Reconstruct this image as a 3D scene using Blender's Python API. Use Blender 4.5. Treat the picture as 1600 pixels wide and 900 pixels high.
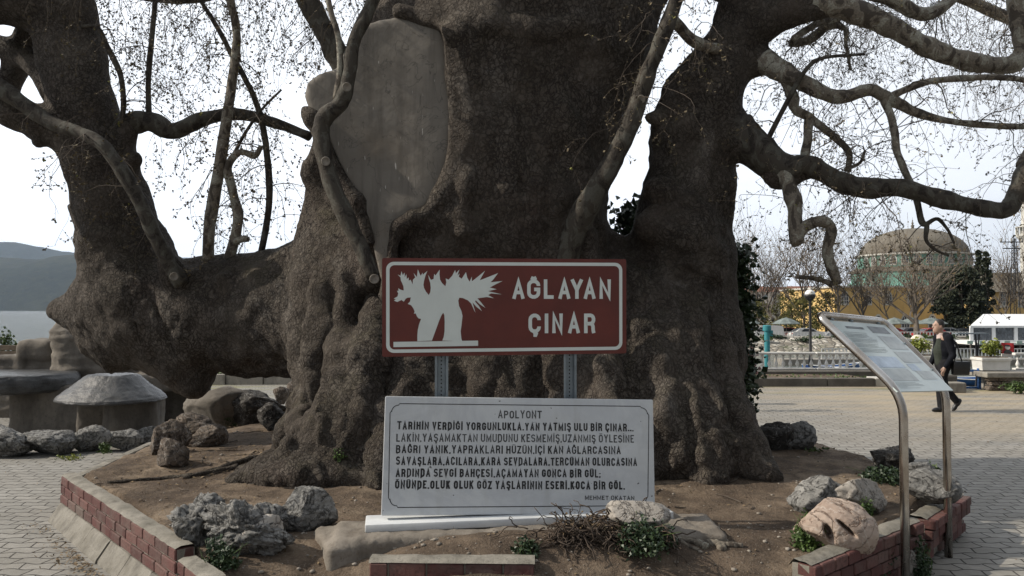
import bpy, bmesh, math, random
import numpy as np
from mathutils import Vector, Matrix
R = math.radians
for _o in list(bpy.data.objects):
    bpy.data.objects.remove(_o)
scene = bpy.context.scene
COL = scene.collection

# ------------------------------------------------------------------ camera
FPX = 1230.0                      # focal length in pixels of the 1600 px wide photograph
PITCH = math.atan(34 / FPX)
CAMZ = 1.85
cam_data = bpy.data.cameras.new("camera")
cam_data.sensor_width = 36.0
cam_data.lens = 36.0 * FPX / 1600
cam_data.clip_start = 0.05
cam_data.clip_end = 30000
cam = bpy.data.objects.new("camera", cam_data)
COL.objects.link(cam)
cam.location = (0, 0, CAMZ)
cam.rotation_euler = (R(90) + PITCH, 0, 0)
scene.camera = cam

# ------------------------------------------------------------------ world, sun, exposure
SUN = Vector((-0.79, -0.02, 0.57)).normalized()
SUN_EL = math.asin(SUN.z)
SUN_AZ = math.atan2(SUN.x, SUN.y)          # clockwise from +Y
world = bpy.data.worlds.new("World")
scene.world = world
world.use_nodes = True
wn, wl = world.node_tree.nodes, world.node_tree.links
wn.clear()
w_out = wn.new("ShaderNodeOutputWorld")
w_bg = wn.new("ShaderNodeBackground")
w_sky = wn.new("ShaderNodeTexSky")
w_sky.sky_type = 'NISHITA'
w_sky.sun_disc = False
w_sky.sun_elevation = SUN_EL
w_sky.sun_rotation = SUN_AZ
w_sky.air_density = 1.2
w_sky.dust_density = 4.0
w_sky.ozone_density = 1.0
w_bg.inputs["Strength"].default_value = 0.1
# thin bright overcast veil, clearing a little towards the right
w_tc = wn.new("ShaderNodeTexCoord")
w_map = wn.new("ShaderNodeMapping")
w_map.inputs["Scale"].default_value = (1.0, 1.0, 3.2)
w_no = wn.new("ShaderNodeTexNoise")
w_no.inputs["Scale"].default_value = 1.7
w_no.inputs["Detail"].default_value = 6
w_no.inputs["Roughness"].default_value = 0.55
w_ramp = wn.new("ShaderNodeValToRGB")
w_ramp.color_ramp.elements[0].position = 0.30
w_ramp.color_ramp.elements[0].color = (0.80, 0.80, 0.80, 1)
w_ramp.color_ramp.elements[1].position = 0.62
w_ramp.color_ramp.elements[1].color = (1.0, 1.0, 1.0, 1)
w_sep = wn.new("ShaderNodeVectorMath"); w_sep.operation = 'DOT_PRODUCT'
w_sep.inputs[1].default_value = tuple(Vector((-0.5, 0.83, 0.25)).normalized())
w_glow = wn.new("ShaderNodeMapRange")          # the veil of thin cloud glares over the lake
w_glow.inputs["From Min"].default_value = -0.9
w_glow.inputs["From Max"].default_value = 1.0
w_glow.inputs["To Min"].default_value = 2.4
w_glow.inputs["To Max"].default_value = 14.2
w_veil = wn.new("ShaderNodeVectorMath"); w_veil.operation = 'SCALE'
w_veil.inputs[0].default_value = (0.93, 0.97, 1.03)
w_mix = wn.new("ShaderNodeMix"); w_mix.data_type = 'RGBA'
wl.new(w_tc.outputs["Generated"], w_map.inputs[0])
wl.new(w_map.outputs[0], w_no.inputs["Vector"])
wl.new(w_no.outputs["Fac"], w_ramp.inputs[0])
wl.new(w_tc.outputs["Generated"], w_sep.inputs[0])
wl.new(w_sep.outputs["Value"], w_glow.inputs["Value"])
wl.new(w_glow.outputs[0], w_veil.inputs["Scale"])
wl.new(w_ramp.outputs[0], w_mix.inputs["Factor"])
wl.new(w_sky.outputs[0], w_mix.inputs["A"])
wl.new(w_veil.outputs[0], w_mix.inputs["B"])
wl.new(w_mix.outputs["Result"], w_bg.inputs["Color"])
wl.new(w_bg.outputs[0], w_out.inputs["Surface"])

sun_data = bpy.data.lights.new("sun", 'SUN')
sun_data.energy = 5.0
sun_data.angle = R(0.6)
sun_data.color = (1.0, 0.91, 0.78)
sun = bpy.data.objects.new("sun", sun_data)
COL.objects.link(sun)
sun.rotation_euler = (-SUN).to_track_quat('-Z', 'Y').to_euler()
sun.location = SUN * 60

scene.view_settings.view_transform = 'Standard'
scene.view_settings.look = 'None'
scene.view_settings.exposure = 0.0
scene.view_settings.gamma = 1.0
scene.view_settings.use_curve_mapping = False
scene.cycles.use_denoising = True
scene.cycles.max_bounces = 6
scene.cycles.volume_bounces = 0
scene.cycles.transparent_max_bounces = 8

# ------------------------------------------------------------------ pixel <-> world helpers (1600 x 900 pixels of the photograph)
FWD = Vector((0, math.cos(PITCH), math.sin(PITCH)))
UPV = Vector((0, -math.sin(PITCH), math.cos(PITCH)))
CAMP = Vector((0, 0, CAMZ))


def ray(px, py):
    return Vector((1, 0, 0)) * ((px - 800) / FPX) + UPV * ((450 - py) / FPX) + FWD


def P(px, py, d):
    return CAMP + ray(px, py) * d


def G(px, py, z=0.0):
    r = ray(px, py)
    return CAMP + r * ((z - CAMZ) / r.z)


def raypl(px, py, o, n):
    r = ray(px, py)
    return CAMP + r * ((o - CAMP).dot(n) / r.dot(n))


# ------------------------------------------------------------------ numpy noise
def _hash(ix, iy, iz, seed):
    n = (ix.astype(np.int64) * 374761393 + iy.astype(np.int64) * 668265263 + iz.astype(np.int64) * 2147483647 + seed * 1274126177) & 0xFFFFFFFF
    n = ((n ^ (n >> 13)) * 1274126177) & 0xFFFFFFFF
    n = (n ^ (n >> 16)) & 0xFFFFFF
    return n.astype(np.float64) / 0xFFFFFF


def vnoise(p, seed=0):
    p = np.asarray(p, dtype=np.float64)
    i = np.floor(p).astype(np.int64)
    f = p - i
    f = f * f * f * (f * (f * 6 - 15) + 10)
    out = 0
    for a in (0, 1):
        wx = f[..., 0] if a else 1 - f[..., 0]
        for b in (0, 1):
            wy = f[..., 1] if b else 1 - f[..., 1]
            for c in (0, 1):
                wz = f[..., 2] if c else 1 - f[..., 2]
                out = out + wx * wy * wz * _hash(i[..., 0] + a, i[..., 1] + b, i[..., 2] + c, seed)
    return out * 2 - 1


def fbm(p, octaves=4, seed=0, gain=0.5, ridged=False):
    p = np.asarray(p, dtype=np.float64)
    a, s, out, tot = 1.0, 1.0, 0, 0
    for o in range(octaves):
        n = vnoise(p * s + o * 17.3, seed + o * 31)
        if ridged:
            n = 1 - 2 * np.abs(n)
        out = out + a * n
        tot += a
        a *= gain
        s *= 2.03
    return out / tot


# ------------------------------------------------------------------ objects
def wloc(o):
    v = Vector((0, 0, 0))
    while o is not None:
        v += o.location
        o = o.parent
    return v


def T(o, label=None, cat=None, group=None, kind=None):
    if label: o['label'] = label
    if cat: o['category'] = cat
    if group: o['group'] = group
    if kind: o['kind'] = kind
    return o


def thing(name, label, cat, loc=(0, 0, 0), group=None):
    o = bpy.data.objects.new(name, None)
    COL.objects.link(o)
    o.location = loc
    o.empty_display_size = 0.2
    return T(o, label, cat, group)


def link_mesh(name, verts, faces, mats, parent=None, smooth=False, mat_idx=None):
    """verts are world coordinates; a parented mesh is stored relative to its parent"""
    me = bpy.data.meshes.new(name)
    off = wloc(parent) if parent is not None else Vector((0, 0, 0))
    if isinstance(verts, np.ndarray):
        v = verts - np.array(off)
        nf = faces.shape[0]; k = faces.shape[1]
        me.vertices.add(len(v)); me.vertices.foreach_set("co", v.astype(np.float32).ravel())
        me.loops.add(nf * k); me.loops.foreach_set("vertex_index", faces.astype(np.int32).ravel())
        me.polygons.add(nf)
        me.polygons.foreach_set("loop_start", np.arange(0, nf * k, k, dtype=np.int32))
        me.update(calc_edges=True)
        me.validate()
    else:
        me.from_pydata([tuple(Vector(q) - off) for q in verts], [], faces)
        me.update()
    if not isinstance(mats, (list, tuple)): mats = [mats]
    for m in mats: me.materials.append(m)
    if mat_idx is not None:
        me.polygons.foreach_set("material_index", np.asarray(mat_idx, dtype=np.int32))
    if smooth is True:
        me.polygons.foreach_set("use_smooth", np.ones(len(me.polygons), dtype=bool))
    elif smooth:
        me.polygons.foreach_set("use_smooth", np.ones(len(me.polygons), dtype=bool))
        me.set_sharp_from_angle(angle=R(smooth))
    o = bpy.data.objects.new(name, me)
    COL.objects.link(o)
    if parent is not None: o.parent = parent
    return o


def copy_tree(o, parent=None):
    c = o.copy()
    COL.objects.link(c)
    if parent is not None:
        c.parent = parent
        c.matrix_parent_inverse = o.matrix_parent_inverse.copy()
    for ch in list(o.children):
        copy_tree(ch, c)
    return c


class MB:
    """mesh builder"""
    def __init__(s):
        s.v, s.f, s.m = [], [], []
        s.cur = 0

    def face(s, idx):
        s.f.append(idx); s.m.append(s.cur)

    def poly(s, pts):
        b = len(s.v); s.v += [Vector(p) for p in pts]
        s.face(list(range(b, b + len(pts))))

    def box(s, c, size, rz=0.0, M=None, taper=1.0, jit=0.0, rnd=None):
        c = Vector(c); hx, hy, hz = size[0] / 2, size[1] / 2, size[2] / 2
        b = len(s.v)
        cs, sn = math.cos(rz), math.sin(rz)
        for z in (-1, 1):
            t = taper if z > 0 else 1.0
            for x, y in ((-1, -1), (1, -1), (1, 1), (-1, 1)):
                p = Vector((x * hx * t, y * hy * t, z * hz))
                if jit: p += Vector((rnd.uniform(-jit, jit), rnd.uniform(-jit, jit), rnd.uniform(-jit, jit)))
                p = M @ p if M is not None else Vector((p.x * cs - p.y * sn, p.x * sn + p.y * cs, p.z))
                s.v.append(c + p)
        for q in ((3, 2, 1, 0), (4, 5, 6, 7), (0, 1, 5, 4), (1, 2, 6, 5), (2, 3, 7, 6), (3, 0, 4, 7)):
            s.face([b + i for i in q])

    def bbox_round(s, c, size, r, rz=0.0, M=None, seg=2):
        """box with bevelled edges"""
        bm = bmesh.new()
        bmesh.ops.create_cube(bm, size=1)
        bmesh.ops.scale(bm, vec=Vector(size), verts=bm.verts)
        bmesh.ops.bevel(bm, geom=bm.edges[:], offset=r, segments=seg, profile=0.5, affect='EDGES')
        s.add_bm(bm, Matrix.Translation(Vector(c)) @ (M.to_4x4() if M is not None else Matrix.Rotation(rz, 4, 'Z')))

    def add_bm(s, bm, M=None):
        b = len(s.v)
        bm.verts.index_update()
        for v in bm.verts: s.v.append((M @ v.co) if M is not None else v.co.copy())
        for f in bm.faces: s.face([b + v.index for v in f.verts])
        bm.free()

    def tube(s, pts, rad, n=8, cap=True, closed=False):
        pts = [Vector(p) for p in pts]
        if not isinstance(rad, (list, tuple)): rad = [rad] * len(pts)
        b = len(s.v); L = len(pts)
        up = None
        for i, p in enumerate(pts):
            if closed: t = pts[(i + 1) % L] - pts[i - 1]
            else: t = pts[min(i + 1, L - 1)] - pts[max(i - 1, 0)]
            if t.length < 1e-9: t = Vector((0, 0, 1))
            t.normalize()
            if up is None:
                up = t.orthogonal().normalized()
            else:
                up = up - t * up.dot(t)
                if up.length < 1e-6: up = t.orthogonal()
                up.normalize()
            w = t.cross(up)
            for k in range(n):
                a = 2 * math.pi * k / n
                s.v.append(p + (up * math.cos(a) + w * math.sin(a)) * rad[i])
        for i in range(L if closed else L - 1):
            j = (i + 1) % L
            for k in range(n):
                k2 = (k + 1) % n
                s.face([b + i * n + k, b + i * n + k2, b + j * n + k2, b + j * n + k])
        if cap and not closed:
            s.face([b + k for k in reversed(range(n))])
            s.face([b + (L - 1) * n + k for k in range(n)])

    def lathe(s, c, prof, n=16, M=None):
        """prof: list of (radius, z)"""
        c = Vector(c); b = len(s.v)
        for r, z in prof:
            for k in range(n):
                a = 2 * math.pi * k / n
                p = Vector((r * math.cos(a), r * math.sin(a), z))
                s.v.append(c + (M @ p if M is not None else p))
        for i in range(len(prof) - 1):
            for k in range(n):
                k2 = (k + 1) % n
                s.face([b + i * n + k, b + i * n + k2, b + (i + 1) * n + k2, b + (i + 1) * n + k])
        if prof[0][0] > 1e-4: s.face([b + k for k in reversed(range(n))])
        if prof[-1][0] > 1e-4: s.face([b + (len(prof) - 1) * n + k for k in range(n)])

    def prism(s, pts2, frame, depth):
        """closed 2D outline extruded; frame(u, v, w) -> world; w from 0 to depth (front at 0)"""
        b = len(s.v); n = len(pts2)
        for w in (0, depth):
            for (u, v) in pts2: s.v.append(frame(u, v, w))
        s.face([b + i for i in range(n)])
        s.face([b + n + i for i in reversed(range(n))])
        for i in range(n):
            j = (i + 1) % n
            s.face([b + j, b + i, b + n + i, b + n + j])

    def build(s, name, mats, parent=None, smooth=False, fix=False):
        o = link_mesh(name, s.v, s.f, mats, parent, smooth, s.m)
        if fix:
            bm = bmesh.new(); bm.from_mesh(o.data)
            bmesh.ops.recalc_face_normals(bm, faces=bm.faces[:])
            bm.to_mesh(o.data); bm.free()
        return o


# ------------------------------------------------------------------ signed distance volumes -> meshes
class Vol:
    def __init__(s, lo, hi, h):
        s.lo = np.array(lo, dtype=np.float64); s.h = h
        s.n = np.ceil((np.array(hi) - s.lo) / h).astype(int) + 1
        s.a = np.full(tuple(s.n), 1.0, dtype=np.float32)

    def region(s, lo, hi):
        i0 = np.clip(np.floor((np.array(lo) - s.lo) / s.h).astype(int), 0, s.n)
        i1 = np.clip(np.ceil((np.array(hi) - s.lo) / s.h).astype(int) + 1, 0, s.n)
        if np.any(i1 <= i0): return None
        sl = tuple(slice(a, b) for a, b in zip(i0, i1))
        ax = [(s.lo[d] + s.h * np.arange(i0[d], i1[d])).astype(np.float32) for d in range(3)]
        return sl, ax[0][:, None, None], ax[1][None, :, None], ax[2][None, None, :]

    def smin(s, sl, d, k):
        a = s.a[sl]
        if k <= 0:
            s.a[sl] = np.minimum(a, d)
        else:
            hh = np.maximum(k - np.abs(a - d), 0) / k
            s.a[sl] = np.minimum(a, d) - hh * hh * (k * 0.25)

    def cone(s, p0, r0, p1, r1, k=0.1):
        p0 = np.array(p0, dtype=np.float64); p1 = np.array(p1, dtype=np.float64)
        m = max(r0, r1) + k * 1.3 + 2 * s.h
        reg = s.region(np.minimum(p0, p1) - m, np.maximum(p0, p1) + m)
        if reg is None: return
        sl, X, Y, Z = reg
        e = p1 - p0; L2 = float(e @ e) + 1e-12
        t = np.clip(((X - p0[0]) * e[0] + (Y - p0[1]) * e[1] + (Z - p0[2]) * e[2]) / L2, 0, 1)
        d = np.sqrt((X - p0[0] - t * e[0]) ** 2 + (Y - p0[1] - t * e[1]) ** 2 + (Z - p0[2] - t * e[2]) ** 2) - (r0 + (r1 - r0) * t)
        s.smin(sl, d.astype(np.float32), k)

    def chain(s, pts, k=0.1):
        """pts: (Vector, radius)"""
        for (a, ra), (b, rb) in zip(pts[:-1], pts[1:]):
            s.cone(a, ra, b, rb, k)

    def ell(s, c, rad, k=0.1, M=None):
        c = np.array(c, dtype=np.float64); rad = np.array(rad, dtype=np.float64)
        m = rad.max() + k * 1.3 + 2 * s.h
        reg = s.region(c - m, c + m)
        if reg is None: return
        sl, X, Y, Z = reg
        x, y, z = X - c[0], Y - c[1], Z - c[2]
        if M is not None:
            Mi = np.array(M.transposed())
            x, y, z = (Mi[0, 0] * x + Mi[0, 1] * y + Mi[0, 2] * z, Mi[1, 0] * x + Mi[1, 1] * y + Mi[1, 2] * z, Mi[2, 0] * x + Mi[2, 1] * y + Mi[2, 2] * z)
        k0 = np.sqrt((x / rad[0]) ** 2 + (y / rad[1]) ** 2 + (z / rad[2]) ** 2)
        k1 = np.sqrt((x / rad[0] ** 2) ** 2 + (y / rad[1] ** 2) ** 2 + (z / rad[2] ** 2) ** 2) + 1e-9
        d = np.where(k0 < 1e-3, -rad.min(), k0 * (k0 - 1) / k1)
        s.smin(sl, d.astype(np.float32), k)

    def rbox(s, c, half, r=0.03, k=0.05, rz=0.0):
        c = np.array(c, dtype=np.float64); half = np.array(half, dtype=np.float64)
        m = np.linalg.norm(half[:2]) + k * 1.3 + 2 * s.h
        mz = half[2] + k * 1.3 + 2 * s.h
        reg = s.region(c - [m, m, mz], c + [m, m, mz])
        if reg is None: return
        sl, X, Y, Z = reg
        x, y, z = X - c[0], Y - c[1], Z - c[2]
        cs, sn = math.cos(rz), math.sin(rz)
        x, y = x * cs + y * sn, -x * sn + y * cs
        qx, qy, qz = np.abs(x) - half[0] + r, np.abs(y) - half[1] + r, np.abs(z) - half[2] + r
        qx, qy, qz = np.broadcast_arrays(qx, qy, qz)
        d = np.sqrt(np.maximum(qx, 0) ** 2 + np.maximum(qy, 0) ** 2 + np.maximum(qz, 0) ** 2) + np.minimum(np.maximum(qx, np.maximum(qy, qz)), 0) - r
        s.smin(sl, d.astype(np.float32), k)

    def surf(s, px, py, d0=6.3, d1=9.6):
        """where the view ray of a photograph pixel first meets the volume"""
        n = int((d1 - d0) / (s.h * .5)); r = ray(px, py)
        for k in range(n):
            d = d0 + (d1 - d0) * k / n
            q = CAMP + r * d
            i = np.round((np.array(q) - s.lo) / s.h).astype(int)
            if np.any(i < 0) or np.any(i >= s.n): continue
            if s.a[tuple(i)] < 0: return q, d
        return CAMP + r * (d0 + d1) / 2, (d0 + d1) / 2

    def groove(s, p0, r0, p1, r1, k=0.05):
        p0 = np.array(p0, dtype=np.float64); p1 = np.array(p1, dtype=np.float64)
        m = max(r0, r1) + k + 2 * s.h
        reg = s.region(np.minimum(p0, p1) - m, np.maximum(p0, p1) + m)
        if reg is None: return
        sl, X, Y, Z = reg
        e = p1 - p0; L2 = float(e @ e) + 1e-12
        t = np.clip(((X - p0[0]) * e[0] + (Y - p0[1]) * e[1] + (Z - p0[2]) * e[2]) / L2, 0, 1)
        d = -(np.sqrt((X - p0[0] - t * e[0]) ** 2 + (Y - p0[1] - t * e[1]) ** 2 + (Z - p0[2] - t * e[2]) ** 2) - (r0 + (r1 - r0) * t))
        a = s.a[sl]; hh = np.maximum(k - np.abs(a - d), 0) / k
        s.a[sl] = (np.maximum(a, d) + hh * hh * (k * 0.25)).astype(np.float32)

    def net(s):
        """surface nets"""
        S = s.a; nx, ny, nz = S.shape
        neg = S < 0
        c = np.zeros((nx - 1, ny - 1, nz - 1), dtype=np.uint8)
        for i in (0, 1):
            for j in (0, 1):
                for k in (0, 1):
                    c += neg[i:nx - 1 + i, j:ny - 1 + j, k:nz - 1 + k]
        act = (c > 0) & (c < 8)
        I, J, K = np.nonzero(act)
        vid = np.full(act.shape, -1, dtype=np.int32)
        vid[I, J, K] = np.arange(len(I))
        acc = np.zeros((len(I), 3)); cnt = np.zeros(len(I))
        corners = [(0, 0, 0), (1, 0, 0), (0, 1, 0), (1, 1, 0), (0, 0, 1), (1, 0, 1), (0, 1, 1), (1, 1, 1)]
        val = {q: S[I + q[0], J + q[1], K + q[2]].astype(np.float64) for q in corners}
        for a in corners:
            for d in range(3):
                if a[d] == 0:
                    b = list(a); b[d] = 1; b = tuple(b)
                    va, vb = val[a], val[b]
                    m = (va < 0) != (vb < 0)
                    t = np.where(m, va / np.where(m, va - vb, 1), 0)
                    for e in range(3):
                        acc[:, e] += np.where(m, a[e] + (t if e == d else 0), 0)
                    cnt += m
        V = s.lo + s.h * (np.stack([I, J, K], 1) + acc / cnt[:, None])
        F = []
        for d in range(3):
            s0 = [slice(1, -1)] * 3; s1 = [slice(1, -1)] * 3
            s0[d] = slice(0, -1); s1[d] = slice(1, None)
            A, B = neg[tuple(s0)], neg[tuple(s1)]
            for flip, msk in ((False, A & ~B), (True, ~A & B)):
                q = np.nonzero(msk)
                q = [q[e] + (0 if e == d else 1) for e in range(3)]
                e1, e2 = (d + 1) % 3, (d + 2) % 3
                def cell(o1, o2):
                    w = list(q); w[e1] = q[e1] - o1; w[e2] = q[e2] - o2
                    return vid[w[0], w[1], w[2]]
                quad = np.stack([cell(1, 1), cell(0, 1), cell(0, 0), cell(1, 0)], 1)
                if flip: quad = quad[:, ::-1]
                F.append(quad)
        F = np.concatenate(F)
        F = F[(F >= 0).all(1)]
        return V, F


def net_normals(V, F):
    e = np.cross(V[F[:, 2]] - V[F[:, 0]], V[F[:, 3]] - V[F[:, 1]])
    N = np.zeros_like(V)
    for k in range(4): np.add.at(N, F[:, k], e)
    return N / (np.linalg.norm(N, axis=1, keepdims=True) + 1e-12)


def relax(V, F, it=1, w=0.5):
    for _ in range(it):
        acc = np.zeros_like(V); cnt = np.zeros(len(V))
        for k in range(4):
            a, b = F[:, k], F[:, (k + 1) % 4]
            np.add.at(acc, a, V[b]); np.add.at(cnt, a, 1)
        V = V * (1 - w) + w * acc / np.maximum(cnt, 1)[:, None]
    return V


# ------------------------------------------------------------------ materials
class NT:
    def __init__(s, name):
        s.mat = bpy.data.materials.new(name); s.mat.use_nodes = True
        s.n, s.l = s.mat.node_tree.nodes, s.mat.node_tree.links
        s.b = s.n["Principled BSDF"]
        s.tc = s.n.new("ShaderNodeTexCoord")
        s.co = s.tc.outputs["Object"]

    def mapping(s, scale=(1, 1, 1), rot=(0, 0, 0), src=None):
        m = s.n.new("ShaderNodeMapping")
        m.inputs["Scale"].default_value = scale; m.inputs["Rotation"].default_value = rot
        s.l.new(src or s.co, m.inputs[0]); return m.outputs[0]

    def noise(s, scale, detail=4, rough=0.55, vec=None, dist=0.0):
        t = s.n.new("ShaderNodeTexNoise")
        t.inputs["Scale"].default_value = scale; t.inputs["Detail"].default_value = detail
        t.inputs["Roughness"].default_value = rough; t.inputs["Distortion"].default_value = dist
        s.l.new(vec or s.co, t.inputs["Vector"]); return t.outputs["Fac"]

    def voro(s, scale, vec=None, feature='DISTANCE_TO_EDGE', out="Distance", rnd=1.0):
        t = s.n.new("ShaderNodeTexVoronoi"); t.feature = feature
        t.inputs["Scale"].default_value = scale; t.inputs["Randomness"].default_value = rnd
        s.l.new(vec or s.co, t.inputs["Vector"]); return t.outputs[out]

    def ramp(s, fac, stops, interp='LINEAR'):
        r = s.n.new("ShaderNodeValToRGB"); r.color_ramp.interpolation = interp
        e = r.color_ramp.elements
        while len(e) < len(stops): e.new(0.5)
        for i, (p, c) in enumerate(stops):
            e[i].position = p
            e[i].color = (c, c, c, 1) if isinstance(c, (int, float)) else (*c, 1)
        s.l.new(fac, r.inputs[0]); return r.outputs[0]

    def mix(s, fac, a, b, mode='MIX'):
        m = s.n.new("ShaderNodeMix"); m.data_type = 'RGBA'; m.blend_type = mode
        for key, x in (("Factor", fac), ("A", a), ("B", b)):
            if isinstance(x, bpy.types.NodeSocket): s.l.new(x, m.inputs[key])
            elif key == "Factor": m.inputs[key].default_value = x
            else: m.inputs[key].default_value = (*x, 1) if len(x) == 3 else x
        return m.outputs["Result"]

    def math(s, op, a, b=0.0, clamp=False):
        m = s.n.new("ShaderNodeMath"); m.operation = op; m.use_clamp = clamp
        for i, x in enumerate((a, b)):
            if isinstance(x, bpy.types.NodeSocket): s.l.new(x, m.inputs[i])
            else: m.inputs[i].default_value = x
        return m.outputs[0]

    def sep(s, vec=None):
        m = s.n.new("ShaderNodeSeparateXYZ"); s.l.new(vec or s.co, m.inputs[0]); return m.outputs

    def geo(s, out):
        g = s.n.new("ShaderNodeNewGeometry"); return g.outputs[out]

    def comb(s, x, y, z):
        m = s.n.new("ShaderNodeCombineXYZ")
        for i, q in enumerate((x, y, z)):
            if isinstance(q, bpy.types.NodeSocket): s.l.new(q, m.inputs[i])
            else: m.inputs[i].default_value = q
        return m.outputs[0]

    def bump(s, h, dist=0.01, strength=1.0, prev=None):
        b = s.n.new("ShaderNodeBump")
        b.inputs["Distance"].default_value = dist; b.inputs["Strength"].default_value = strength
        s.l.new(h, b.inputs["Height"])
        if prev is not None: s.l.new(prev, b.inputs["Normal"])
        return b.outputs[0]

    def done(s, color=None, rough=0.8, normal=None, metal=0.0, spec=None):
        if color is not None:
            if isinstance(color, bpy.types.NodeSocket): s.l.new(color, s.b.inputs["Base Color"])
            else: s.b.inputs["Base Color"].default_value = (*color, 1)
        if isinstance(rough, bpy.types.NodeSocket): s.l.new(rough, s.b.inputs["Roughness"])
        else: s.b.inputs["Roughness"].default_value = rough
        s.b.inputs["Metallic"].default_value = metal
        if spec is not None: s.b.inputs["Specular IOR Level"].default_value = spec
        if normal is not None: s.l.new(normal, s.b.inputs["Normal"])
        return s.mat


def speckled(name, c0, c1, scale=8.0, rough=0.8, bump=0.004, bscale=None, metal=0.0, detail=6, spec=None):
    """two-tone uneven surface with a light relief"""
    t = NT(name)
    n = t.noise(scale, detail, 0.6)
    c = t.ramp(n, [(0.32, c0), (0.68, c1)])
    nb = t.noise(bscale or scale * 4, 5, 0.6)
    return t.done(c, rough, t.bump(nb, bump, 0.8) if bump else None, metal, spec)
# ================================================================== materials of the setting
def mat_bark():
    t = NT("plane_bark")
    st = t.mapping((1, 1, 0.7))
    def warp(src, sc, amt):
        nz = t.n.new("ShaderNodeTexNoise"); nz.inputs["Scale"].default_value = sc; nz.inputs["Detail"].default_value = 4
        t.l.new(t.co, nz.inputs["Vector"])
        k = t.n.new("ShaderNodeVectorMath"); k.operation = 'SCALE'; k.inputs["Scale"].default_value = amt
        t.l.new(nz.outputs["Color"], k.inputs[0])
        vm = t.n.new("ShaderNodeVectorMath"); vm.operation = 'ADD'
        t.l.new(src, vm.inputs[0]); t.l.new(k.outputs[0], vm.inputs[1])
        return vm.outputs[0]
    w1 = warp(st, 6, 0.16); w2 = warp(w1, 24, 0.05)
    v1 = t.voro(23, w2); v2 = t.voro(62, w2)
    strength = t.ramp(t.noise(1.6, 4, 0.65), [(0.34, 0.35), (0.58, 1.0)])          # cracked in places, smoother in others
    cr1 = t.ramp(v1, [(0.0, 0.0), (0.19, 1.0)]); cr2 = t.ramp(v2, [(0.0, 0.0), (0.25, 1.0)])
    big = t.noise(0.75, 5, 0.6); mid = t.noise(4.5, 6, 0.7); fine = t.noise(48, 5, 0.7); grain = t.noise(130, 3, 0.6)
    base = t.ramp(big, [(0.26, (0.045, 0.036, 0.028)), (0.45, (0.085, 0.070, 0.056)), (0.60, (0.135, 0.115, 0.096)), (0.76, (0.200, 0.178, 0.154))])
    base = t.mix(t.ramp(mid, [(0.36, 0.5), (0.52, 0.0)]), base, (0.045, 0.037, 0.030))
    red = t.noise(1.4, 5, 0.65, t.mapping((1, 1, 0.5)))
    base = t.mix(t.ramp(red, [(0.52, 0.0), (0.74, 0.5)]), base, (0.085, 0.054, 0.044))
    pale = t.noise(3.4, 5, 0.65, w1); pale2 = t.noise(1.0, 3, 0.5, t.mapping((1, 1, 0.6)))
    pm = t.math('MULTIPLY', t.ramp(pale, [(0.52, 0.0), (0.68, 1.0)]), t.ramp(pale2, [(0.44, 0.0), (0.64, 0.85)]))
    base = t.mix(pm, base, (0.235, 0.212, 0.188))
    base = t.mix(t.ramp(fine, [(0.56, 0.0), (0.70, 0.2)]), base, (0.20, 0.182, 0.164))
    nrm = t.sep(t.geo("Normal"))
    mm = t.math('MULTIPLY', t.ramp(nrm[2], [(0.05, 0.0), (0.55, 1.0)]), t.ramp(t.noise(3.0, 5, 0.65), [(0.45, 0.0), (0.65, 0.7)]))
    base = t.mix(mm, base, (0.066, 0.058, 0.032))
    cell = t.voro(23, w2, 'F1', 'Color'); cs_ = t.n.new('ShaderNodeSeparateColor'); t.l.new(cell, cs_.inputs[0])
    base = t.mix(t.math('MULTIPLY', t.math('MULTIPLY', cs_.outputs[0], strength), 0.45), base, (0.185, 0.163, 0.140))
    c1 = t.math('MULTIPLY', t.math('SUBTRACT', 1.0, cr1), t.math('MULTIPLY', strength, 0.8))
    c2 = t.math('MULTIPLY', t.math('SUBTRACT', 1.0, cr2), t.math('MULTIPLY', strength, 0.45))
    base = t.mix(c2, base, (0.024, 0.019, 0.016)); base = t.mix(c1, base, (0.018, 0.014, 0.012))
    base = t.mix(t.ramp(fine, [(0.34, 0.25), (0.46, 0.0)]), base, (0.022, 0.018, 0.015))
    h = t.math('ADD', t.math('MULTIPLY', cr1, strength), t.math('MULTIPLY', t.math('MULTIPLY', cr2, strength), 0.5))
    h = t.math('ADD', h, t.math('MULTIPLY', fine, 0.35)); h = t.math('ADD', h, t.math('MULTIPLY', grain, 0.15))
    b = t.bump(h, 0.018, 0.9, t.bump(mid, 0.06, 0.7))
    return t.done(base, 0.88, b, spec=0.2)


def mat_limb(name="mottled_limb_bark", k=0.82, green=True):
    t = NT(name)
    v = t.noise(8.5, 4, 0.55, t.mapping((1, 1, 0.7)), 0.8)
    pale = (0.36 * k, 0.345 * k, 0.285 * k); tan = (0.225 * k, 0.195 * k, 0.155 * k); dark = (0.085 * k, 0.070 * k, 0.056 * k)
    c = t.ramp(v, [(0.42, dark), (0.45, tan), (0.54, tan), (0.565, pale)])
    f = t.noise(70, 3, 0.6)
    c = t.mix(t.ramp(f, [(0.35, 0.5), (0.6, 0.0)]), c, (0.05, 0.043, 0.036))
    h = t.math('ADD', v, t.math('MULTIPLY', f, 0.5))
    return t.done(c, 0.8, t.bump(h, 0.012, 0.8), spec=0.25)


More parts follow.
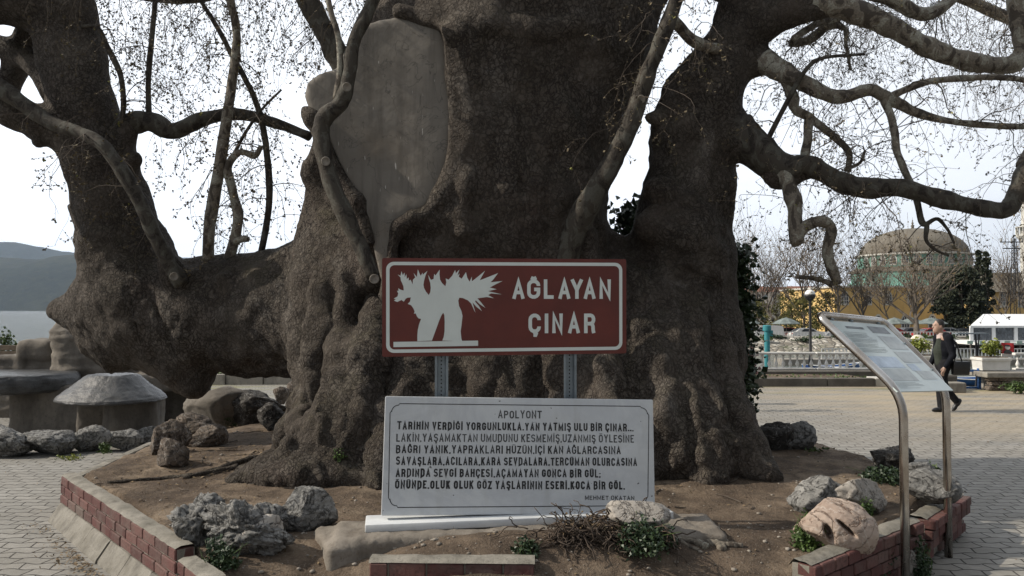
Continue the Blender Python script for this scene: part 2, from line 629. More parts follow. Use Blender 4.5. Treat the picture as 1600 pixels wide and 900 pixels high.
M = {}
M['bark'] = mat_bark()
M['limb'] = mat_limb()
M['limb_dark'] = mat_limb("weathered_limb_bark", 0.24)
M['twig'] = speckled("twig_bark", (0.045, 0.034, 0.026), (0.105, 0.082, 0.062), 9, 0.85, 0)
M['bud'] = speckled("bud_brown", (0.055, 0.040, 0.022), (0.125, 0.098, 0.048), 3, 0.8, 0)
M['young_leaf'] = speckled("young_leaf", (0.11, 0.12, 0.02), (0.22, 0.20, 0.04), 5, 0.7, 0)
M['cut_wood'] = speckled("cut_wood", (0.12, 0.105, 0.085), (0.23, 0.205, 0.17), 30, 0.8, 0.002)


def mat_plaster():
    t = NT("grey_plaster")
    n = t.noise(2.4, 5, 0.6)
    st = t.noise(3.0, 5, 0.65, t.mapping((3.6, 3.6, 0.28)))
    c = t.ramp(n, [(0.3, (0.142, 0.127, 0.108)), (0.7, (0.182, 0.166, 0.144))])
    c = t.mix(t.ramp(st, [(0.48, 0.0), (0.66, 0.75)]), c, (0.108, 0.096, 0.082))
    tan = t.noise(1.3, 3, 0.5)
    c = t.mix(t.ramp(tan, [(0.55, 0.0), (0.72, 0.45)]), c, (0.165, 0.130, 0.093))
    scr = t.noise(6, 2, 0.5, t.mapping((6, 6, 0.8)))
    c = t.mix(t.ramp(scr, [(0.72, 0.0), (0.75, 0.9)]), c, (0.5, 0.48, 0.45))
    cr = t.noise(2.3, 4, 0.6, None, 0.6)
    c = t.mix(t.ramp(cr, [(0.494, 0.0), (0.5, 0.6), (0.506, 0.0)]), c, (0.05, 0.045, 0.04))
    h = t.noise(5, 5, 0.6)
    return t.done(c, 0.75, t.bump(t.noise(60, 3, 0.6), 0.0015, 0.5, t.bump(h, 0.02, 0.4)), spec=0.3)


M['plaster'] = mat_plaster()


def mat_paving(name, c0, c1, dirt, dirt_lo, sandy=None):
    """zigzag interlocking pavers in rows across the view"""
    t = NT(name)
    xyz = t.sep()
    wx = t.math('SINE', t.math('MULTIPLY', xyz[0], 2 * math.pi / 0.22))
    wy = t.math('SINE', t.math('MULTIPLY', xyz[1], 2 * math.pi / 0.26))
    wob = t.noise(0.8, 3, 0.5)
    y = t.math('ADD', t.math('ADD', xyz[1], t.math('MULTIPLY', wx, 0.013)), t.math('MULTIPLY', wob, 0.12))
    x = t.math('ADD', t.math('ADD', xyz[0], t.math('MULTIPLY', wy, 0.010)), t.math('MULTIPLY', wob, 0.10))
    vec = t.comb(x, y, 0.0)
    br = t.n.new("ShaderNodeTexBrick")
    br.inputs["Scale"].default_value = 1.0
    br.inputs["Brick Width"].default_value = 0.225; br.inputs["Row Height"].default_value = 0.130
    br.inputs["Mortar Size"].default_value = 0.0075; br.inputs["Mortar Smooth"].default_value = 0.4
    br.inputs["Bias"].default_value = 0.0; br.offset = 0.5
    br.inputs["Color1"].default_value = (*c0, 1); br.inputs["Color2"].default_value = (*c1, 1)
    br.inputs["Mortar"].default_value = (0.045, 0.042, 0.038, 1)
    t.l.new(vec, br.inputs["Vector"])
    c = br.outputs["Color"]; f = br.outputs["Fac"]
    n1 = t.noise(1.1, 6, 0.65); n2 = t.noise(14, 5, 0.65)
    c = t.mix(t.ramp(n1, [(0.35, 0.0), (0.7, 0.55)]), c, dirt)
    c = t.mix(t.ramp(n2, [(0.4, 0.35), (0.62, 0.0)]), c, (c0[0] * 0.62, c0[1] * 0.6, c0[2] * 0.56))
    fill = t.math('MULTIPLY', f, t.ramp(t.noise(2.3, 4, 0.6), [(0.36, 1.0), (0.66, dirt_lo)]))
    c = t.mix(fill, c, (0.035, 0.031, 0.027))
    if sandy:
        x0, y0, y1, col = sandy
        m = t.math('MULTIPLY', t.ramp(t.math('MULTIPLY', t.math('SUBTRACT', xyz[1], y0), 1.0 / (y1 - y0), True), [(0.0, 0.0), (1.0, 1.0)]),
                   t.ramp(t.math('MULTIPLY', t.math('SUBTRACT', xyz[0], x0), 0.25, True), [(0.0, 0.0), (1.0, 1.0)]))
        sn = t.noise(0.9, 6, 0.7, t.mapping((0.35, 1.3, 1)))
        m = t.math('MULTIPLY', m, t.ramp(sn, [(0.36, 0.0), (0.64, 0.85)]))
        c = t.mix(m, c, col)
        gn = t.noise(1.2, 6, 0.75, t.mapping((0.3, 1.6, 1)))
        gm = t.math('MULTIPLY', t.ramp(t.math('MULTIPLY', t.math('SUBTRACT', xyz[1], 16.4), 0.5, True), [(0, 0.0), (1, 1.0)]), t.ramp(gn, [(0.5, 0.0), (0.62, 0.8)]))
        c = t.mix(gm, c, (0.17, 0.16, 0.055))
    h = t.math('ADD', t.math('MULTIPLY', t.math('SUBTRACT', 1.0, f), 1.0), t.math('MULTIPLY', n2, 0.35))
    return t.done(c, 0.85, t.bump(h, 0.012, 0.9), spec=0.3)


M['paving'] = mat_paving("zigzag_pavers", (0.225, 0.218, 0.20), (0.30, 0.288, 0.265), (0.17, 0.155, 0.13), 0.6, (3.4, 9.5, 14.5, (0.35, 0.285, 0.19)))


def mat_soil():
    t = NT("dry_soil")
    n = t.noise(1.6, 6, 0.65); g = t.noise(28, 5, 0.7); d = t.noise(4.5, 5, 0.7)
    c = t.ramp(n, [(0.36, (0.085, 0.063, 0.047)), (0.50, (0.155, 0.117, 0.085)), (0.64, (0.26, 0.203, 0.147))])
    c = t.mix(t.ramp(d, [(0.46, 0.0), (0.62, 0.8)]), c, (0.075, 0.057, 0.043))
    c = t.mix(t.ramp(g, [(0.60, 0.0), (0.72, 0.55)]), c, (0.32, 0.27, 0.21))
    c = t.mix(t.ramp(g, [(0.30, 0.6), (0.42, 0.0)]), c, (0.06, 0.045, 0.034))
    sp = t.voro(38, None, 'F1', "Distance")
    gg = t.noise(85, 4, 0.7)
    c = t.mix(t.ramp(gg, [(0.58, 0.0), (0.70, 0.6)]), c, (0.30, 0.26, 0.21))
    c = t.mix(t.ramp(gg, [(0.30, 0.7), (0.42, 0.0)]), c, (0.045, 0.036, 0.03))
    h = t.math('ADD', t.math('ADD', t.math('MULTIPLY', g, 0.9), t.math('MULTIPLY', d, 0.7)), t.math('MULTIPLY', gg, 0.4))
    return t.done(c, 0.95, t.bump(h, 0.03, 1.0), spec=0.15)


M['soil'] = mat_soil()


def mat_water(name, col, scale, bump, rough=0.08):
    t = NT(name)
    m = t.mapping((1, 1.0, 1))
    n = t.noise(scale, 5, 0.6, m, 0.4)
    n2 = t.noise(scale * 0.23, 3, 0.5, m)
    h = t.math('ADD', n, n2)
    cc = t.ramp(t.noise(0.004, 4, 0.6), [(0.35, col), (0.7, tuple(q * 1.25 for q in col))])
    t.b.inputs["IOR"].default_value = 1.33
    return t.done(cc, rough, t.bump(h, bump, 1.0), spec=0.5)


M['water'] = mat_water("lake_water", (0.075, 0.085, 0.070), 1.3, 0.35)


def mat_hill():
    t = NT("forest_hill")
    n = t.noise(0.028, 7, 0.72); n2 = t.noise(0.0022, 4, 0.6)
    c = t.ramp(n, [(0.35, (0.008, 0.012, 0.007)), (0.55, (0.018, 0.022, 0.011)), (0.72, (0.040, 0.041, 0.022))])
    c = t.mix(t.ramp(n2, [(0.52, 0.0), (0.70, 0.7)]), c, (0.055, 0.056, 0.030))
    return t.done(c, 0.95, t.bump(n, 25.0, 0.8), spec=0.1)


M['hill'] = mat_hill()
M['far_ground'] = speckled("street_ground", (0.10, 0.092, 0.08), (0.17, 0.155, 0.13), 0.4, 0.9, 0.02, 4)


def mat_concrete(name, c0, c1, bump=0.01, sc=3.0, stain=(0.07, 0.062, 0.055), amount=0.7, rough=0.85):
    t = NT(name)
    n = t.noise(sc, 6, 0.62); s2 = t.noise(sc * 0.7, 5, 0.65, t.mapping((1.6, 1.6, 0.45))); g = t.noise(sc * 14, 5, 0.65)
    c = t.ramp(n, [(0.32, c0), (0.68, c1)])
    c = t.mix(t.ramp(s2, [(0.50, 0.0), (0.72, amount)]), c, stain)
    c = t.mix(t.ramp(g, [(0.33, 0.5), (0.45, 0.0)]), c, stain)
    return t.done(c, rough, t.bump(g, bump * 0.4, 0.8, t.bump(n, bump * 2, 0.5)), spec=0.25)


M['concrete'] = mat_concrete("grey_concrete", (0.20, 0.185, 0.16), (0.30, 0.28, 0.245))
M['concrete_dark'] = mat_concrete("dark_concrete", (0.075, 0.068, 0.060), (0.13, 0.12, 0.105))
M['concrete_pale'] = mat_concrete("pale_concrete", (0.38, 0.36, 0.32), (0.52, 0.50, 0.46), 0.006, 3, (0.2, 0.18, 0.15), 0.5)
M['grotto'] = mat_concrete("moulded_concrete", (0.10, 0.088, 0.074), (0.20, 0.178, 0.15), 0.014, 2.2, (0.055, 0.048, 0.042), 0.8)
M['footing'] = mat_concrete("weathered_footing", (0.15, 0.138, 0.115), (0.25, 0.235, 0.205), 0.014, 5, (0.06, 0.054, 0.046), 0.8)
M['plinth'] = mat_concrete("dusty_plinth", (0.15, 0.132, 0.11), (0.225, 0.20, 0.17), 0.016, 4, (0.085, 0.068, 0.052), 0.8)
M['cap_glaze'] = mat_concrete("glazed_dark_concrete", (0.038, 0.039, 0.040), (0.10, 0.10, 0.10), 0.02, 5, (0.022, 0.022, 0.023), 0.7, 0.36)
M['white_paint'] = speckled("worn_white_paint", (0.50, 0.49, 0.45), (0.70, 0.69, 0.66), 3, 0.6, 0.002)
M['mortar'] = mat_concrete("rough_mortar", (0.15, 0.14, 0.115), (0.27, 0.25, 0.215), 0.014, 6, (0.06, 0.055, 0.045), 0.7)


def mat_brick():
    t = NT("red_painted_brick")
    g = t.n.new("ShaderNodeNewGeometry")
    n = t.noise(5, 6, 0.65); f = t.noise(45, 5, 0.65)
    c = t.ramp(g.outputs["Random Per Island"], [(0.0, (0.070, 0.032, 0.029)), (0.45, (0.102, 0.042, 0.038)), (0.85, (0.138, 0.066, 0.058)), (1.0, (0.12, 0.10, 0.085))])
    c = t.mix(t.ramp(n, [(0.44, 0.0), (0.68, 0.7)]), c, (0.13, 0.10, 0.088))
    c = t.mix(t.ramp(f, [(0.36, 0.6), (0.48, 0.0)]), c, (0.05, 0.03, 0.026))
    return t.done(c, 0.8, t.bump(f, 0.006, 0.9), spec=0.25)


M['brick'] = mat_brick()


def mat_rock(name, c0, c1, vein=(0.4, 0.39, 0.37), crack=(0.03, 0.027, 0.025), sc=5.0, bump=0.03):
    t = NT(name)
    n = t.noise(sc, 7, 0.68, None, 0.5); f = t.noise(sc * 9, 5, 0.7); b = t.noise(sc * 0.45, 3, 0.5)
    c = t.ramp(n, [(0.32, c0), (0.66, c1)])
    c = t.mix(t.ramp(b, [(0.5, 0.0), (0.7, 0.6)]), c, tuple(0.55 * q for q in c0))
    r = t.noise(sc * 1.4, 5, 0.6, None, 1.2)
    c = t.mix(t.ramp(r, [(0.485, 0.0), (0.5, 0.9), (0.515, 0.0)]), c, crack)
    r2 = t.noise(sc * 0.9, 5, 0.6, t.mapping((1, 1, 1), (0.5, 0.8, 0.3)), 1.0)
    c = t.mix(t.ramp(r2, [(0.490, 0.0), (0.5, 0.6), (0.510, 0.0)]), c, vein)
    c = t.mix(t.ramp(f, [(0.34, 0.6), (0.47, 0.0)]), c, crack)
    h = t.math('ADD', n, t.math('MULTIPLY', f, 0.35))
    h = t.math('SUBTRACT', h, t.ramp(r, [(0.47, 0.0), (0.5, 0.5), (0.53, 0.0)]))
    return t.done(c, 0.85, t.bump(h, bump, 0.9), spec=0.2)


M['rock_grey'] = mat_rock("grey_limestone", (0.100, 0.098, 0.094), (0.30, 0.295, 0.28))
M['rock_brown'] = mat_rock("brown_rock", (0.085, 0.066, 0.052), (0.20, 0.165, 0.135))
M['rock_dark'] = mat_rock("dark_rock", (0.038, 0.035, 0.032), (0.105, 0.098, 0.09))
M['rock_pink'] = mat_rock("cream_boulder", (0.30, 0.225, 0.18), (0.47, 0.385, 0.32), (0.5, 0.45, 0.4), (0.12, 0.07, 0.045), 3.0, 0.015)
M['rock_pale'] = mat_rock("pale_slab_stone", (0.26, 0.235, 0.205), (0.42, 0.39, 0.35), (0.45, 0.43, 0.40), (0.05, 0.04, 0.035), 4.0, 0.015)
M['leaf_dark'] = speckled("dark_leaf", (0.012, 0.028, 0.010), (0.035, 0.062, 0.022), 4, 0.5, 0)
M['leaf_mid'] = speckled("green_leaf", (0.030, 0.062, 0.012), (0.080, 0.125, 0.028), 5, 0.55, 0)
M['leaf_yellow'] = speckled("yellow_green_leaf", (0.10, 0.14, 0.018), (0.25, 0.26, 0.04), 5, 0.55, 0)
M['leaf_dry'] = speckled("dry_leaf", (0.045, 0.030, 0.018), (0.27, 0.19, 0.10), 14, 0.85, 0)
M['wood'] = speckled("brown_planks", (0.10, 0.072, 0.050), (0.19, 0.145, 0.105), 4, 0.8, 0.004)


def mat_plain(name, col, rough=0.5, metal=0.0, var=0.15, sc=6.0, spec=None, bump=0.0):
    t = NT(name)
    c = t.ramp(t.noise(sc, 5, 0.6), [(0.3, tuple(q * (1 - var) for q in col)), (0.7, tuple(min(1, q * (1 + var)) for q in col))])
    return t.done(c, rough, t.bump(t.noise(sc * 6, 4, 0.6), bump, 0.7) if bump else None, metal, spec)


# ================================================================== the setting
def outline_sheet(name, pts, z, m, kind='structure'):
    b = MB(); b.poly([(x, y, z) for x, y in pts])
    o = b.build(name, m)
    return T(o, kind=kind)


EDGE = 18.6                                       # quay line to the right of the tree
# paved square round the tree and along the quay
b = MB()
pav = [(-60, -25), (60, -25), (60, EDGE), (9.6, EDGE), (9.6, 21.75), (1.0, 21.75), (1.0, 26.2), (-60, 26.2)]
b.poly([(x, y, 0) for x, y in pav])
T(b.build("paved_square", M['paving']), kind='structure')
# quay wall under the edge of the square, down to the lake
b = MB()
edge = [(60, EDGE), (9.6, EDGE), (9.6, 21.75), (1.0, 21.75), (1.0, 26.2), (-60, 26.2)]
for (x0, y0), (x1, y1) in zip(edge[:-1], edge[1:]):
    b.poly([(x0, y0, -0.004), (x1, y1, -0.004), (x1, y1, -3.4), (x0, y0, -3.4)])
T(b.build("quay_embankment", M['concrete_dark']), "dark concrete quay wall dropping from the paved square to the water", "quay wall")

WZ = -2.5
b = MB(); b.poly([(-16000, 18.0, WZ), (16000, 18.0, WZ), (16000, 9000, WZ), (-16000, 9000, WZ)])
T(b.build("lake_water", M['water']), kind='structure')
b = MB(); b.poly([(-16000, -4000, -3.6), (16000, -4000, -3.6), (16000, 9500, -3.6), (-16000, 9500, -3.6)])
T(b.build("ground", M['far_ground']), kind='structure')


# wooded hills beyond the lake
def hills(name, y0, prof, depth, nx, ny, seed, rough, mat):
    """prof: list of (x, crest height)"""
    xs = np.linspace(prof[0][0], prof[-1][0], nx)
    ch = np.interp(xs, [p[0] for p in prof], [p[1] for p in prof])
    t = np.linspace(0, 1, ny)
    X, Tt = np.meshgrid(xs, t, indexing='ij')
    Y = y0 + Tt * depth
    shape = np.sin(np.minimum(Tt * 1.15, 1.0) * math.pi / 2) ** 0.9 * np.where(Tt > 0.87, 1 - (Tt - 0.87) * 1.2, 1)
    nn = fbm(np.stack([X / 420, Y / 420, X * 0], -1), 5, seed)
    rd = fbm(np.stack([X / 260, Y / 700, X * 0 + 4], -1), 3, seed + 5, ridged=True)
    Z = WZ - 3 + ch[:, None] * shape * (1 + rough * nn * np.sin(np.minimum(Tt, 1) * math.pi)) + 22 * rd * np.sin(Tt * math.pi)
    Z[:, 0] = WZ - 4
    V = np.stack([X, Y, Z], -1).reshape(-1, 3)
    i, j = np.meshgrid(np.arange(nx - 1), np.arange(ny - 1), indexing='ij')
    a = (i * ny + j).ravel()
    F = np.stack([a, a + ny, a + ny + 1, a + 1], 1)
    o = link_mesh(name, V, F, mat, None, True)
    return T(o, kind='structure')


D1 = 4300
def hx(px, d): return (px - 800) / FPX * d
def hz(py, d): return 1.85 + (484 - py) / FPX * d
hills("wooded_hills", 3600, [(hx(-900, D1), 260), (hx(-500, D1), 340), (hx(-150, D1), hz(392, D1)), (hx(40, D1), hz(402, D1)), (hx(130, D1), hz(391, D1)),
      (hx(200, D1), hz(399, D1)), (hx(330, D1), hz(407, D1)), (hx(450, D1), hz(418, D1)), (hx(560, D1), hz(440, D1)), (hx(680, D1), 10)], 1000, 220, 50, 3, 0.10, M['hill'])
D2 = 7000
hills("distant_hills", 6200, [(hx(-1200, D2), 500), (hx(-150, D2), hz(368, D2)), (hx(0, D2), hz(376, D2)), (hx(60, D2), hz(387, D2)), (hx(120, D2), hz(397, D2)), (hx(280, D2), hz(398, D2)),
      (hx(420, D2), hz(410, D2)), (hx(700, D2), hz(430, D2)), (hx(1000, D2), hz(440, D2)), (hx(1100, D2), 10)], 1200, 160, 30, 11, 0.08, M['hill'])
# low land behind the mosque on the right
hills("low_hills", 620, [(hx(960, 700), 4), (hx(1060, 700), hz(455, 700)), (hx(1180, 700), hz(446, 700)), (hx(1270, 700), hz(447, 700)), (hx(1400, 700), hz(452, 700)),
      (hx(1600, 700), hz(448, 700)), (hx(1900, 700), hz(450, 700)), (hx(2600, 700), hz(460, 700))], 260, 120, 24, 21, 0.05, M['hill'])

# far bank to the right with the street behind it
STREET = -1.8
b = MB()
b.poly([(6, 89.5, STREET), (420, 89.5, STREET), (420, 640, STREET), (6, 640, STREET)])
T(b.build("far_street", M['far_ground']), kind='structure')
# ================================================================== raised bed: shape of its soil
def soil_z(x, y):
    x = np.asarray(x, dtype=np.float64); y = np.asarray(y, dtype=np.float64)
    z = 0.36 + 0.13 * np.exp(-(((x - 0.2) / 3.2) ** 2 + ((y - 8.2) / 1.7) ** 2))
    # washed-out slope in front, between the broken wall ends
    fr = np.clip((5.35 - y) / 0.75, 0, 1)
    gap = np.exp(-((x + 1.15) / 0.42) ** 2) * 0.9 + np.exp(-((x - 1.25) / 0.75) ** 2) * 0.62
    z = z - 0.24 * fr * fr * np.clip(gap, 0, 1) - 0.05 * fr
    p = np.stack([x, y, x * 0], -1)
    z = z + 0.045 * fbm(p * 1.3, 4, 41) + 0.022 * fbm(p * 5, 4, 44)
    z = z + 0.13 * np.exp(-((x - 0.1) / 1.0) ** 2 - ((y - 4.9) / 0.28) ** 2)
    return z


def sz(x, y): return float(soil_z(np.array([x]), np.array([y]))[0])


def on_soil(px, py):
    """the point of the soil seen at a pixel of the photograph"""
    z = 0.42
    for _ in range(6):
        p = G(px, py, z); z = sz(p.x, p.y)
    p.z = z
    return p


BED = [(-3.86, 7.02), (-1.94, 4.86), (-1.62, 4.45), (0.0, 4.30), (1.62, 4.45), (1.72, 4.70), (2.84, 5.67), (2.92, 5.78), (3.60, 6.55), (3.45, 8.2), (2.95, 10.4), (1.0, 12.0), (-2.2, 11.6), (-3.2, 10.4), (-4.05, 9.0)]


def inside_poly(X, Y, poly):
    ins = np.zeros(X.shape, dtype=bool); n = len(poly)
    for i in range(n):
        x0, y0 = poly[i]; x1, y1 = poly[(i + 1) % n]
        c = ((y0 > Y) != (y1 > Y)) & (X < (x1 - x0) * (Y - y0) / (y1 - y0 + 1e-12) + x0)
        ins ^= c
    return ins


def poly_sdf(X, Y, poly):
    d = np.full(X.shape, 1e9); n = len(poly)
    for i in range(n):
        x0, y0 = poly[i]; x1, y1 = poly[(i + 1) % n]
        ex, ey = x1 - x0, y1 - y0
        t = np.clip(((X - x0) * ex + (Y - y0) * ey) / (ex * ex + ey * ey + 1e-12), 0, 1)
        d = np.minimum(d, np.hypot(X - x0 - t * ex, Y - y0 - t * ey))
    return np.where(inside_poly(X, Y, poly), -d, d)


gx = np.arange(-4.2, 4.0, 0.035); gy = np.arange(4.1, 12.2, 0.035)
X, Y = np.meshgrid(gx, gy, indexing='ij')
Z = soil_z(X, Y)
ps = poly_sdf(X, Y, BED)
Z = np.where(ps > -0.06, Z - np.clip((ps + 0.06) * 3.0, 0, 0.5), Z)
keep = ps < 0.06
ny = len(gy)
i, j = np.meshgrid(np.arange(len(gx) - 1), np.arange(ny - 1), indexing='ij')
ok = keep[:-1, :-1] & keep[1:, :-1] & keep[1:, 1:] & keep[:-1, 1:]
a = (i * ny + j)[ok]
F = np.stack([a, a + ny, a + ny + 1, a + 1], 1)
V = np.stack([X, Y, Z], -1).reshape(-1, 3)
used, inv = np.unique(F, return_inverse=True)
T(link_mesh("bed_soil", V[used], inv.reshape(-1, 4), M['soil'], None, True), kind='structure')

# ================================================================== the great leaning plane tree
tree = thing("plane_tree", "huge old plane tree with a lying trunk and grey plaster patch, behind the sign", "tree", (0.0, 8.2, 0.45))


def px_chain(pts, dd=None):
    out = []
    for q in pts:
        x, y, r, d = q if len(q) == 4 else (*q, dd)
        out.append((P(x, y, d), r * d / FPX))
    return out


vol = Vol((-7.6, 6.0, 0.15), (3.9, 10.6, 7.4), 0.031)
C = vol.chain
# main trunk
C(px_chain([(770, 640, 190, 8.6), (745, 500, 178, 8.55), (738, 400, 170, 8.45), (745, 260, 180, 8.4), (775, 120, 190, 8.4), (825, -30, 200, 8.4), (850, -250, 205, 8.5), (870, -420, 190, 8.6)]), 0.25)
C(px_chain([(860, 470, 110, 8.0), (830, 330, 100, 7.9), (850, 200, 95, 7.9), (890, 60, 110, 8.0), (930, -60, 110, 8.1)]), 0.3)
C(px_chain([(690, 60, 60, 7.8), (760, 20, 60, 7.6), (850, 30, 45, 7.55), (920, -20, 45, 7.7)]), 0.25)          # swelling above the plaster
C(px_chain([(640, 20, 55, 7.9), (660, -60, 80, 8.1), (680, -200, 90, 8.3)]), 0.25)
C(px_chain([(520, 400, 42, 8.3), (512, 330, 34, 8.2), (498, 265, 24, 8.0), (500, 225, 14, 7.9)]), 0.12)
C(px_chain([(522, 225, 12, 7.75), (545, 300, 20, 7.6), (572, 368, 24, 7.5), (585, 430, 30, 7.5)]), 0.1)                              # collar left of the plaster
C(px_chain([(545, 330, 55, 8.2), (560, 420, 95, 8.2), (545, 520, 95, 8.2)]), 0.2)
# buttresses and roots of the main trunk
C(px_chain([(560, 470, 80, 8.1), (535, 560, 72, 7.9), (512, 640, 56, 7.7), (474, 688, 38, 7.75), (440, 706, 18, 7.8)]), 0.1)
C(px_chain([(640, 520, 70, 7.7), (575, 590, 62, 7.35), (540, 660, 52, 7.05), (480, 720, 40, 6.85), (415, 742, 26, 6.72), (372, 752, 12, 6.7)]), 0.08)
C(px_chain([(560, 690, 50, 7.0), (520, 735, 34, 6.75), (470, 752, 22, 6.62), (430, 757, 14, 6.6)]), 0.15)
C(px_chain([(660, 600, 80, 7.45), (640, 690, 60, 7.1), (610, 750, 40, 6.8)]), 0.1)
C(px_chain([(780, 560, 90, 7.6), (780, 650, 80, 7.35), (775, 740, 60, 7.0)]), 0.12)
C(px_chain([(890, 520, 95, 7.7), (920, 620, 80, 7.3), (940, 700, 60, 6.95), (955, 750, 35, 6.7)]), 0.09)
C(px_chain([(940, 420, 52, 8.05), (1000, 490, 80, 7.85), (1030, 560, 80, 7.5), (1065, 650, 62, 7.1), (1090, 720, 48, 6.85), (1105, 752, 30, 6.68)]), 0.09)
C(px_chain([(920, 385, 40, 8.1), (985, 440, 48, 8.0), (1050, 450, 52, 7.85)]), 0.1)                             # saddle between the trunks
C(px_chain([(1070, 560, 70, 7.7), (1110, 650, 52, 7.35), (1150, 710, 40, 7.0), (1195, 742, 20, 6.8), (1212, 750, 10, 6.72)]), 0.08)
C(px_chain([(1010, 640, 60, 7.2), (1010, 710, 45, 6.9), (1005, 750, 28, 6.7)]), 0.08)
# right trunk
C(px_chain([(1050, 640, 90, 7.8), (1060, 520, 88, 7.95), (1066, 400, 80, 8.0), (1078, 300, 66, 8.0), (1084, 210, 62, 8.0), (1096, 150, 54, 7.95), (1122, 105, 42, 7.9), (1146, 60, 34, 7.9), (1162, 10, 38, 7.9), (1180, -60, 46, 7.9), (1230, -190, 46, 7.9), (1260, -320, 40, 7.9)]), 0.14)
C(px_chain([(1120, 150, 34, 7.9), (1135, 100, 26, 7.85)]), 0.1)
vol.chain(px_chain([(1030, 185, 12, 7.8), (1014, 184, 9, 7.75)]), 0.03)                                         # dark knot
C(px_chain([(1020, 352, 26, 7.55), (1080, 372, 26, 7.45), (1120, 400, 20, 7.5)]), 0.14)                         # folds at the foot of the right trunk
C(px_chain([(1030, 300, 20, 7.6), (1100, 335, 20, 7.5)]), 0.12)
# starts of the right-hand limbs
C(px_chain([(1150, 60, 34, 7.9), (1190, 35, 31, 7.8), (1240, 16, 24, 7.7), (1300, 6, 19, 7.6)]), 0.08)
C(px_chain([(1150, 105, 24, 7.9), (1190, 95, 20, 7.8), (1215, 106, 17, 7.7)]), 0.08)
C(px_chain([(1120, 180, 36, 7.9), (1165, 222, 30, 7.7), (1222, 268, 25, 7.5), (1265, 262, 15, 7.4)]), 0.06)
# lying trunk
C(px_chain([(560, 470, 92, 8.45), (470, 482, 90, 8.6), (390, 494, 82, 8.75), (310, 494, 82, 8.85), (235, 484, 80, 8.9), (165, 480, 54, 8.95), (120, 484, 27, 9.0), (91, 487, 17, 9.0)]), 0.12)
C(px_chain([(330, 466, 56, 8.7), (420, 450, 50, 8.65), (500, 420, 46, 8.5), (540, 378, 32, 8.35)]), 0.2)
C(px_chain([(210, 520, 62, 8.9), (180, 545, 30, 8.95), (150, 530, 26, 9.0)]), 0.2)
C(px_chain([(240, 505, 66, 8.8), (275, 548, 48, 8.75), (298, 584, 32, 8.75), (304, 606, 16, 8.75)]), 0.10)                           # weeping burr
C(px_chain([(420, 540, 40, 8.7), (500, 545, 45, 8.5)]), 0.15)
# upright trunk at the end of the lying one
C(px_chain([(215, 450, 76, 8.85), (196, 390, 62, 8.85), (178, 320, 52, 8.85), (155, 250, 50, 8.85), (130, 170, 45, 8.85), (112, 90, 45, 8.85), (98, 30, 46, 8.85), (66, -30, 56, 8.85), (20, -120, 56, 8.9), (-20, -260, 50, 9.0)]), 0.14)
C(px_chain([(100, 10, 44, 8.8), (40, -6, 44, 8.7), (-40, -10, 46, 8.6), (-160, -60, 40, 8.5)]), 0.12)
C(px_chain([(195, 262, 22, 8.75), (210, 250, 14, 8.7)]), 0.08)
C(px_chain([(185, 235, 24, 8.8), (200, 200, 15, 8.75)]), 0.06)
C(px_chain([(110, 215, 30, 8.75), (70, 195, 25, 8.65), (20, 172, 24, 8.6), (-60, 140, 26, 8.5), (-200, 100, 24, 8.4)]), 0.09)
C(px_chain([(75, 210, 16, 8.6), (62, 222, 9, 8.55)]), 0.05)
C(px_chain([(84, 150, 16, 8.9), (58, 105, 15, 8.9), (20, 78, 16, 8.95), (-50, 52, 18, 9.0), (-160, 20, 18, 9)]), 0.05)
C(px_chain([(60, 40, 26, 9.05), (30, 90, 20, 9.1), (10, 140, 16, 9.1), (0, 165, 16, 9.0)]), 0.06)
C(px_chain([(275, 430, 20, 8.35), (262, 410, 17, 8.25)]), 0.08)

# ridges, burrs and furrows laid on the surface
def ridge(pxs, r0, r1, k=0.05, sink=0.35):
    pts = []
    for q_, (x, y) in enumerate(pxs):
        q, d = vol.surf(x, y); r = r0 + (r1 - r0) * q_ / (len(pxs) - 1)
        pts.append((q + ray(x, y).normalized() * r * sink, r))
    for (a, ra), (b_, rb) in zip(pts[:-1], pts[1:]): vol.cone(a, ra, b_, rb, k)
def furrow(pxs, r):
    pts = [vol.surf(x, y)[0] - ray(x, y).normalized() * r * 0.35 for x, y in pxs]
    for k_ in range(len(pts) - 1): vol.groove(pts[k_], r if k_ else r * .5, pts[k_ + 1], r if k_ < len(pts) - 2 else r * .5)
for line_, r0, r1 in [([(508, 455), (500, 560), (482, 640), (458, 692)], .13, .07), ([(548, 430), (542, 520), (530, 600), (505, 680)], .14, .09), ([(592, 480), (578, 560), (552, 640), (520, 705)], .14, .10),
                      ([(1008, 470), (1030, 560), (1042, 650), (1052, 742)], .15, .09), ([(1076, 460), (1092, 560), (1118, 650), (1150, 728)], .13, .08), ([(1118, 520), (1136, 600), (1160, 680), (1192, 736)], .11, .06),
                      ([(985, 540), (992, 640), (988, 738)], .13, .09), ([(948, 580), (955, 680), (962, 744)], .12, .08), ([(640, 600), (618, 680), (585, 738)], .12, .08), ([(690, 620), (682, 700), (668, 742)], .12, .08),
                      ([(880, 170), (905, 260), (898, 345), (920, 420)], .13, .12), ([(700, 56), (760, 34), (840, 52), (900, 40)], .12, .10), ([(640, 345), (670, 352), (720, 330), (735, 280)], .10, .07),
                      ([(800, 200), (790, 300), (800, 390)], .12, .10), ([(1040, 395), (1080, 405), (1120, 430)], .09, .07), ([(1045, 330), (1090, 352), (1128, 350)], .07, .05),
                      ([(960, 420), (1000, 440), (1045, 470), (1060, 540)], .11, .09), ([(420, 745), (470, 742), (530, 748), (570, 752)], .12, .08)]:
    ridge(line_, r0, r1)
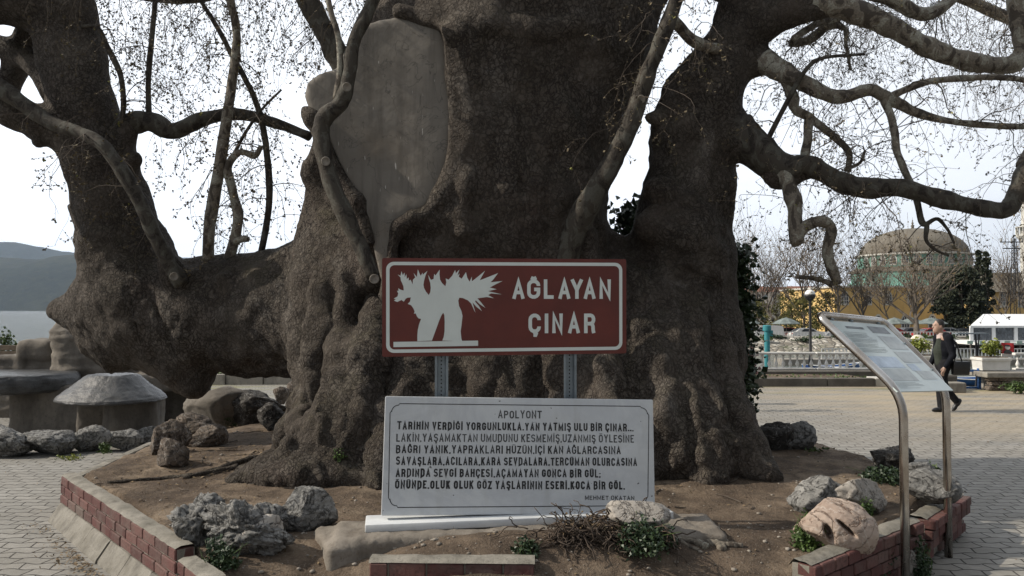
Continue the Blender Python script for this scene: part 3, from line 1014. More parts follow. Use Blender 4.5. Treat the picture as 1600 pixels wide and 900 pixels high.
for x_, y_, r_ in [(1040, 438, .12), (1000, 512, .11), (1098, 474, .09), (1128, 596, .09), (884, 300, .09), (730, 352, .13), (640, 362, .14), (1060, 610, .10), (515, 520, .10), (560, 560, .10), (700, 590, .12), (960, 640, .10),
                   (220, 500, .10), (400, 470, .10), (350, 440, .08), (1090, 250, .07), (1120, 690, .10), (1010, 690, .11), (610, 650, .11), (490, 600, .09)]:
    q, d = vol.surf(x_, y_); vol.ell(q + ray(x_, y_).normalized() * r_ * .45, (r_, r_, r_ * 1.2), .07)
for line_, r_ in [([(975, 460), (984, 560), (972, 650), (975, 730)], .055), ([(1062, 540), (1075, 650), (1082, 735)], .05), ([(566, 590), (540, 650), (500, 722)], .055), ([(482, 430), (478, 520), (466, 600)], .06), ([(612, 550), (600, 620), (570, 690)], .05),
                  ([(1115, 590), (1135, 680), (1160, 735)], .04), ([(655, 620), (640, 690), (620, 745)], .045), ([(228, 440), (262, 520), (292, 575)], .035), ([(202, 450), (218, 520), (250, 568)], .03), ([(160, 480), (175, 530)], .03),
                  ([(1020, 590), (1018, 680), (1020, 745)], .05), ([(860, 380), (850, 300), (870, 230)], .035), ([(920, 300), (930, 360), (950, 410)], .045), ([(520, 560), (505, 630), (480, 690)], .045), ([(1000, 420), (1060, 440), (1110, 470)], .04), ([(812, 285), (818, 300)], .05)]:
    furrow(line_, r_)

for line_, rr_ in [([(378, 744), (420, 738), (470, 736), (520, 738)], (.07, .11, .12, .10)), ([(400, 752), (450, 752), (500, 754), (560, 756)], (.05, .08, .09, .08)), ([(520, 742), (560, 752), (590, 764)], (.10, .08, .05))]:
    vol.chain([(on_soil(x, y) + Vector((0, 0, r * .3)), r) for (x, y), r in zip(line_, rr_)], .06)

# outline of the plaster patch (front view), its plane leans a little to the left
PL = [(592, 30), (622, 25), (655, 36), (668, 38), (690, 44), (697, 70), (701, 115), (707, 170), (706, 215), (698, 258), (684, 296), (664, 322), (640, 332), (620, 346), (612, 375), (609, 410), (604, 452),
      (594, 432), (579, 368), (560, 306), (532, 258), (509, 205), (497, 186), (484, 172), (475, 148), (480, 128), (497, 115), (528, 106), (538, 84), (548, 58), (566, 40)]


def plaster_front(X, Z):
    q = np.maximum(-0.6 - X, 0)
    return 7.15 + 0.03 * q - 0.02 * np.exp(-((X + 0.8) / 0.25) ** 2 - ((Z - 3.6) / 0.8) ** 2) + 0.02 * np.exp(-((X + 1.05) / 0.2) ** 2 - ((Z - 3.1) / 0.28) ** 2)


def on_plaster(x, y):
    d = 7.2
    for _ in range(8):
        q = P(x, y, d); d += float(plaster_front(np.array(q.x), np.array(q.z))) - q.y
    return (q.x, q.z)


PLW = [on_plaster(x, y) for x, y in PL]
reg = vol.region((-2.3, 6.0, 1.7), (-0.3, 8.0, 4.9))
sl, Xa, Ya, Za = reg
X2, Z2 = np.meshgrid(Xa[:, 0, 0], Za[0, 0, :], indexing='ij')
pd = poly_sdf(X2, Z2, PLW)
yf = plaster_front(X2, Z2)
cut = np.maximum(pd[:, None, :] + 0.012, Ya - (yf + 0.06)[:, None, :])
vol.a[sl] = np.maximum(vol.a[sl], -cut).astype(np.float32)
# the bark rolls over the edge of the filling
cen = np.mean(np.array(PLW), 0)
for idx in (list(range(1, 17)), list(range(18, 24))):
    pts = []
    for n_ in idx:
        q = np.array(PLW[n_]); dv = (q - cen) / np.linalg.norm(q - cen)
        q = q + dv * 0.055
        pts.append((Vector((q[0], float(plaster_front(np.array(q[0]), np.array(q[1]))) + 0.03, q[1])), 0.062 + 0.018 * math.sin(n_ * 2.1)))
    vol.chain(pts, 0.06)
V, F = vol.net()
del vol
V = relax(V, F, 2, 0.5)
N = net_normals(V, F)
low = fbm(V * np.array([1.5, 1.5, 1.1]), 3, 3)
flu = fbm(V * np.array([3.4, 3.4, 1.0]) + 0.25 * low[:, None], 3, 9, ridged=True)
bil = np.abs(fbm(V * np.array([2.3, 2.3, 1.25]) + 0.2 * low[:, None], 3, 13)) ** 0.75
med = fbm(V * 4.6, 4, 5)
fin = fbm(V * np.array([13.0, 13.0, 8.0]), 3, 7, ridged=True)
zz = V[:, 2]
base_w = np.clip((2.6 - zz) / 1.6, 0.25, 1.0)
slim = np.clip((np.abs(V[:, 0]) - 3.0) / 1.0, 0, 1) * (zz > 3.0)
right_up = ((V[:, 0] > 2.15) & (zz > 3.1)).astype(float)
damp = 1 - 0.55 * np.maximum(slim, right_up)
disp = (0.055 * low + 0.050 * flu * base_w + 0.16 * (bil - 0.25) * base_w * np.clip((V[:, 0] + 2.6) / 0.4, 0.25, 1) + 0.038 * med + 0.006 * fin) * damp
near = poly_sdf(V[:, 0], V[:, 2], PLW)
disp = np.where((V[:, 1] < 7.9) & (V[:, 2] > 1.8), disp * np.clip(np.abs(near) / 0.16, 0.25, 1), disp)
V = V + N * disp[:, None]
ground = soil_z(V[:, 0], V[:, 1])
trunk = link_mesh("trunk", V, F, M['bark'], tree, True)

pv = Vol((-2.4, 6.85, 1.75), (-0.35, 8.3, 4.75), 0.028)
X2, Z2 = np.meshgrid(pv.lo[0] + pv.h * np.arange(pv.n[0]), pv.lo[2] + pv.h * np.arange(pv.n[2]), indexing='ij')
Yv = (pv.lo[1] + pv.h * np.arange(pv.n[1]))[None, :, None]
pd = poly_sdf(X2, Z2, PLW); yf = plaster_front(X2, Z2)
A1 = (pd - 0.012)[:, None, :] + 0 * Yv; B1 = np.maximum(yf[:, None, :] - Yv, Yv - (yf + 0.75)[:, None, :])
hh = np.maximum(0.04 - np.abs(A1 - B1), 0) / 0.04
pv.a = (np.maximum(A1, B1) + hh * hh * 0.04 * 0.25).astype(np.float32)
V, F = pv.net(); V = relax(V, F, 2, 0.5)
N = net_normals(V, F)
V = V + N * (0.012 * fbm(V * 1.8, 3, 70) + 0.003 * fbm(V * 9, 3, 71))[:, None]
pl = link_mesh("plaster_patch", V, F, M['plaster'], tree, True)
T(pl, "smooth grey plaster filling the old wound of the trunk")


# ------------------------------------------------------------------ limbs
def spline(pts, sub=6):
    """Catmull-Rom through (Vector, r)"""
    out = []
    n = len(pts)
    for i in range(n - 1):
        p0, r0 = pts[max(i - 1, 0)]; p1, r1 = pts[i]; p2, r2 = pts[i + 1]; p3, r3 = pts[min(i + 2, n - 1)]
        for k in range(sub):
            t = k / sub
            q = 0.5 * ((2 * p1) + (p2 - p0) * t + (2 * p0 - 5 * p1 + 4 * p2 - p3) * t * t + (3 * p1 - p0 - 3 * p2 + p3) * t ** 3)
            out.append((q, r1 + (r2 - r1) * t))
    out.append(pts[-1])
    return out


limb_lines = []


def limb(pts, m='limb', d=None, knots=(), wob=0.045, seed=0, sub=6, n=12, cut=True, twiggy=1.0):
    line = spline(px_chain(pts, d) if not isinstance(pts[0][0], Vector) else pts, sub)
    rng = random.Random(seed + int(abs(line[0][0].x) * 1000))
    b = MB()
    rr = []
    for k, (q, r) in enumerate(line):
        rr.append(r * (1 + wob * math.sin(k * 0.9 + rng.random()) + rng.uniform(-wob, wob) * 0.7))
    b.tube([q for q, r in line], rr, n)
    for v in b.v:                                                  # uneven round
        w = vnoise(np.array([[v.x * 9, v.y * 9, v.z * 9]]), 5)[0]
        rad = rr[0] * 0.12
        v += Vector((w, -w, w * 0.5)) * min(rad, 0.012)
    o = b.build("limb", M[m], tree, True)
    limb_lines.append((line, twiggy))
    for (kx, ky, kr, kd) in knots:                                 # round pruning cuts
        kb = MB()
        c = P(kx, ky, kd)
        nrm = (CAMP - c).normalized()
        Mx = nrm.to_track_quat('Z', 'Y').to_matrix()
        r = kr * kd / FPX
        kb.lathe(c, [(r * 1.12, -0.05), (r * 1.1, 0.0), (r * 0.98, 0.006), (r * 0.9, 0.002), (0.0, 0.001)], 14, Mx)
        kb.build("pruning_cut", M['cut_wood'], o, True)
    return o


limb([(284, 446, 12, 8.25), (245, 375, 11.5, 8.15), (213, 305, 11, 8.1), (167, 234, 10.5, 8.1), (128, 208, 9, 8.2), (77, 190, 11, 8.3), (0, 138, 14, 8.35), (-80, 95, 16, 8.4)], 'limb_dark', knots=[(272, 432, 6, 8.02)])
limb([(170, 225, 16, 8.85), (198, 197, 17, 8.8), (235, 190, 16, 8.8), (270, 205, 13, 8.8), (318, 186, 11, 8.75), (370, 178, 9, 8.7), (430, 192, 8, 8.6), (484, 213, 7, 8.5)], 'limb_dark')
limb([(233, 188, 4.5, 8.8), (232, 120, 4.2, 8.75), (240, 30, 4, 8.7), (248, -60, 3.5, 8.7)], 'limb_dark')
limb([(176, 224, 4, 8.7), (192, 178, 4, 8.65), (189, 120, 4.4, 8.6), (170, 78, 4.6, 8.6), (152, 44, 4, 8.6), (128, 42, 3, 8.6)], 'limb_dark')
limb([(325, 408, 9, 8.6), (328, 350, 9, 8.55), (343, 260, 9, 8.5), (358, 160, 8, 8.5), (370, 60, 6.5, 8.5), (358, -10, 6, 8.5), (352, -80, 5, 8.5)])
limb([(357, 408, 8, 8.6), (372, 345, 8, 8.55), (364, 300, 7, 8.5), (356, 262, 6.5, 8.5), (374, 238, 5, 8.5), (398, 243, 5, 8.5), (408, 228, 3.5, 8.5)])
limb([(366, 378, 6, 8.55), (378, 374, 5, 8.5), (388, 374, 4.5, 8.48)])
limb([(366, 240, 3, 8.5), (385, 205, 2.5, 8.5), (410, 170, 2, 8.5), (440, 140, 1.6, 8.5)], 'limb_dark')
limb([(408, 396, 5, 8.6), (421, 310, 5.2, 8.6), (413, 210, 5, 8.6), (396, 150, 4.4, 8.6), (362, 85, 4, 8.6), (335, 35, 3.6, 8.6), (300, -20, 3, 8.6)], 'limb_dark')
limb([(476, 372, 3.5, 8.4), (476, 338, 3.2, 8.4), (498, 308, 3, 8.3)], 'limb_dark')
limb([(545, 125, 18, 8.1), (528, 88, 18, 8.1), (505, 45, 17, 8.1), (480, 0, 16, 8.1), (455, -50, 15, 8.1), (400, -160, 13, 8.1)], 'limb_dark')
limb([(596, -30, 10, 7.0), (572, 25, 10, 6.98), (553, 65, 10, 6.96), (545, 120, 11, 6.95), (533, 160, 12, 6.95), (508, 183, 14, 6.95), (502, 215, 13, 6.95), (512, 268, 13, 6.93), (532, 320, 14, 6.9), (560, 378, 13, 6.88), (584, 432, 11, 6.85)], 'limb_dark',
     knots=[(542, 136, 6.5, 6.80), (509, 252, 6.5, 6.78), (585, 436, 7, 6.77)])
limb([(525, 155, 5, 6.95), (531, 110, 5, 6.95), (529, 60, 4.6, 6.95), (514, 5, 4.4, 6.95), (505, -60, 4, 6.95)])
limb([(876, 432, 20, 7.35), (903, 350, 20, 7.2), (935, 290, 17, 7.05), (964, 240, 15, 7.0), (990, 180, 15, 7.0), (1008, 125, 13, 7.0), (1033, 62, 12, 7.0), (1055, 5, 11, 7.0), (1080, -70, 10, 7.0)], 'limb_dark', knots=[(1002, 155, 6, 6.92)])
limb([(1052, 30, 8, 7.2), (1080, 62, 9, 7.4), (1115, 76, 9, 7.6), (1140, 80, 9, 7.8)])
# right-hand limbs
limb([(1230, 20, 22, 7.72), (1290, 6, 19.5, 7.6), (1340, 20, 18, 7.55), (1400, 46, 16, 7.5), (1450, 75, 15, 7.5), (1510, 95, 14.5, 7.5), (1580, 101, 14, 7.5), (1598, 70, 14, 7.5), (1590, 10, 14, 7.5), (1585, -70, 13, 7.5)], sub=7)
limb([(1300, -20, 10, 7.6), (1380, -5, 11, 7.7), (1440, 22, 11, 7.8), (1480, 5, 9, 7.9), (1520, -40, 8, 8.0)])
limb([(1195, 96, 18, 7.75), (1222, 112, 16, 7.6), (1245, 125, 14, 7.5), (1290, 146, 11, 7.4), (1320, 151, 10, 7.4), (1360, 140, 9.5, 7.4), (1390, 155, 9, 7.4), (1430, 175, 7, 7.4), (1480, 188, 6, 7.4), (1530, 194, 5, 7.4), (1600, 198, 4.5, 7.4), (1680, 190, 4, 7.4)])
limb([(1390, 152, 6, 7.4), (1420, 138, 5.5, 7.35), (1460, 126, 5, 7.3), (1530, 121, 5, 7.3), (1580, 122, 4.5, 7.3), (1640, 135, 4, 7.3)])
limb([(1382, 155, 7, 7.4), (1396, 195, 6, 7.35), (1402, 240, 6, 7.3), (1424, 288, 5, 7.3)])
limb([(1222, 115, 9, 7.6), (1238, 150, 9, 7.55), (1243, 170, 8, 7.5), (1268, 186, 7, 7.5), (1298, 210, 6, 7.5), (1325, 235, 5.5, 7.5), (1326, 268, 4.5, 7.5)])
limb([(1263, 186, 7, 7.5), (1262, 215, 7, 7.45), (1256, 255, 7.5, 7.42)])
limb([(1320, 265, 3, 7.5), (1343, 255, 2.4, 7.5), (1352, 235, 2, 7.5)])
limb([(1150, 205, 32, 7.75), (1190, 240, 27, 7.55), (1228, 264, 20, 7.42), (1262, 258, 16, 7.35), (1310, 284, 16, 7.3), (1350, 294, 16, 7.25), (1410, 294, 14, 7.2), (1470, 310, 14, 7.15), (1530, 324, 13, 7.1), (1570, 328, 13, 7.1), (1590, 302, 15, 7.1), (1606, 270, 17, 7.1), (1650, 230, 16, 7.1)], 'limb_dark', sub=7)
limb([(1226, 270, 15, 7.4), (1240, 318, 12, 7.3), (1244, 368, 12, 7.25), (1248, 380, 10, 7.22)], sub=8)
limb([(1244, 368, 10, 7.25), (1262, 352, 9, 7.22), (1284, 346, 9, 7.2), (1298, 358, 9, 7.2), (1293, 395, 8.5, 7.2), (1300, 420, 8, 7.2), (1309, 444, 7, 7.2)], sub=7)
limb([(1300, 445, 5, 7.2), (1284, 438, 4, 7.2), (1262, 434, 3.5, 7.2), (1243, 433, 3, 7.2)])
limb([(1430, 300, 5, 7.2), (1440, 345, 5, 7.2), (1448, 352, 4, 7.2), (1447, 375, 3, 7.2), (1462, 390, 2.4, 7.2), (1482, 400, 1.8, 7.2)], 'limb_dark')
limb([(1448, 350, 3.5, 7.2), (1465, 342, 3, 7.2), (1480, 358, 2.5, 7.2), (1491, 380, 1.6, 7.2)], 'limb_dark')
limb([(1196, 225, 4, 7.5), (1232, 155, 4, 7.4), (1260, 108, 3.5, 7.35), (1288, 90, 3, 7.3), (1350, 85, 2, 7.3)], 'limb_dark')
limb([(1240, 60, 5, 7.7), (1280, 35, 6, 8.0), (1310, 28, 7, 8.2), (1240, 66, 6, 8.4)][:3])
limb([(1235, 68, 6, 8.2), (1265, 62, 7, 8.25), (1295, 40, 7, 8.3), (1320, 45, 4, 8.3), (1322, 70, 3, 8.3), (1330, 110, 2, 8.3)])
limb([(1600, 260, 12, 7.15), (1640, 180, 11, 7.4), (1660, 80, 10, 7.6), (1660, -60, 9, 7.8)])
# higher limbs, most of them over the frame
V3 = Vector
limb([(V3((-5.0, 8.85, 5.6)), .17), (V3((-4.2, 8.6, 5.75)), .12), (V3((-3.2, 8.4, 5.7)), .09), (V3((-2.3, 8.3, 5.5)), .06), (V3((-1.6, 8.0, 5.6)), .04)], 'limb_dark', twiggy=2)
limb([(V3((-0.9, 8.4, 5.9)), .2), (V3((-1.9, 8.9, 6.1)), .14), (V3((-3.0, 9.4, 5.9)), .1), (V3((-4.1, 9.9, 5.8)), .06), (V3((-5.2, 10.2, 6.0)), .04)], 'limb_dark', twiggy=2)
limb([(V3((-5.2, 9.0, 6.2)), .2), (V3((-4.6, 8.0, 6.5)), .14), (V3((-3.6, 7.4, 6.3)), .1), (V3((-2.6, 7.2, 5.9)), .06)], 'limb_dark', twiggy=1.4)
limb([(V3((-5.3, 8.9, 6.2)), .25), (V3((-6.6, 8.6, 6.4)), .18), (V3((-8.0, 8.2, 6.0)), .12), (V3((-9.4, 7.8, 5.6)), .07)], 'limb_dark')
limb([(V3((2.6, 7.9, 5.5)), .2), (V3((3.6, 8.3, 5.9)), .14), (V3((4.8, 8.6, 5.8)), .1), (V3((6.2, 8.9, 5.5)), .06)], 'limb', twiggy=2)
limb([(V3((2.7, 8.0, 5.9)), .2), (V3((3.6, 9.2, 6.3)), .14), (V3((5.0, 10.0, 6.2)), .1), (V3((7.0, 10.6, 5.7)), .06)], 'limb', twiggy=2)
limb([(V3((2.3, 8.1, 5.2)), .16), (V3((1.6, 8.8, 5.6)), .12), (V3((1.2, 9.8, 5.6)), .08), (V3((1.0, 10.8, 5.2)), .05)], 'limb_dark', twiggy=1.2)
limb([(V3((0.9, 8.4, 6.9)), .4), (V3((1.4, 8.2, 8.2)), .3), (V3((2.4, 8.0, 9.6)), .2), (V3((3.4, 7.8, 11.0)), .1)], 'limb_dark', twiggy=.5)
limb([(V3((0.3, 8.7, 6.9)), .4), (V3((-0.6, 8.9, 8.4)), .3), (V3((-1.6, 9.0, 9.8)), .2), (V3((-2.6, 9.2, 11.0)), .1)], 'limb_dark', twiggy=.5)
limb([(V3((-5.6, 9.0, 6.9)), .34), (V3((-6.0, 9.1, 8.2)), .25), (V3((-6.4, 9.4, 9.6)), .15), (V3((-7.0, 9.6, 10.8)), .08)], 'limb_dark', twiggy=.5)

# ------------------------------------------------------------------ pendulous twigs with opening buds
rng = random.Random(77)
tw, bd, yl = MB(), MB(), MB()


def bud(p, s, mb):
    """small tuft: crossed folded leaves"""
    b = len(mb.v)
    for q in range(2):
        u = Vector((rng.gauss(0, 1), rng.gauss(0, 1), rng.gauss(0, 1)))
        if u.length < 1e-3: u = Vector((1, 0, 0))
        u.normalize()
        w = u.orthogonal().normalized() * rng.uniform(0.35, 0.7)
        mb.poly([p, p + (u * 0.5 + w) * s, p + u * s * 1.1, p + (u * 0.5 - w) * s])


def shoot(p, d, L, r, droop, lvl):
    n = max(4, int(L / 0.09))
    step = L / n
    pts, rs = [p.copy()], [r]
    q = p.copy(); v = d.normalized()
    kids = []
    for k in range(n):
        v = v + Vector((rng.gauss(0, .24), rng.gauss(0, .24), rng.gauss(0, .18) - droop * step * 3.0))
        v.normalize()
        q = q + v * step
        pts.append(q.copy()); rs.append(max(r * (1 - 0.8 * (k + 1) / n), 0.0014))
        if lvl < 2 and k > 0 and rng.random() < (0.62 if lvl == 0 else 0.5):
            kids.append((q.copy(), v.copy(), rs[-1]))
        if lvl >= 1 and rng.random() < 0.6:
            bud(q, rng.uniform(0.009, 0.021), bd if rng.random() < 0.975 else yl)
    tw.tube(pts, rs, 4 if lvl == 0 else 3, cap=False)
    bud(q, rng.uniform(0.013, 0.027), bd if rng.random() < 0.97 else yl)
    for (kp, kv, kr) in kids:
        side = kv.cross(Vector((rng.gauss(0, 1), rng.gauss(0, 1), rng.gauss(0, 1)))).normalized()
        kd = (kv * 0.6 + side).normalized()
        shoot(kp, kd, L * rng.uniform(0.22, 0.45), kr * 0.65, droop * 1.2, lvl + 1)


for line, dens in limb_lines:
    Ls = sum((line[k + 1][0] - line[k][0]).length for k in range(len(line) - 1))
    rmean = sum(r for q, r in line) / len(line)
    nsp = int(Ls * (7.0 if line[0][0].x > 1.5 else 5.2) * dens + rng.random())
    for _ in range(nsp):
        q, r = line[rng.randrange(max(1, int(len(line) * 0.15)), len(line))]
        if -2.0 < q.x < 1.05 and q.y < 7.45: continue               # nothing grows across the sign side of the trunk
        if q.x < -0.6 and q.z < 2.6: continue
        a = rng.uniform(0, 2 * math.pi)
        d = Vector((math.cos(a), math.sin(a), rng.uniform(-0.5, 0.8)))
        L = rng.uniform(0.45, 1.15) * (1.5 if dens >= 1.2 else 1.0) * (0.35 if q.x > 1.5 and q.z < 2.7 else 1)
        shoot(q, d, L, min(r * 0.5, rng.uniform(0.0035, 0.0075)), rng.uniform(0.5, 1.1), 0)
tw_o = tw.build("twigs", M['twig'], tree, True); T(tw_o, kind='stuff')
bd_o = bd.build("buds", M['bud'], tree); T(bd_o, kind='stuff')
yl_o = yl.build("young_leaves", M['young_leaf'], tree); T(yl_o, kind='stuff')

# exposed roots running over the soil
def root(pxs, r0, r1, m='bark', lift=0.3):
    pts = []
    for k, (x, y) in enumerate(pxs):
        q = on_soil(x, y); r = r0 + (r1 - r0) * k / (len(pxs) - 1)
        pts.append((q + Vector((0, 0, r * lift)), r))
    line = spline(pts, 5)
    b = MB(); b.tube([q for q, r in line], [r * (1 + 0.15 * math.sin(k * 1.7)) for k, (q, r) in enumerate(line)], 8)
    return b.build("root", M[m], tree, True)


root([(372, 732), (340, 738), (300, 745), (286, 748)], 0.035, 0.014)
root([(420, 716), (390, 722), (340, 734), (322, 738)], 0.04, 0.016)
root([(300, 744), (260, 748), (210, 752), (168, 754)], 0.022, 0.014)
root([(1100, 826), (1118, 848), (1128, 872), (1132, 896)], 0.024, 0.018, 'limb')
root([(1064, 848), (1078, 856), (1092, 866)], 0.018, 0.012, 'limb')
root([(1040, 884), (1080, 892), (1130, 898), (1160, 897)], 0.030, 0.02, 'limb')
root([(1105, 866), (1090, 882), (1078, 892)], 0.026, 0.018, 'limb')
del C
# ================================================================== brick edging of the raised bed
def brick_wall(name, label, p0, p1, z0, z1, courses, blen=0.25, thick=0.12, tilt=0.0, seed=0, cap=True, foot=False, missing=0.0, brk_r=0.0):
    """wall of separate bricks in bond with a mortar coping; p0 -> p1 along the outer face, the bed on its left-hand side"""
    rnd = random.Random(seed)
    p0, p1 = Vector((*p0, 0)), Vector((*p1, 0))
    e = (p1 - p0); L = e.length; e.normalize()
    nrm = Vector((e.y, -e.x, 0))                     # outwards
    root_ = thing(name, label, "wall", (p0.x, p0.y, 0))
    h = (z1 - z0) / courses
    rz = math.atan2(e.y, e.x)
    b = MB()
    for c in range(courses):
        u = -blen * 0.5 if c % 2 else 0.0
        while u < L - 0.02:
            u0, u1 = max(u, 0), min(u + blen, L)
            u += blen
            if u1 - u0 < 0.04 or rnd.random() < missing * (0.4 + c / courses): continue
            if u1 > L - brk_r * (c + 1) / courses: continue
            ctr = p0 + e * (u0 + u1) / 2 - nrm * (thick / 2 - rnd.uniform(0, 0.006) - tilt * (c + .5) * h) + Vector((0, 0, z0 + (c + 0.5) * h))
            Mr = Matrix.Rotation(rz + rnd.gauss(0, 0.006), 3, 'Z') @ Matrix.Rotation(rnd.gauss(0, 0.012), 3, 'Y')
            b.bbox_round(ctr, (u1 - u0 - 0.010, thick, h - 0.010), 0.006, M=Mr, seg=1)
    b.build("bricks", M['brick'], root_)
    b = MB()
    Lc = L - brk_r * 0.55
    b.box(p0 + e * (Lc / 2) - nrm * (thick / 2 + 0.006) + Vector((0, 0, (z0 + z1) / 2 - 0.004)), (Lc - 0.01, thick - 0.012, z1 - z0 - 0.01), rz)
    b.build("mortar_joints", M['mortar'], root_)
    if cap:
        n = max(6, int(L / 0.06)); rows = 5
        V = []; F = []
        for i in range(n + 1):
            for jx in range(rows):
                u = (L - brk_r) * i / n; w = -0.004 + (thick + 0.03) * jx / (rows - 1)
                q = p0 + e * u - nrm * w
                nz = vnoise(np.array([[q.x * 7, q.y * 7, 3.3]]), 8)[0]
                nz2 = vnoise(np.array([[q.x * 22, q.y * 22, 1.3]]), 9)[0]
                top = z1 + (0.0 if jx in (0,) else 0.016 + 0.006 * nz + 0.006 * nz2) - (0.05 if jx == rows - 1 else 0)
                V.append(Vector((q.x, q.y, top)) + nrm * (0.006 * nz2 if jx == 0 else 0))
        for i in range(n):
            for jx in range(rows - 1):
                a = i * rows + jx
                F.append([a, a + rows, a + rows + 1, a + 1][::-1])
        link_mesh("coping", V, F, M['mortar'], root_, 40)
    if foot:
        b = MB(); u = 0.0
        while u < L:
            ln = rnd.uniform(0.46, 0.56); u1 = min(u + ln, L)
            base = p0 + e * (u + 0.006)
            A = lambda uu, out, z: p0 + e * uu + nrm * out + Vector((0, 0, z))
            g = 0.006
            k = rnd.uniform(-0.012, 0.012)
            prof = [(0.008, z0 + 0.004), (0.025 + k, z0 - 0.012), (0.105 + k, 0.02), (0.112 + k, -0.03)]
            v0 = len(b.v)
            for uu in (u + g, u1 - g):
                for (o_, z_) in prof: b.v.append(A(uu, o_, z_))
                b.v.append(A(uu, -0.05, -0.03)); b.v.append(A(uu, -0.05, z0 + 0.004))
            for q in range(6):
                q2 = (q + 1) % 6
                b.face([v0 + q, v0 + 6 + q, v0 + 6 + q2, v0 + q2])
            b.face([v0 + q for q in reversed(range(6))]); b.face([v0 + 6 + q for q in range(6)])
            u = u1
        b.build("concrete_footing", M['footing'], root_, 30, True)
    return root_


brick_wall("brick_edging", "low red brick wall with concrete footing along the paving, below the bare soil", (-3.98, 7.0), (-2.06, 4.86), 0.145, 0.385, 3, 0.25, seed=2, foot=True)
brick_wall("brick_edging", "short broken stub of red brick wall stepping down beside the karst rock", (-2.02, 4.80), (-1.66, 4.38), 0.02, 0.335, 4, 0.25, seed=3, brk_r=0.06)
brick_wall("brick_edging", "piece of worn red brick wall with a mortar top in front of the marble slab", (-0.82, 4.545), (0.13, 4.52), 0.02, 0.405, 4, 0.22, seed=5, missing=0.02)
brick_wall("brick_edging", "red brick wall behind the steel pole, below the cream boulder", (1.74, 4.63), (2.88, 5.60), 0.03, 0.36, 4, 0.16, seed=7, tilt=0.1, missing=0.05)
brick_wall("brick_edging", "leaning end of red brick wall at the outer corner, cracked off behind the steel pole", (2.99, 5.73), (3.72, 6.52), 0.03, 0.335, 4, 0.16, seed=9, tilt=0.22, missing=0.03)
brick_wall("brick_edging", "low mortar kerb running back from the left brick corner to the edging stones", (-4.16, 9.0), (-4.0, 7.02), 0.10, 0.33, 2, 0.25, seed=12)
brick_wall("brick_edging", "low far side of the brick edging behind the right root", (3.74, 6.56), (3.28, 8.9), 0.03, 0.30, 3, 0.2, seed=14)

# ------------------------------------------------------------------ rocks
def rock(name, label, c, size, m, seed=0, rz=0.0, tilt=(0, 0), cuts=9, rough=0.16, sub=5, group=None, cat="rock", sink=0.0, holes=(), karst=0.0):
    rnd = np.random.RandomState(seed)
    bm = bmesh.new()
    bmesh.ops.create_icosphere(bm, subdivisions=sub, radius=1)
    V = np.array([v.co[:] for v in bm.verts]); F = [[v.index for v in f.verts] for f in bm.faces]
    bm.free()
    for _ in range(cuts):
        n = rnd.normal(size=3); n /= np.linalg.norm(n)
        cc = rnd.uniform(0.52, 0.88)
        d = V @ n - cc
        V = V - np.where(d > 0, d * 0.93, 0)[:, None] * n
    N = V / (np.linalg.norm(V, axis=1, keepdims=True) + 1e-9)
    o = rnd.uniform(0, 50, 3)
    V = V + N * (rough * fbm(V * 1.6 + o, 4, seed))[:, None] + N * (rough * 0.35 * fbm(V * 5 + o, 4, seed + 3, ridged=True))[:, None]
    if karst:
        kk = fbm(V * 3.2 + o, 4, seed + 8, ridged=True)
        V = V - N * (karst * np.clip(kk - 0.15, 0, 1))[:, None]
    V = V * (np.array(size) / 2)
    for (hx_, hy_, hz_, ax, ay, az, ang) in holes:                  # sunken hollows (in the rock's own frame)
        q = V - np.array([hx_, hy_, hz_]); cs, sn = math.cos(ang), math.sin(ang)
        qx = (q[:, 0] * cs + q[:, 2] * sn) / ax; qz = (-q[:, 0] * sn + q[:, 2] * cs) / az; qy = q[:, 1] / ay
        w = np.exp(-(qx ** 2 + qz ** 2) ** 2) * (np.abs(qy) < 1.5)
        V[:, 1] += 0.13 * w
    Mx = np.array((Matrix.Rotation(rz, 3, 'Z') @ Matrix.Rotation(tilt[0], 3, 'X') @ Matrix.Rotation(tilt[1], 3, 'Y')))
    V = V @ Mx.T
    c = np.array(c) + np.array([0, 0, V[:, 2].max() * 0 - V[:, 2].min() - sink])
    ob = link_mesh(name, (V).tolist(), F, M[m], None, True)
    ob.location = c
    return T(ob, label, cat, group)


def rock_px(label, x0, x1, y0, y1, m, seed, depth_ratio=0.8, cuts=9, rough=0.16, rz=0.0, tilt=(0, 0), z=None, sink_r=0.22, group=None, d=None, sub=5, karst=0.0, holes=(), name="rock"):
    """rock standing on the soil where the photograph shows its foot, with the size it has there"""
    if d is None:
        foot = on_soil((x0 + x1) / 2, y1 - (y1 - y0) * 0.12) if z is None else G((x0 + x1) / 2, y1 - (y1 - y0) * 0.12, z)
    else:
        foot = P((x0 + x1) / 2, y1, d)
    dist = foot.y
    w = (x1 - x0) / FPX * dist; h = (y1 - y0) / FPX * dist
    return rock(name, label, foot, (w * 1.1, w * depth_ratio, h * 1.12 * (1 + sink_r)), m, seed, rz, tilt, cuts, rough, sub, group, "rock", h * sink_r, holes, karst)


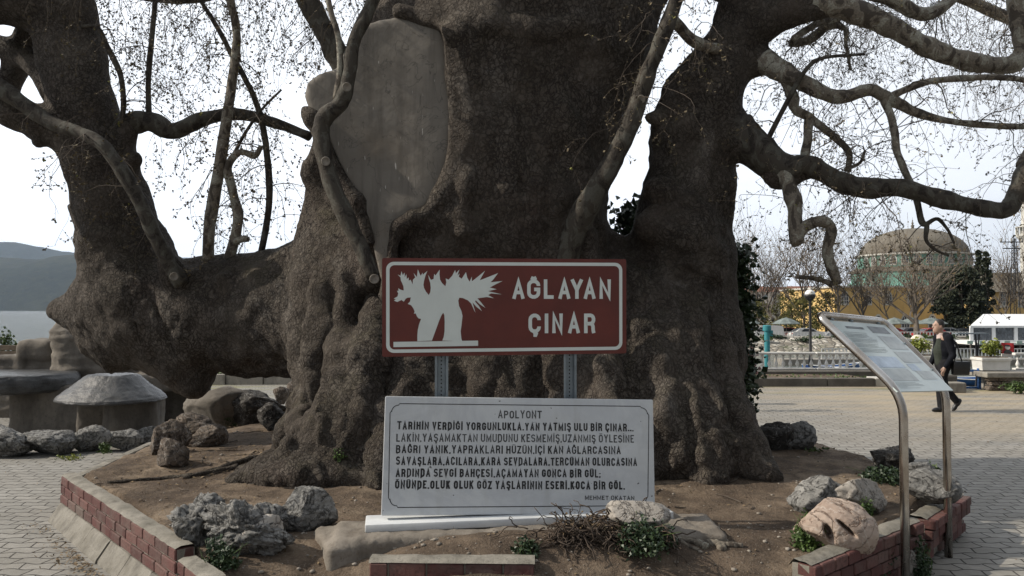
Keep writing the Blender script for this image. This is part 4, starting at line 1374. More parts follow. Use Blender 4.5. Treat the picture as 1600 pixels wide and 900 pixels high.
rock_px("grey pitted karst rock lying on the bricks at the broken wall end", 268, 350, 786, 852, 'rock_grey', 11, 1.0, 8, 0.24, karst=0.25)
rock_px("largest grey karst rock over the gap in the front wall", 318, 446, 804, 868, 'rock_grey', 15, 0.7, 9, 0.24, tilt=(0.1, 0.15), karst=0.28, sub=6)
rock_px("angular grey rock wedged behind the largest karst rock", 386, 452, 790, 844, 'rock_grey', 18, 0.8, 11, 0.18, tilt=(0, -0.3), karst=0.1)
rock_px("pale grey split slab under the karst rocks, on the dirt slope", 362, 440, 820, 866, 'rock_pale', 21, 0.7, 9, 0.12, tilt=(0.2, -0.4))
rock_px("pale broken concrete chunk at the foot of the brick wall behind the near steel pole", 1384, 1432, 852, 902, 'rock_pale', 91, 0.6, 10, 0.1, z=0.03)
rock_px("pale topped grey rock beside the concrete plinth", 434, 524, 770, 832, 'rock_grey', 26, 0.7, 10, 0.14, rz=0.3, tilt=(0.25, 0.1), sub=6)
rock_px("small brown upright rock standing in the bare soil", 240, 292, 694, 738, 'rock_brown', 31, 0.75, 9, 0.10, tilt=(0, -0.15))
rock_px("cracked brown rock just behind the upright one", 234, 294, 664, 712, 'rock_brown', 34, 0.8, 12, 0.14)
rock_px("flat wedge of light brown rock pointing right on the soil", 294, 358, 670, 700, 'rock_brown', 38, 0.7, 12, 0.12, tilt=(0, -0.25))
rock_px("low heap of brown flaky rock below the burr", 272, 330, 650, 680, 'rock_brown', 42, 0.7, 8, 0.2)
rock_px("smooth grey stone mound under the hanging burr", 294, 400, 618, 668, 'grotto', 46, 0.8, 5, 0.08)
rock_px("dark rock with a knobbly back, left of the trunk root", 350, 446, 624, 664, 'rock_dark', 48, 0.6, 10, 0.2)
rock_px("dark grey blocky rock leaning at the trunk root", 404, 446, 638, 674, 'rock_dark', 52, 0.8, 12, 0.14, tilt=(0, -0.5))
rock_px("cream boulder with two dark hollows at the corner of the bed", 1236, 1360, 790, 862, 'rock_pink', 57, 0.75, 7, 0.07, rz=-0.25, sub=6,
        holes=[(-0.03, -0.19, 0.02, 0.022, 0.3, 0.050, 0.35), (0.075, -0.17, 0.055, 0.011, 0.3, 0.062, 0.85)])
rock_px("grey creased flat rock behind the cream boulder", 1238, 1346, 758, 806, 'rock_grey', 61, 0.7, 8, 0.14)
rock_px("light grey blocky rock right of the creased rock", 1296, 1392, 752, 806, 'rock_pale', 66, 0.7, 11, 0.12, rz=0.2, tilt=(0, 0.12))
rock_px("dark pitted rock at the far edge of the bed", 1358, 1424, 702, 738, 'rock_dark', 71, 0.8, 9, 0.2, karst=0.15)
rock_px("small pale rock beside the far dark rock", 1416, 1462, 724, 750, 'rock_grey', 74, 0.8, 9, 0.18)
rock_px("flat grey slab on the brick corner behind the steel poles", 1416, 1496, 742, 784, 'rock_grey', 77, 0.9, 10, 0.12)
rock_px("dark rock at the foot of the right root", 1184, 1238, 668, 708, 'rock_dark', 81, 0.8, 9, 0.2)
rock_px("grey tilted rock on the edge beside the right root", 1222, 1272, 666, 706, 'rock_grey', 84, 0.8, 11, 0.16, tilt=(0, 0.4))
# cracked slab on the dead creeper before the marble
q = P(1000, 826, 4.93)
rock("rock", "pale cracked slab lying on the dead creeper before the marble", (q.x, q.y + 0.12, q.z - 0.02), (0.42, 0.34, 0.17), 'rock_pale', 88, 0.1, (0.12, 0.06), 8, 0.08, 5)

# edging stones at the left end of the bed
for k, (x0, x1, y0, y1, lab) in enumerate([(-62, 42, 680, 722, "rounded grey edging stone at the left end of the row beside the paving"), (20, 110, 682, 720, "long rounded grey edging stone before the wide pedestal"),
                                           (104, 160, 678, 716, "tallest rounded edging stone, beneath the mushroom table's left rim"), (152, 208, 681, 714, "rounded grey edging stone with a weed, before the mushroom stem"),
                                           (202, 256, 680, 708, "flatter grey edging stone at the end of the row by the brown rocks")]):
    q = G((x0 + x1) / 2, y1 - 6, 0.0)
    w = (x1 - x0) / FPX * q.y; h = (y1 - y0) / FPX * q.y
    rock("rock", lab, (q.x, q.y + 0.2, 0), (w * 1.12, w * 0.62, h * 1.25), 'rock_grey', 101 + k * 3, 0.1 * (k - 2), (0, 0), 6, 0.12, 5, "edging stones beside the paving", "rock", 0.03, (), 0.1)

# ------------------------------------------------------------------ weeds, creeper, litter
def leafball(mb, c, rad, n, size, rnd, flat=0.6, up=0.4):
    for _ in range(n):
        while True:
            p = Vector((rnd.uniform(-1, 1), rnd.uniform(-1, 1), rnd.uniform(-1, 1)))
            if p.length < 1: break
        p = Vector((p.x * rad[0], p.y * rad[1], abs(p.z) * rad[2])) + Vector(c)
        u = Vector((rnd.gauss(0, 1), rnd.gauss(0, 1), rnd.gauss(0, flat) + up)).normalized()
        s = size * rnd.uniform(0.6, 1.35)
        w = u.orthogonal().normalized()
        w = Matrix.Rotation(rnd.uniform(0, 6.28), 3, u) @ w
        f = u.cross(w) * s * 0.22
        w = w * s * 0.42
        mb.poly([p, p + u * s * 0.45 + w + f, p + u * s, p + u * s * 0.45 - w + f])


def weed(label, px, py, wpx, hpx, m, n, size, seed, pt=None, cat="weeds"):
    rnd = random.Random(seed)
    p = pt or on_soil(px, py)
    d = p.y
    b = MB()
    rad = (wpx / 2 / FPX * d, wpx / 2.6 / FPX * d, hpx / FPX * d)
    for c in range(4):
        q = Vector((p.x + rnd.uniform(-.6, .6) * rad[0], p.y + rnd.uniform(-.6, .6) * rad[1], p.z - 0.01))
        leafball(b, q, (rad[0] * .6, rad[1] * .6, rad[2] * rnd.uniform(.6, 1.1)), n // 4, size, rnd)
    root_ = thing("weed", label, cat, p)
    b.build("leaves", M[m], root_)
    b = MB()
    for _ in range(10):
        q = Vector((p.x + rnd.uniform(-.6, .6) * rad[0], p.y + rnd.uniform(-.5, .5) * rad[1], p.z - 0.02))
        b.tube([q, q + Vector((rnd.uniform(-.3, .3) * rad[0], rnd.uniform(-.3, .3) * rad[0], rad[2] * .5)), q + Vector((rnd.uniform(-.6, .6) * rad[0], rnd.uniform(-.6, .6) * rad[0], rad[2] * .85))], [0.003, 0.0025, 0.001], 4)
    b.build("stem", M['leaf_mid'], root_)
    return root_


weed("dark green weed growing under the karst rocks", 352, 882, 70, 44, 'leaf_dark', 520, 0.026, 1)
weed("small green weed at the joint of the broken brick wall", 270, 892, 30, 34, 'leaf_dark', 160, 0.024, 2, G(272, 893, 0.02))
weed("bright tuft of weed at the foot of the trunk left of the marble", 528, 720, 34, 26, 'leaf_mid', 200, 0.028, 3, P(528, 722, 6.62))
weed("tiny moss tuft on the spreading front root", 496, 752, 26, 14, 'leaf_mid', 90, 0.02, 4)
weed("green weed by the concrete plinth, left of the dead creeper", 822, 848, 52, 26, 'leaf_dark', 330, 0.024, 5)
weed("wide patch of green weed under the dead creeper", 1000, 894, 130, 54, 'leaf_dark', 1300, 0.028, 6)
weed("dark green weed hanging beside the cream boulder", 1262, 856, 56, 62, 'leaf_mid', 700, 0.028, 7)
weed("low weed growing between the light rocks", 1350, 806, 30, 36, 'leaf_mid', 240, 0.026, 8)
weed("leafy ground weed in front of the far dark rock", 1386, 752, 110, 26, 'leaf_dark', 900, 0.03, 9)
weed("dark weed at the brick wall behind the near steel pole", 1356, 888, 66, 60, 'leaf_dark', 700, 0.028, 10, G(1366, 896, 0.1))
weed("tangle of dark weed between the two steel poles", 1442, 884, 50, 56, 'leaf_dark', 420, 0.028, 11, G(1442, 898, 0.03))
weed("round leaved weed on the flat slab at the bed's far corner", 1458, 742, 30, 22, 'leaf_mid', 130, 0.034, 12)
weed("dark weed on the rocks left of the trunk root", 338, 662, 70, 24, 'leaf_dark', 420, 0.045, 13)
weed("small weed growing out of an edging stone", 166, 700, 20, 18, 'leaf_mid', 120, 0.04, 14, G(166, 706, 0.1))
weed("yellow green moss before the tallest edging stone", 108, 716, 46, 8, 'leaf_yellow', 120, 0.03, 15, G(108, 717, 0.0))
weed("sprig of leafy plant in a box beyond the right root", 1168, 648, 30, 44, 'leaf_dark', 160, 0.07, 16, P(1168, 650, 9.6))
weed("short grass on the kerb beyond the right root", 1180, 690, 60, 16, 'leaf_mid', 260, 0.05, 17, P(1185, 694, 8.9))
weed("small grass in front of the grey tilted rock", 1278, 706, 60, 12, 'leaf_mid', 200, 0.04, 18, P(1278, 710, 8.0))

# dead creeper hanging over the plinth
cr = thing("dead_creeper", "tangle of dry brown creeper stems in front of the marble slab", "creeper", on_soil(950, 850))
M['dead_stem'] = speckled('dead_stem', (0.030, 0.021, 0.015), (0.085, 0.060, 0.042), 6, 0.85, 0)
rnd = random.Random(5)
b = MB()
for k in range(620):
    s0 = on_soil(rnd.uniform(868, 1040), rnd.uniform(838, 868))
    p = s0 + Vector((0, rnd.uniform(0, 0.12), rnd.uniform(0.0, 0.06)))
    v = Vector((rnd.gauss(0, 1), rnd.gauss(-0.3, .5), rnd.gauss(-0.05, .3))).normalized()
    pts = [p]
    for q in range(rnd.randint(5, 10)):
        v = (v + Vector((rnd.gauss(0, .5), rnd.gauss(-.05, .4), rnd.gauss(-.12, .4)))).normalized()
        p = p + v * 0.032
        p.z = max(p.z, sz(p.x, p.y) + 0.005)
        pts.append(p)
    b.tube(pts, [rnd.uniform(0.0022, 0.0055)] * len(pts), 4)
for k in range(16):
    p = on_soil(rnd.uniform(805, 940), rnd.uniform(845, 880)) + Vector((0, 0, 0.05))
    v = Vector((rnd.gauss(-.6, .6), rnd.gauss(-.4, .3), rnd.gauss(.1, .4))).normalized(); pts = [p]
    for q in range(9):
        v = (v + Vector((rnd.gauss(0, .4), rnd.gauss(-.05, .3), rnd.gauss(-.18, .35)))).normalized()
        p = p + v * 0.03; p.z = max(p.z, sz(p.x, p.y) + 0.01); pts.append(p)
    b.tube(pts, [0.0052 - 0.0004 * q for q in range(len(pts))], 6)
b.build("stems", M['dead_stem'], cr, True)
b = MB()
for k in range(260):
    p = on_soil(rnd.uniform(880, 1040), rnd.uniform(835, 866)); leafball(b, p + Vector((0, rnd.uniform(0, .1), rnd.uniform(0, .12))), (.01, .01, .01), 1, 0.022, rnd)
b.build("dry_leaves", M['leaf_dry'], cr)

# litter and pebbles nobody could count
b = MB(); rnd = random.Random(9)
def flake(p, s):
    u = Vector((rnd.gauss(0, 1), rnd.gauss(0, 1), rnd.gauss(0, .25))).normalized(); w = u.cross(Vector((rnd.gauss(0, .3), rnd.gauss(0, .3), 1))).normalized()
    b.poly([p - u * s, p + w * s * .5 + Vector((0, 0, s * .2)), p + u * s, p - w * s * .5])
for k in range(420):                                                     # drift of leaves against the footing
    t = rnd.random(); o = abs(rnd.gauss(0, 0.09)) + 0.15
    if rnd.random() < 0.5: t = 0.55 + rnd.gauss(0, 0.11)
    p = Vector((-3.98 + 1.92 * t, 7.0 - 2.14 * t, 0.008)); n = Vector((-0.744, -0.668, 0))
    flake(p + n * o + Vector((0, 0, rnd.uniform(0, .02))), rnd.uniform(0.006, 0.020))
for k in range(240):
    flake(Vector((rnd.uniform(-6, -2.5), rnd.uniform(5, 10), 0.006)), rnd.uniform(0.004, 0.014))
for k in range(300):
    p = Vector((rnd.uniform(2.5, 9), rnd.uniform(4.8, 15), 0.006)); flake(p, rnd.uniform(0.005, 0.018))
for k in range(4600):
    x, y = rnd.uniform(-3.8, 3.6), rnd.uniform(4.5, 10)
    if vnoise(np.array([[x * .9, y * .9, 7.7]]), 77)[0] < rnd.uniform(-.9, .5): continue
    if rnd.random() < .35: x, y = -2.3 + rnd.gauss(0, .7), 7.6 + rnd.gauss(0, .6)
    if not inside_poly(np.array([x]), np.array([y]), BED)[0]: continue
    flake(Vector((x, y, sz(x, y) + 0.008)), rnd.uniform(0.004, 0.020))
T(b.build("leaf_litter", M['leaf_dry']), kind='stuff')
M['pebble'] = speckled('pebble_stone', (0.12, 0.10, 0.08), (0.30, 0.27, 0.23), 3, 0.9, 0)
b = MB()
for k in range(2600):
    x, y = rnd.uniform(-3.8, 3.6), rnd.uniform(4.5, 9.6)
    if rnd.random() < .4: x, y = rnd.uniform(-1.7, 2.2), rnd.uniform(4.5, 5.6)
    if not inside_poly(np.array([x]), np.array([y]), BED)[0]: continue
    bm = bmesh.new(); bmesh.ops.create_icosphere(bm, subdivisions=1, radius=1)
    s = 0.003 + 0.016 * rnd.random() ** 7
    for v in bm.verts: v.co = Vector((v.co.x * s * rnd.uniform(.8, 1.5), v.co.y * s, v.co.z * s * .6)) + Vector((rnd.uniform(-.15, .15), rnd.uniform(-.15, .15), 0)) * s
    b.add_bm(bm, Matrix.Translation((x, y, sz(x, y) + s * .2)) @ Matrix.Rotation(rnd.uniform(0, 6), 4, 'Z'))
T(b.build("pebbles", M['pebble'], None, True), kind='stuff')

# twigs lying about
b = MB()
for k in range(60):
    x, y = (-2.4 + rnd.gauss(0, .7), 7.7 + rnd.gauss(0, .7)) if k < 40 else (rnd.uniform(1.0, 3.2), rnd.uniform(4.9, 7))
    if not inside_poly(np.array([x]), np.array([y]), BED)[0]: continue
    a = rnd.uniform(0, 6.28); L = rnd.uniform(.08, .3)
    pts = [Vector((x + math.cos(a + q * .1) * L * q / 4, y + math.sin(a + q * .1) * L * q / 4, 0)) for q in range(5)]
    for q in pts: q.z = sz(q.x, q.y) + 0.008
    b.tube(pts, [.006, .005, .005, .004, .003], 5)
T(b.build("fallen_twigs", M['twig']), kind='stuff')
# ================================================================== sign, marble slab, information board
class Panel:
    """flat face given by three corners; u to the right, v down, w away from the viewer"""
    def __init__(s, tl, tr, bl):
        s.o = tl; s.u = (tr - tl); s.W = s.u.length; s.u.normalize()
        v = bl - tl; v = v - s.u * v.dot(s.u); s.H = v.length; s.v = v.normalized()
        s.w = s.u.cross(s.v).normalized()
        if s.w.y < 0: s.w = -s.w

    def at(s, u, v, w=0.0): return s.o + s.u * u + s.v * v + s.w * w

    def px(s, x, y):
        q = raypl(x, y, s.o, s.w) - s.o
        return (q.dot(s.u), q.dot(s.v))





def _arc(cx, cy, rx, ry, a0, a1, n=7):
    return [(cx + rx * math.cos(R(a0 + (a1 - a0) * k / n)), cy + ry * math.sin(R(a0 + (a1 - a0) * k / n))) for k in range(n + 1)]


RY = 0.27                       # corner height of the round letters
_O = _arc(.5, 1 - RY, .5, RY, 0, 180) + _arc(.5, RY, .5, RY, 180, 360)
_C = [(1, .70)] + _arc(.5, 1 - RY, .5, RY, 0, 180) + _arc(.5, RY, .5, RY, 180, 360) + [(1, .30)]
_U = [(0, 1)] + _arc(.5, RY, .5, RY, 180, 360) + [(1, 1)]
_S = _arc(.5, 1 - .23, .5, .23, 12, 180) + _arc(.5, .72, .5, .20, 180, 265, 4) + _arc(.5, .27, .5, .27, 82, 0, 4) + _arc(.5, .25, .5, .25, 0, -172)
_CED = [(.52, -.03), (.52, -.10), (.66, -.15), (.60, -.235), (.36, -.225)]
GLYPHS = {
    'A': (1.06, [[(0, 0), (.5, 1), (1, 0)], [(.17, .29), (.83, .29)]]),
    'B': (1, [[(0, 0), (0, 1), (.55, 1)] + _arc(.60, .765, .34, .235, 90, -90) + [(0, .53)], [(.0, .53), (.6, .53)] + _arc(.62, .265, .38, .265, 90, -90) + [(0, 0)]]),
    'C': (1, [_C]), 'D': (1, [[(0, 0), (0, 1), (.45, 1)] + _arc(.5, .70, .5, .30, 90, 0) + _arc(.5, .30, .5, .30, 0, -90) + [(0, 0)]]),
    'E': (.86, [[(1, 1), (0, 1), (0, 0), (1, 0)], [(0, .52), (.9, .52)]]), 'F': (.86, [[(1, 1), (0, 1), (0, 0)], [(0, .52), (.9, .52)]]),
    'G': (1, [_C[:-1] + [(1, .48), (.55, .48)]]), 'H': (1, [[(0, 0), (0, 1)], [(1, 0), (1, 1)], [(0, .52), (1, .52)]]),
    'I': (0.0, [[(.5, 0), (.5, 1)]]), 'K': (1, [[(0, 0), (0, 1)], [(1, 1), (.08, .42)], [(.34, .60), (1, 0)]]), 'L': (.84, [[(0, 1), (0, 0), (1, 0)]]),
    'M': (1.22, [[(0, 0), (0, 1), (.5, .12), (1, 1), (1, 0)]]), 'N': (1, [[(0, 0), (0, 1), (1, 0), (1, 1)]]), 'O': (1, [_O + [_O[0]]]),
    'P': (.96, [[(0, 0), (0, 1), (.55, 1)] + _arc(.58, .74, .42, .26, 90, -90) + [(0, .48)]]),
    'R': (1, [[(0, 0), (0, 1), (.55, 1)] + _arc(.58, .74, .40, .26, 90, -90) + [(0, .48)], [(.56, .48), (.80, .44), (.90, .30), (.92, .08), (1, 0)]]),
    'S': (.98, [_S]), 'T': (.98, [[(0, 1), (1, 1)], [(.5, 1), (.5, 0)]]), 'U': (1, [_U]), 'V': (1.04, [[(0, 1), (.5, 0), (1, 1)]]),
    'Y': (1.04, [[(0, 1), (.5, .45), (1, 1)], [(.5, .45), (.5, 0)]]), 'Z': (.95, [[(0, 1), (1, 1), (0, 0), (1, 0)]]),
    '.': (0.0, [[(.5, 0), (.5, .10)]]), ',': (0.0, [[(.5, .08), (.5, -.04), (.3, -.16)]]), ';': (0.0, [[(.5, .08), (.5, -.04), (.3, -.16)], [(.5, .42), (.5, .54)]]),
}
_DOT = [[(.5, 1.17), (.5, 1.27)]]
_UML = [[(.25, 1.17), (.25, 1.27)], [(.75, 1.17), (.75, 1.27)]]
GLYPHS['İ'] = (0.0, GLYPHS['I'][1] + _DOT)
GLYPHS['Ğ'] = (1, GLYPHS['G'][1] + [[(.22, 1.22), (.40, 1.165), (.60, 1.165), (.78, 1.22)]])
GLYPHS['Ş'] = (.98, GLYPHS['S'][1] + [_CED]); GLYPHS['Ç'] = (1, GLYPHS['C'][1] + [_CED])
GLYPHS['Ö'] = (1, GLYPHS['O'][1] + _UML); GLYPHS['Ü'] = (1, GLYPHS['U'][1] + _UML)


def stroke(mb, pan, pts, sw, w):
    """polyline drawn as a flat band of width sw with mitred corners"""
    P2 = [Vector(p) for p in pts]
    q = [P2[0]]
    for p in P2[1:]:
        if (p - q[-1]).length > 1e-6: q.append(p)
    P2 = q; n = len(P2)
    closed = n > 3 and (P2[0] - P2[-1]).length < 1e-6
    b = len(mb.v)
    for k in range(n):
        a = P2[k - 1] if k > 0 else (P2[-2] if closed else None)
        c = P2[k + 1] if k < n - 1 else (P2[1] if closed else None)
        d0 = (P2[k] - a).normalized() if a is not None else None; d1 = (c - P2[k]).normalized() if c is not None else None
        d0 = d0 or d1; d1 = d1 or d0
        n0, n1 = Vector((-d0.y, d0.x)), Vector((-d1.y, d1.x))
        m = n0 + n1
        if m.length < 1e-4: m = n0
        m.normalize(); ln = sw / 2 / max(m.dot(n0), .38)
        mb.v.append(pan.at(P2[k].x + m.x * ln, P2[k].y + m.y * ln, w)); mb.v.append(pan.at(P2[k].x - m.x * ln, P2[k].y - m.y * ln, w))
    for k in range(n - 1): mb.face([b + 2 * k, b + 2 * k + 2, b + 2 * k + 3, b + 2 * k + 1])


def put_glyph(mb, pan, ch, u0, u1, vbase, cap, sw, w=-0.0012, rnd=None):
    """one capital between u0 and u1, standing on vbase (v grows downwards)"""
    _, strokes = GLYPHS[ch]
    h = sw / 2
    for k, st in enumerate(strokes):
        jit = (lambda: rnd.uniform(-.25, .25) * h) if rnd else (lambda: 0.0)
        pts = []
        for (x, y) in st:
            yy = y if (y in (0, 1) and abs(x - .5) < .51 and ch in 'AHIKLMNRTUVYPFİÜEBDZ') else None
            uu = u0 + h + (u1 - u0 - sw) * x if u1 - u0 > sw * 1.05 else (u0 + u1) / 2 + (x - .5) * cap * .35
            vv = vbase - (h + (cap - sw) * y)
            pts.append([uu, vv])
        for e, (x, y) in ((0, st[0]), (-1, st[-1])):                    # square ends reach the lines
            if y == 0: pts[e][1] = vbase
            if y == 1 and not (ch in 'EZTF' and k == 0): pts[e][1] = vbase - cap
            if ch in 'EZTLF' and x in (0, 1) and y in (0, 1) and len(st) in (2, 3, 4) and not (ch == 'T' and k == 1):
                if ch in 'EZTF' and y == 1 or ch in 'ELZ' and y == 0:
                    pts[e][0] = u0 if x == 0 else u1
                    pts[e][1] = vbase - (h + (cap - sw) * y)
            if ch in 'LF' and st[0] == (0, 1) and e == 0: pts[e] = [u0 + h, vbase - cap]
        stroke(mb, pan, pts, sw, w - 0.00018 * k)


def put_text(mb, pan, txt, u0, u1, vbase, cap, w=-0.0012, sw=.16, dv=0.0, space=.62, gap=.34, seed=0):
    """a line of capitals stretched between u0 and u1; sw, space and gap relative to the capital's height"""
    rnd = random.Random(seed)
    lw = 0.50
    items = []; x = 0.0
    for ch in txt:
        if ch == ' ': x += .26; continue
        wd = max(GLYPHS[ch][0] * lw, sw)
        if ch in '.,;': x -= .02
        items.append((ch, x, x + wd)); x += wd + (.135 if ch not in '.,;' else .10)
    tot = items[-1][2]; k = (u1 - u0) / tot
    for ch, a, b_ in items:
        ua, ub = u0 + a * k, u0 + b_ * k
        put_glyph(mb, pan, ch, ua, ub, vbase + dv * (ua - u0) + rnd.uniform(-.02, .02) * cap, cap * rnd.uniform(.97, 1.03), sw * cap * rnd.uniform(.9, 1.1), w, rnd)


M['sign_red'] = mat_plain("red_brown_sign_paint", (0.108, 0.019, 0.013), 0.45, var=0.2, sc=3.5)
M['sign_white'] = mat_plain("sign_white", (0.60, 0.64, 0.615), 0.45, var=0.06)
M['galv'] = mat_plain("galvanised_steel", (0.22, 0.25, 0.27), 0.5, 0.55, 0.2, 9)
M['hole'] = mat_plain("dark_recess", (0.015, 0.015, 0.015), 0.9)
sp = Panel(P(597, 403, 5.36), P(978.5, 405, 5.63), P(600, 557.5, 5.36))
sp.H = (P(600, 557.5, 5.36) - P(597, 403, 5.36)).length
sign = thing("road_sign", "red brown sign lettered AĞLAYAN ÇINAR with a white tree emblem, above the marble slab", "sign", sp.at(sp.W / 2, sp.H, 0.03))


def rrect(u0, v0, u1, v1, r, n=6):
    out = []
    for cx, cy, a0 in ((u1 - r, v0 + r, -90), (u1 - r, v1 - r, 0), (u0 + r, v1 - r, 90), (u0 + r, v0 + r, 180)):
        for k in range(n + 1):
            a = R(a0 + 90 * k / n); out.append((cx + r * math.cos(a), cy + r * math.sin(a)))
    return out


b = MB(); b.prism(rrect(0, 0, sp.W, sp.H, 0.012, 3), lambda u, v, w: sp.at(u, v, w), 0.022)
b.build("panel", M['sign_red'], sign, fix=True)
b = MB()
o1, o2 = rrect(0.027, 0.026, sp.W - 0.030, sp.H - 0.026, 0.052), rrect(0.050, 0.049, sp.W - 0.053, sp.H - 0.049, 0.034)
n = len(o1)
for q in o1: b.v.append(sp.at(*q, -0.0015))
for q in o2: b.v.append(sp.at(*q, -0.0015))
for k in range(n): b.face([k, (k + 1) % n, n + (k + 1) % n, n + k])
b.build("border_line", M['sign_white'], sign)
# emblem traced as the flat cut-out film it is
zx = lambda x, y: sp.px(590 + x / 3.9125, 390 + y / 3.9125)
emb = [(243, 560), (243, 525), (246, 490), (254, 455), (266, 424), (250, 420), (240, 408), (233, 390), (222, 392), (226, 378), (219, 360), (205, 340), (184, 332), (198, 318), (203, 292), (185, 294), (172, 300), (160, 318), (146, 308),
       (120, 320), (100, 312), (112, 302), (98, 300), (122, 286), (126, 268), (118, 250), (128, 254), (126, 236), (142, 246), (160, 250), (158, 225), (150, 205), (142, 188), (140, 170), (122, 152), (140, 160), (146, 132), (154, 158),
       (164, 140), (166, 170), (176, 150), (178, 180), (190, 170), (190, 190), (202, 184), (214, 212), (216, 184), (230, 170), (220, 142), (240, 168), (246, 120), (258, 150), (264, 160), (275, 140), (276, 154), (304, 130),
       (292, 160), (284, 190), (280, 215), (284, 235), (296, 258), (313, 278), (322, 260), (325, 235), (322, 205), (314, 180), (309, 155), (326, 185), (342, 180), (346, 148), (354, 158), (380, 122), (378, 150), (382, 185), (394, 205), (414, 224),
       (420, 200), (416, 176), (434, 184), (456, 160), (474, 124), (478, 145), (500, 122), (488, 158), (502, 146), (496, 166), (514, 178), (540, 138), (548, 172), (562, 196), (576, 166), (576, 194), (600, 176), (656, 130), (624, 188), (650, 178),
       (736, 144), (706, 184), (690, 200), (764, 192), (722, 212), (686, 232), (728, 242), (676, 254), (760, 274), (694, 268), (676, 278), (712, 298), (668, 290), (610, 298), (632, 322), (658, 356), (622, 332), (600, 310),
       (596, 318), (616, 340), (638, 376), (604, 350), (580, 322), (598, 386), (588, 366), (572, 330), (552, 310), (520, 296), (500, 294), (493, 312), (498, 345), (512, 375), (519, 405), (514, 450), (508, 500), (512, 545), (517, 560),
       (395, 556), (404, 535), (409, 500), (410, 440), (408, 400), (401, 386), (390, 402), (376, 435), (358, 485), (332, 556)]


def flat_poly(pan, pts, w, mat, name, parent):
    cu = bpy.data.curves.new(name, 'CURVE'); cu.dimensions = '2D'; cu.fill_mode = 'FRONT'
    s_ = cu.splines.new('POLY'); s_.points.add(len(pts) - 1); s_.use_cyclic_u = True
    for k, (u, v) in enumerate(pts): s_.points[k].co = (u, -v, 0, 1)
    o = bpy.data.objects.new(name, cu); COL.objects.link(o)
    dg = bpy.context.evaluated_depsgraph_get()
    me = bpy.data.meshes.new_from_object(o.evaluated_get(dg))
    vs = [pan.at(v.co.x, -v.co.y, w) for v in me.vertices]; fs = [list(p.vertices) for p in me.polygons]
    bpy.data.objects.remove(o); bpy.data.curves.remove(cu); bpy.data.meshes.remove(me)
    return link_mesh(name, vs, fs, mat, parent)


flat_poly(sp, [zx(*q) for q in emb], -0.0015, M['sign_white'], "tree_emblem", sign)
flat_poly(sp, [zx(97, 564), zx(614, 556), zx(614, 588), zx(97, 596)], -0.003, M['sign_white'], "ground_bar", sign)
b = MB()
def letters(pan, mb, items, yb, cap_px):
    """letters placed one by one; items: (char, x0, x1) in the pixels of the photograph"""
    for ch, x0, x1 in items:
        u0, vb = pan.px(x0, yb); u1, _ = pan.px(x1, yb); _, vt = pan.px(x0, yb - cap_px)
        put_glyph(mb, pan, ch, u0, u1, vb, vb - vt, (vb - vt) * .185, -0.0015)
S = 3.9125
row1 = [("A", 822, 900), ("Ğ", 914, 994), ("L", 1016, 1076), ("A", 1103, 1180), ("Y", 1178, 1258), ("A", 1258, 1334), ("N", 1356, 1426)]
row2 = [("Ç", 922, 998), ("I", 1024, 1041), ("N", 1067, 1132), ("A", 1162, 1238), ("R", 1262, 1332)]
letters(sp, b, [(c, 590 + x0 / S, 590 + x1 / S) for c, x0, x1 in row1], 390 + 301 / S, 119 / S)
letters(sp, b, [(c, 590 + x0 / S, 590 + x1 / S) for c, x0, x1 in row2], 390 + 511 / S, 120 / S)
b.build("lettering", M['sign_white'], sign)
for (x, yb) in ((691, 700), (892.5, 700)):
    u, v = sp.px(x, 560)
    top = sp.at(u, 0.06, 0.03); w_ = sp.u
    zb = sz(top.x, top.y) - 0.15
    b = MB()
    prof = [(-0.046, 0.0), (-0.030, 0.0), (-0.024, 0.028), (0.024, 0.028), (0.030, 0.0), (0.046, 0.0), (0.046, 0.004), (0.033, 0.004), (0.027, 0.033), (-0.027, 0.033), (-0.033, 0.004), (-0.046, 0.004)]
    v0 = len(b.v); dirw = Vector((sp.w.x, sp.w.y, 0)).normalized(); diru = Vector((sp.u.x, sp.u.y, 0)).normalized()
    for z in (zb, top.z):
        for (a, c) in prof: b.v.append(Vector((top.x, top.y, z)) + diru * a + dirw * c)
    k = len(prof)
    for q in range(k): b.face([v0 + q, v0 + (q + 1) % k, v0 + k + (q + 1) % k, v0 + k + q])
    po = b.build("post", M['galv'], sign, fix=True)
    b = MB()
    for hcount in range(22):
        z = top.z - 0.52 - hcount * 0.026
        c = Vector((top.x, top.y, z)) + dirw * 0.0265
        for k in range(1):
            b.poly([c + diru * 0.005 * math.cos(a) + Vector((0, 0, 0.006 * math.sin(a))) for a in [2 * math.pi * q / 8 for q in range(8)]])
    b.build("bolt_holes", M['hole'], po)


# ------------------------------------------------------------------ marble slab
def mat_marble():
    t = NT("white_marble")
    n = t.noise(1.6, 6, 0.6, t.mapping((1, 1, 1), (0.3, 0.7, 0.4)), 1.4); d = t.noise(2.0, 5, 0.65); st = t.noise(4, 4, 0.6, t.mapping((2.2, 2.2, 0.4)))
    c = t.ramp(n, [(0.40, (0.55, 0.57, 0.58)), (0.50, (0.49, 0.51, 0.53)), (0.60, (0.55, 0.57, 0.58))])
    c = t.mix(t.ramp(d, [(0.45, 0.0), (0.75, 0.35)]), c, (0.42, 0.42, 0.41))
    c = t.mix(t.ramp(st, [(0.56, 0.0), (0.74, 0.35)]), c, (0.36, 0.36, 0.34))
    sp_ = t.noise(26, 2, 0.5)
    c = t.mix(t.ramp(sp_, [(0.735, 0.0), (0.755, 0.9)]), c, (0.08, 0.08, 0.075))
    return t.done(c, 0.45, t.bump(t.noise(40, 4, 0.6), 0.0012, 0.5), spec=0.4)


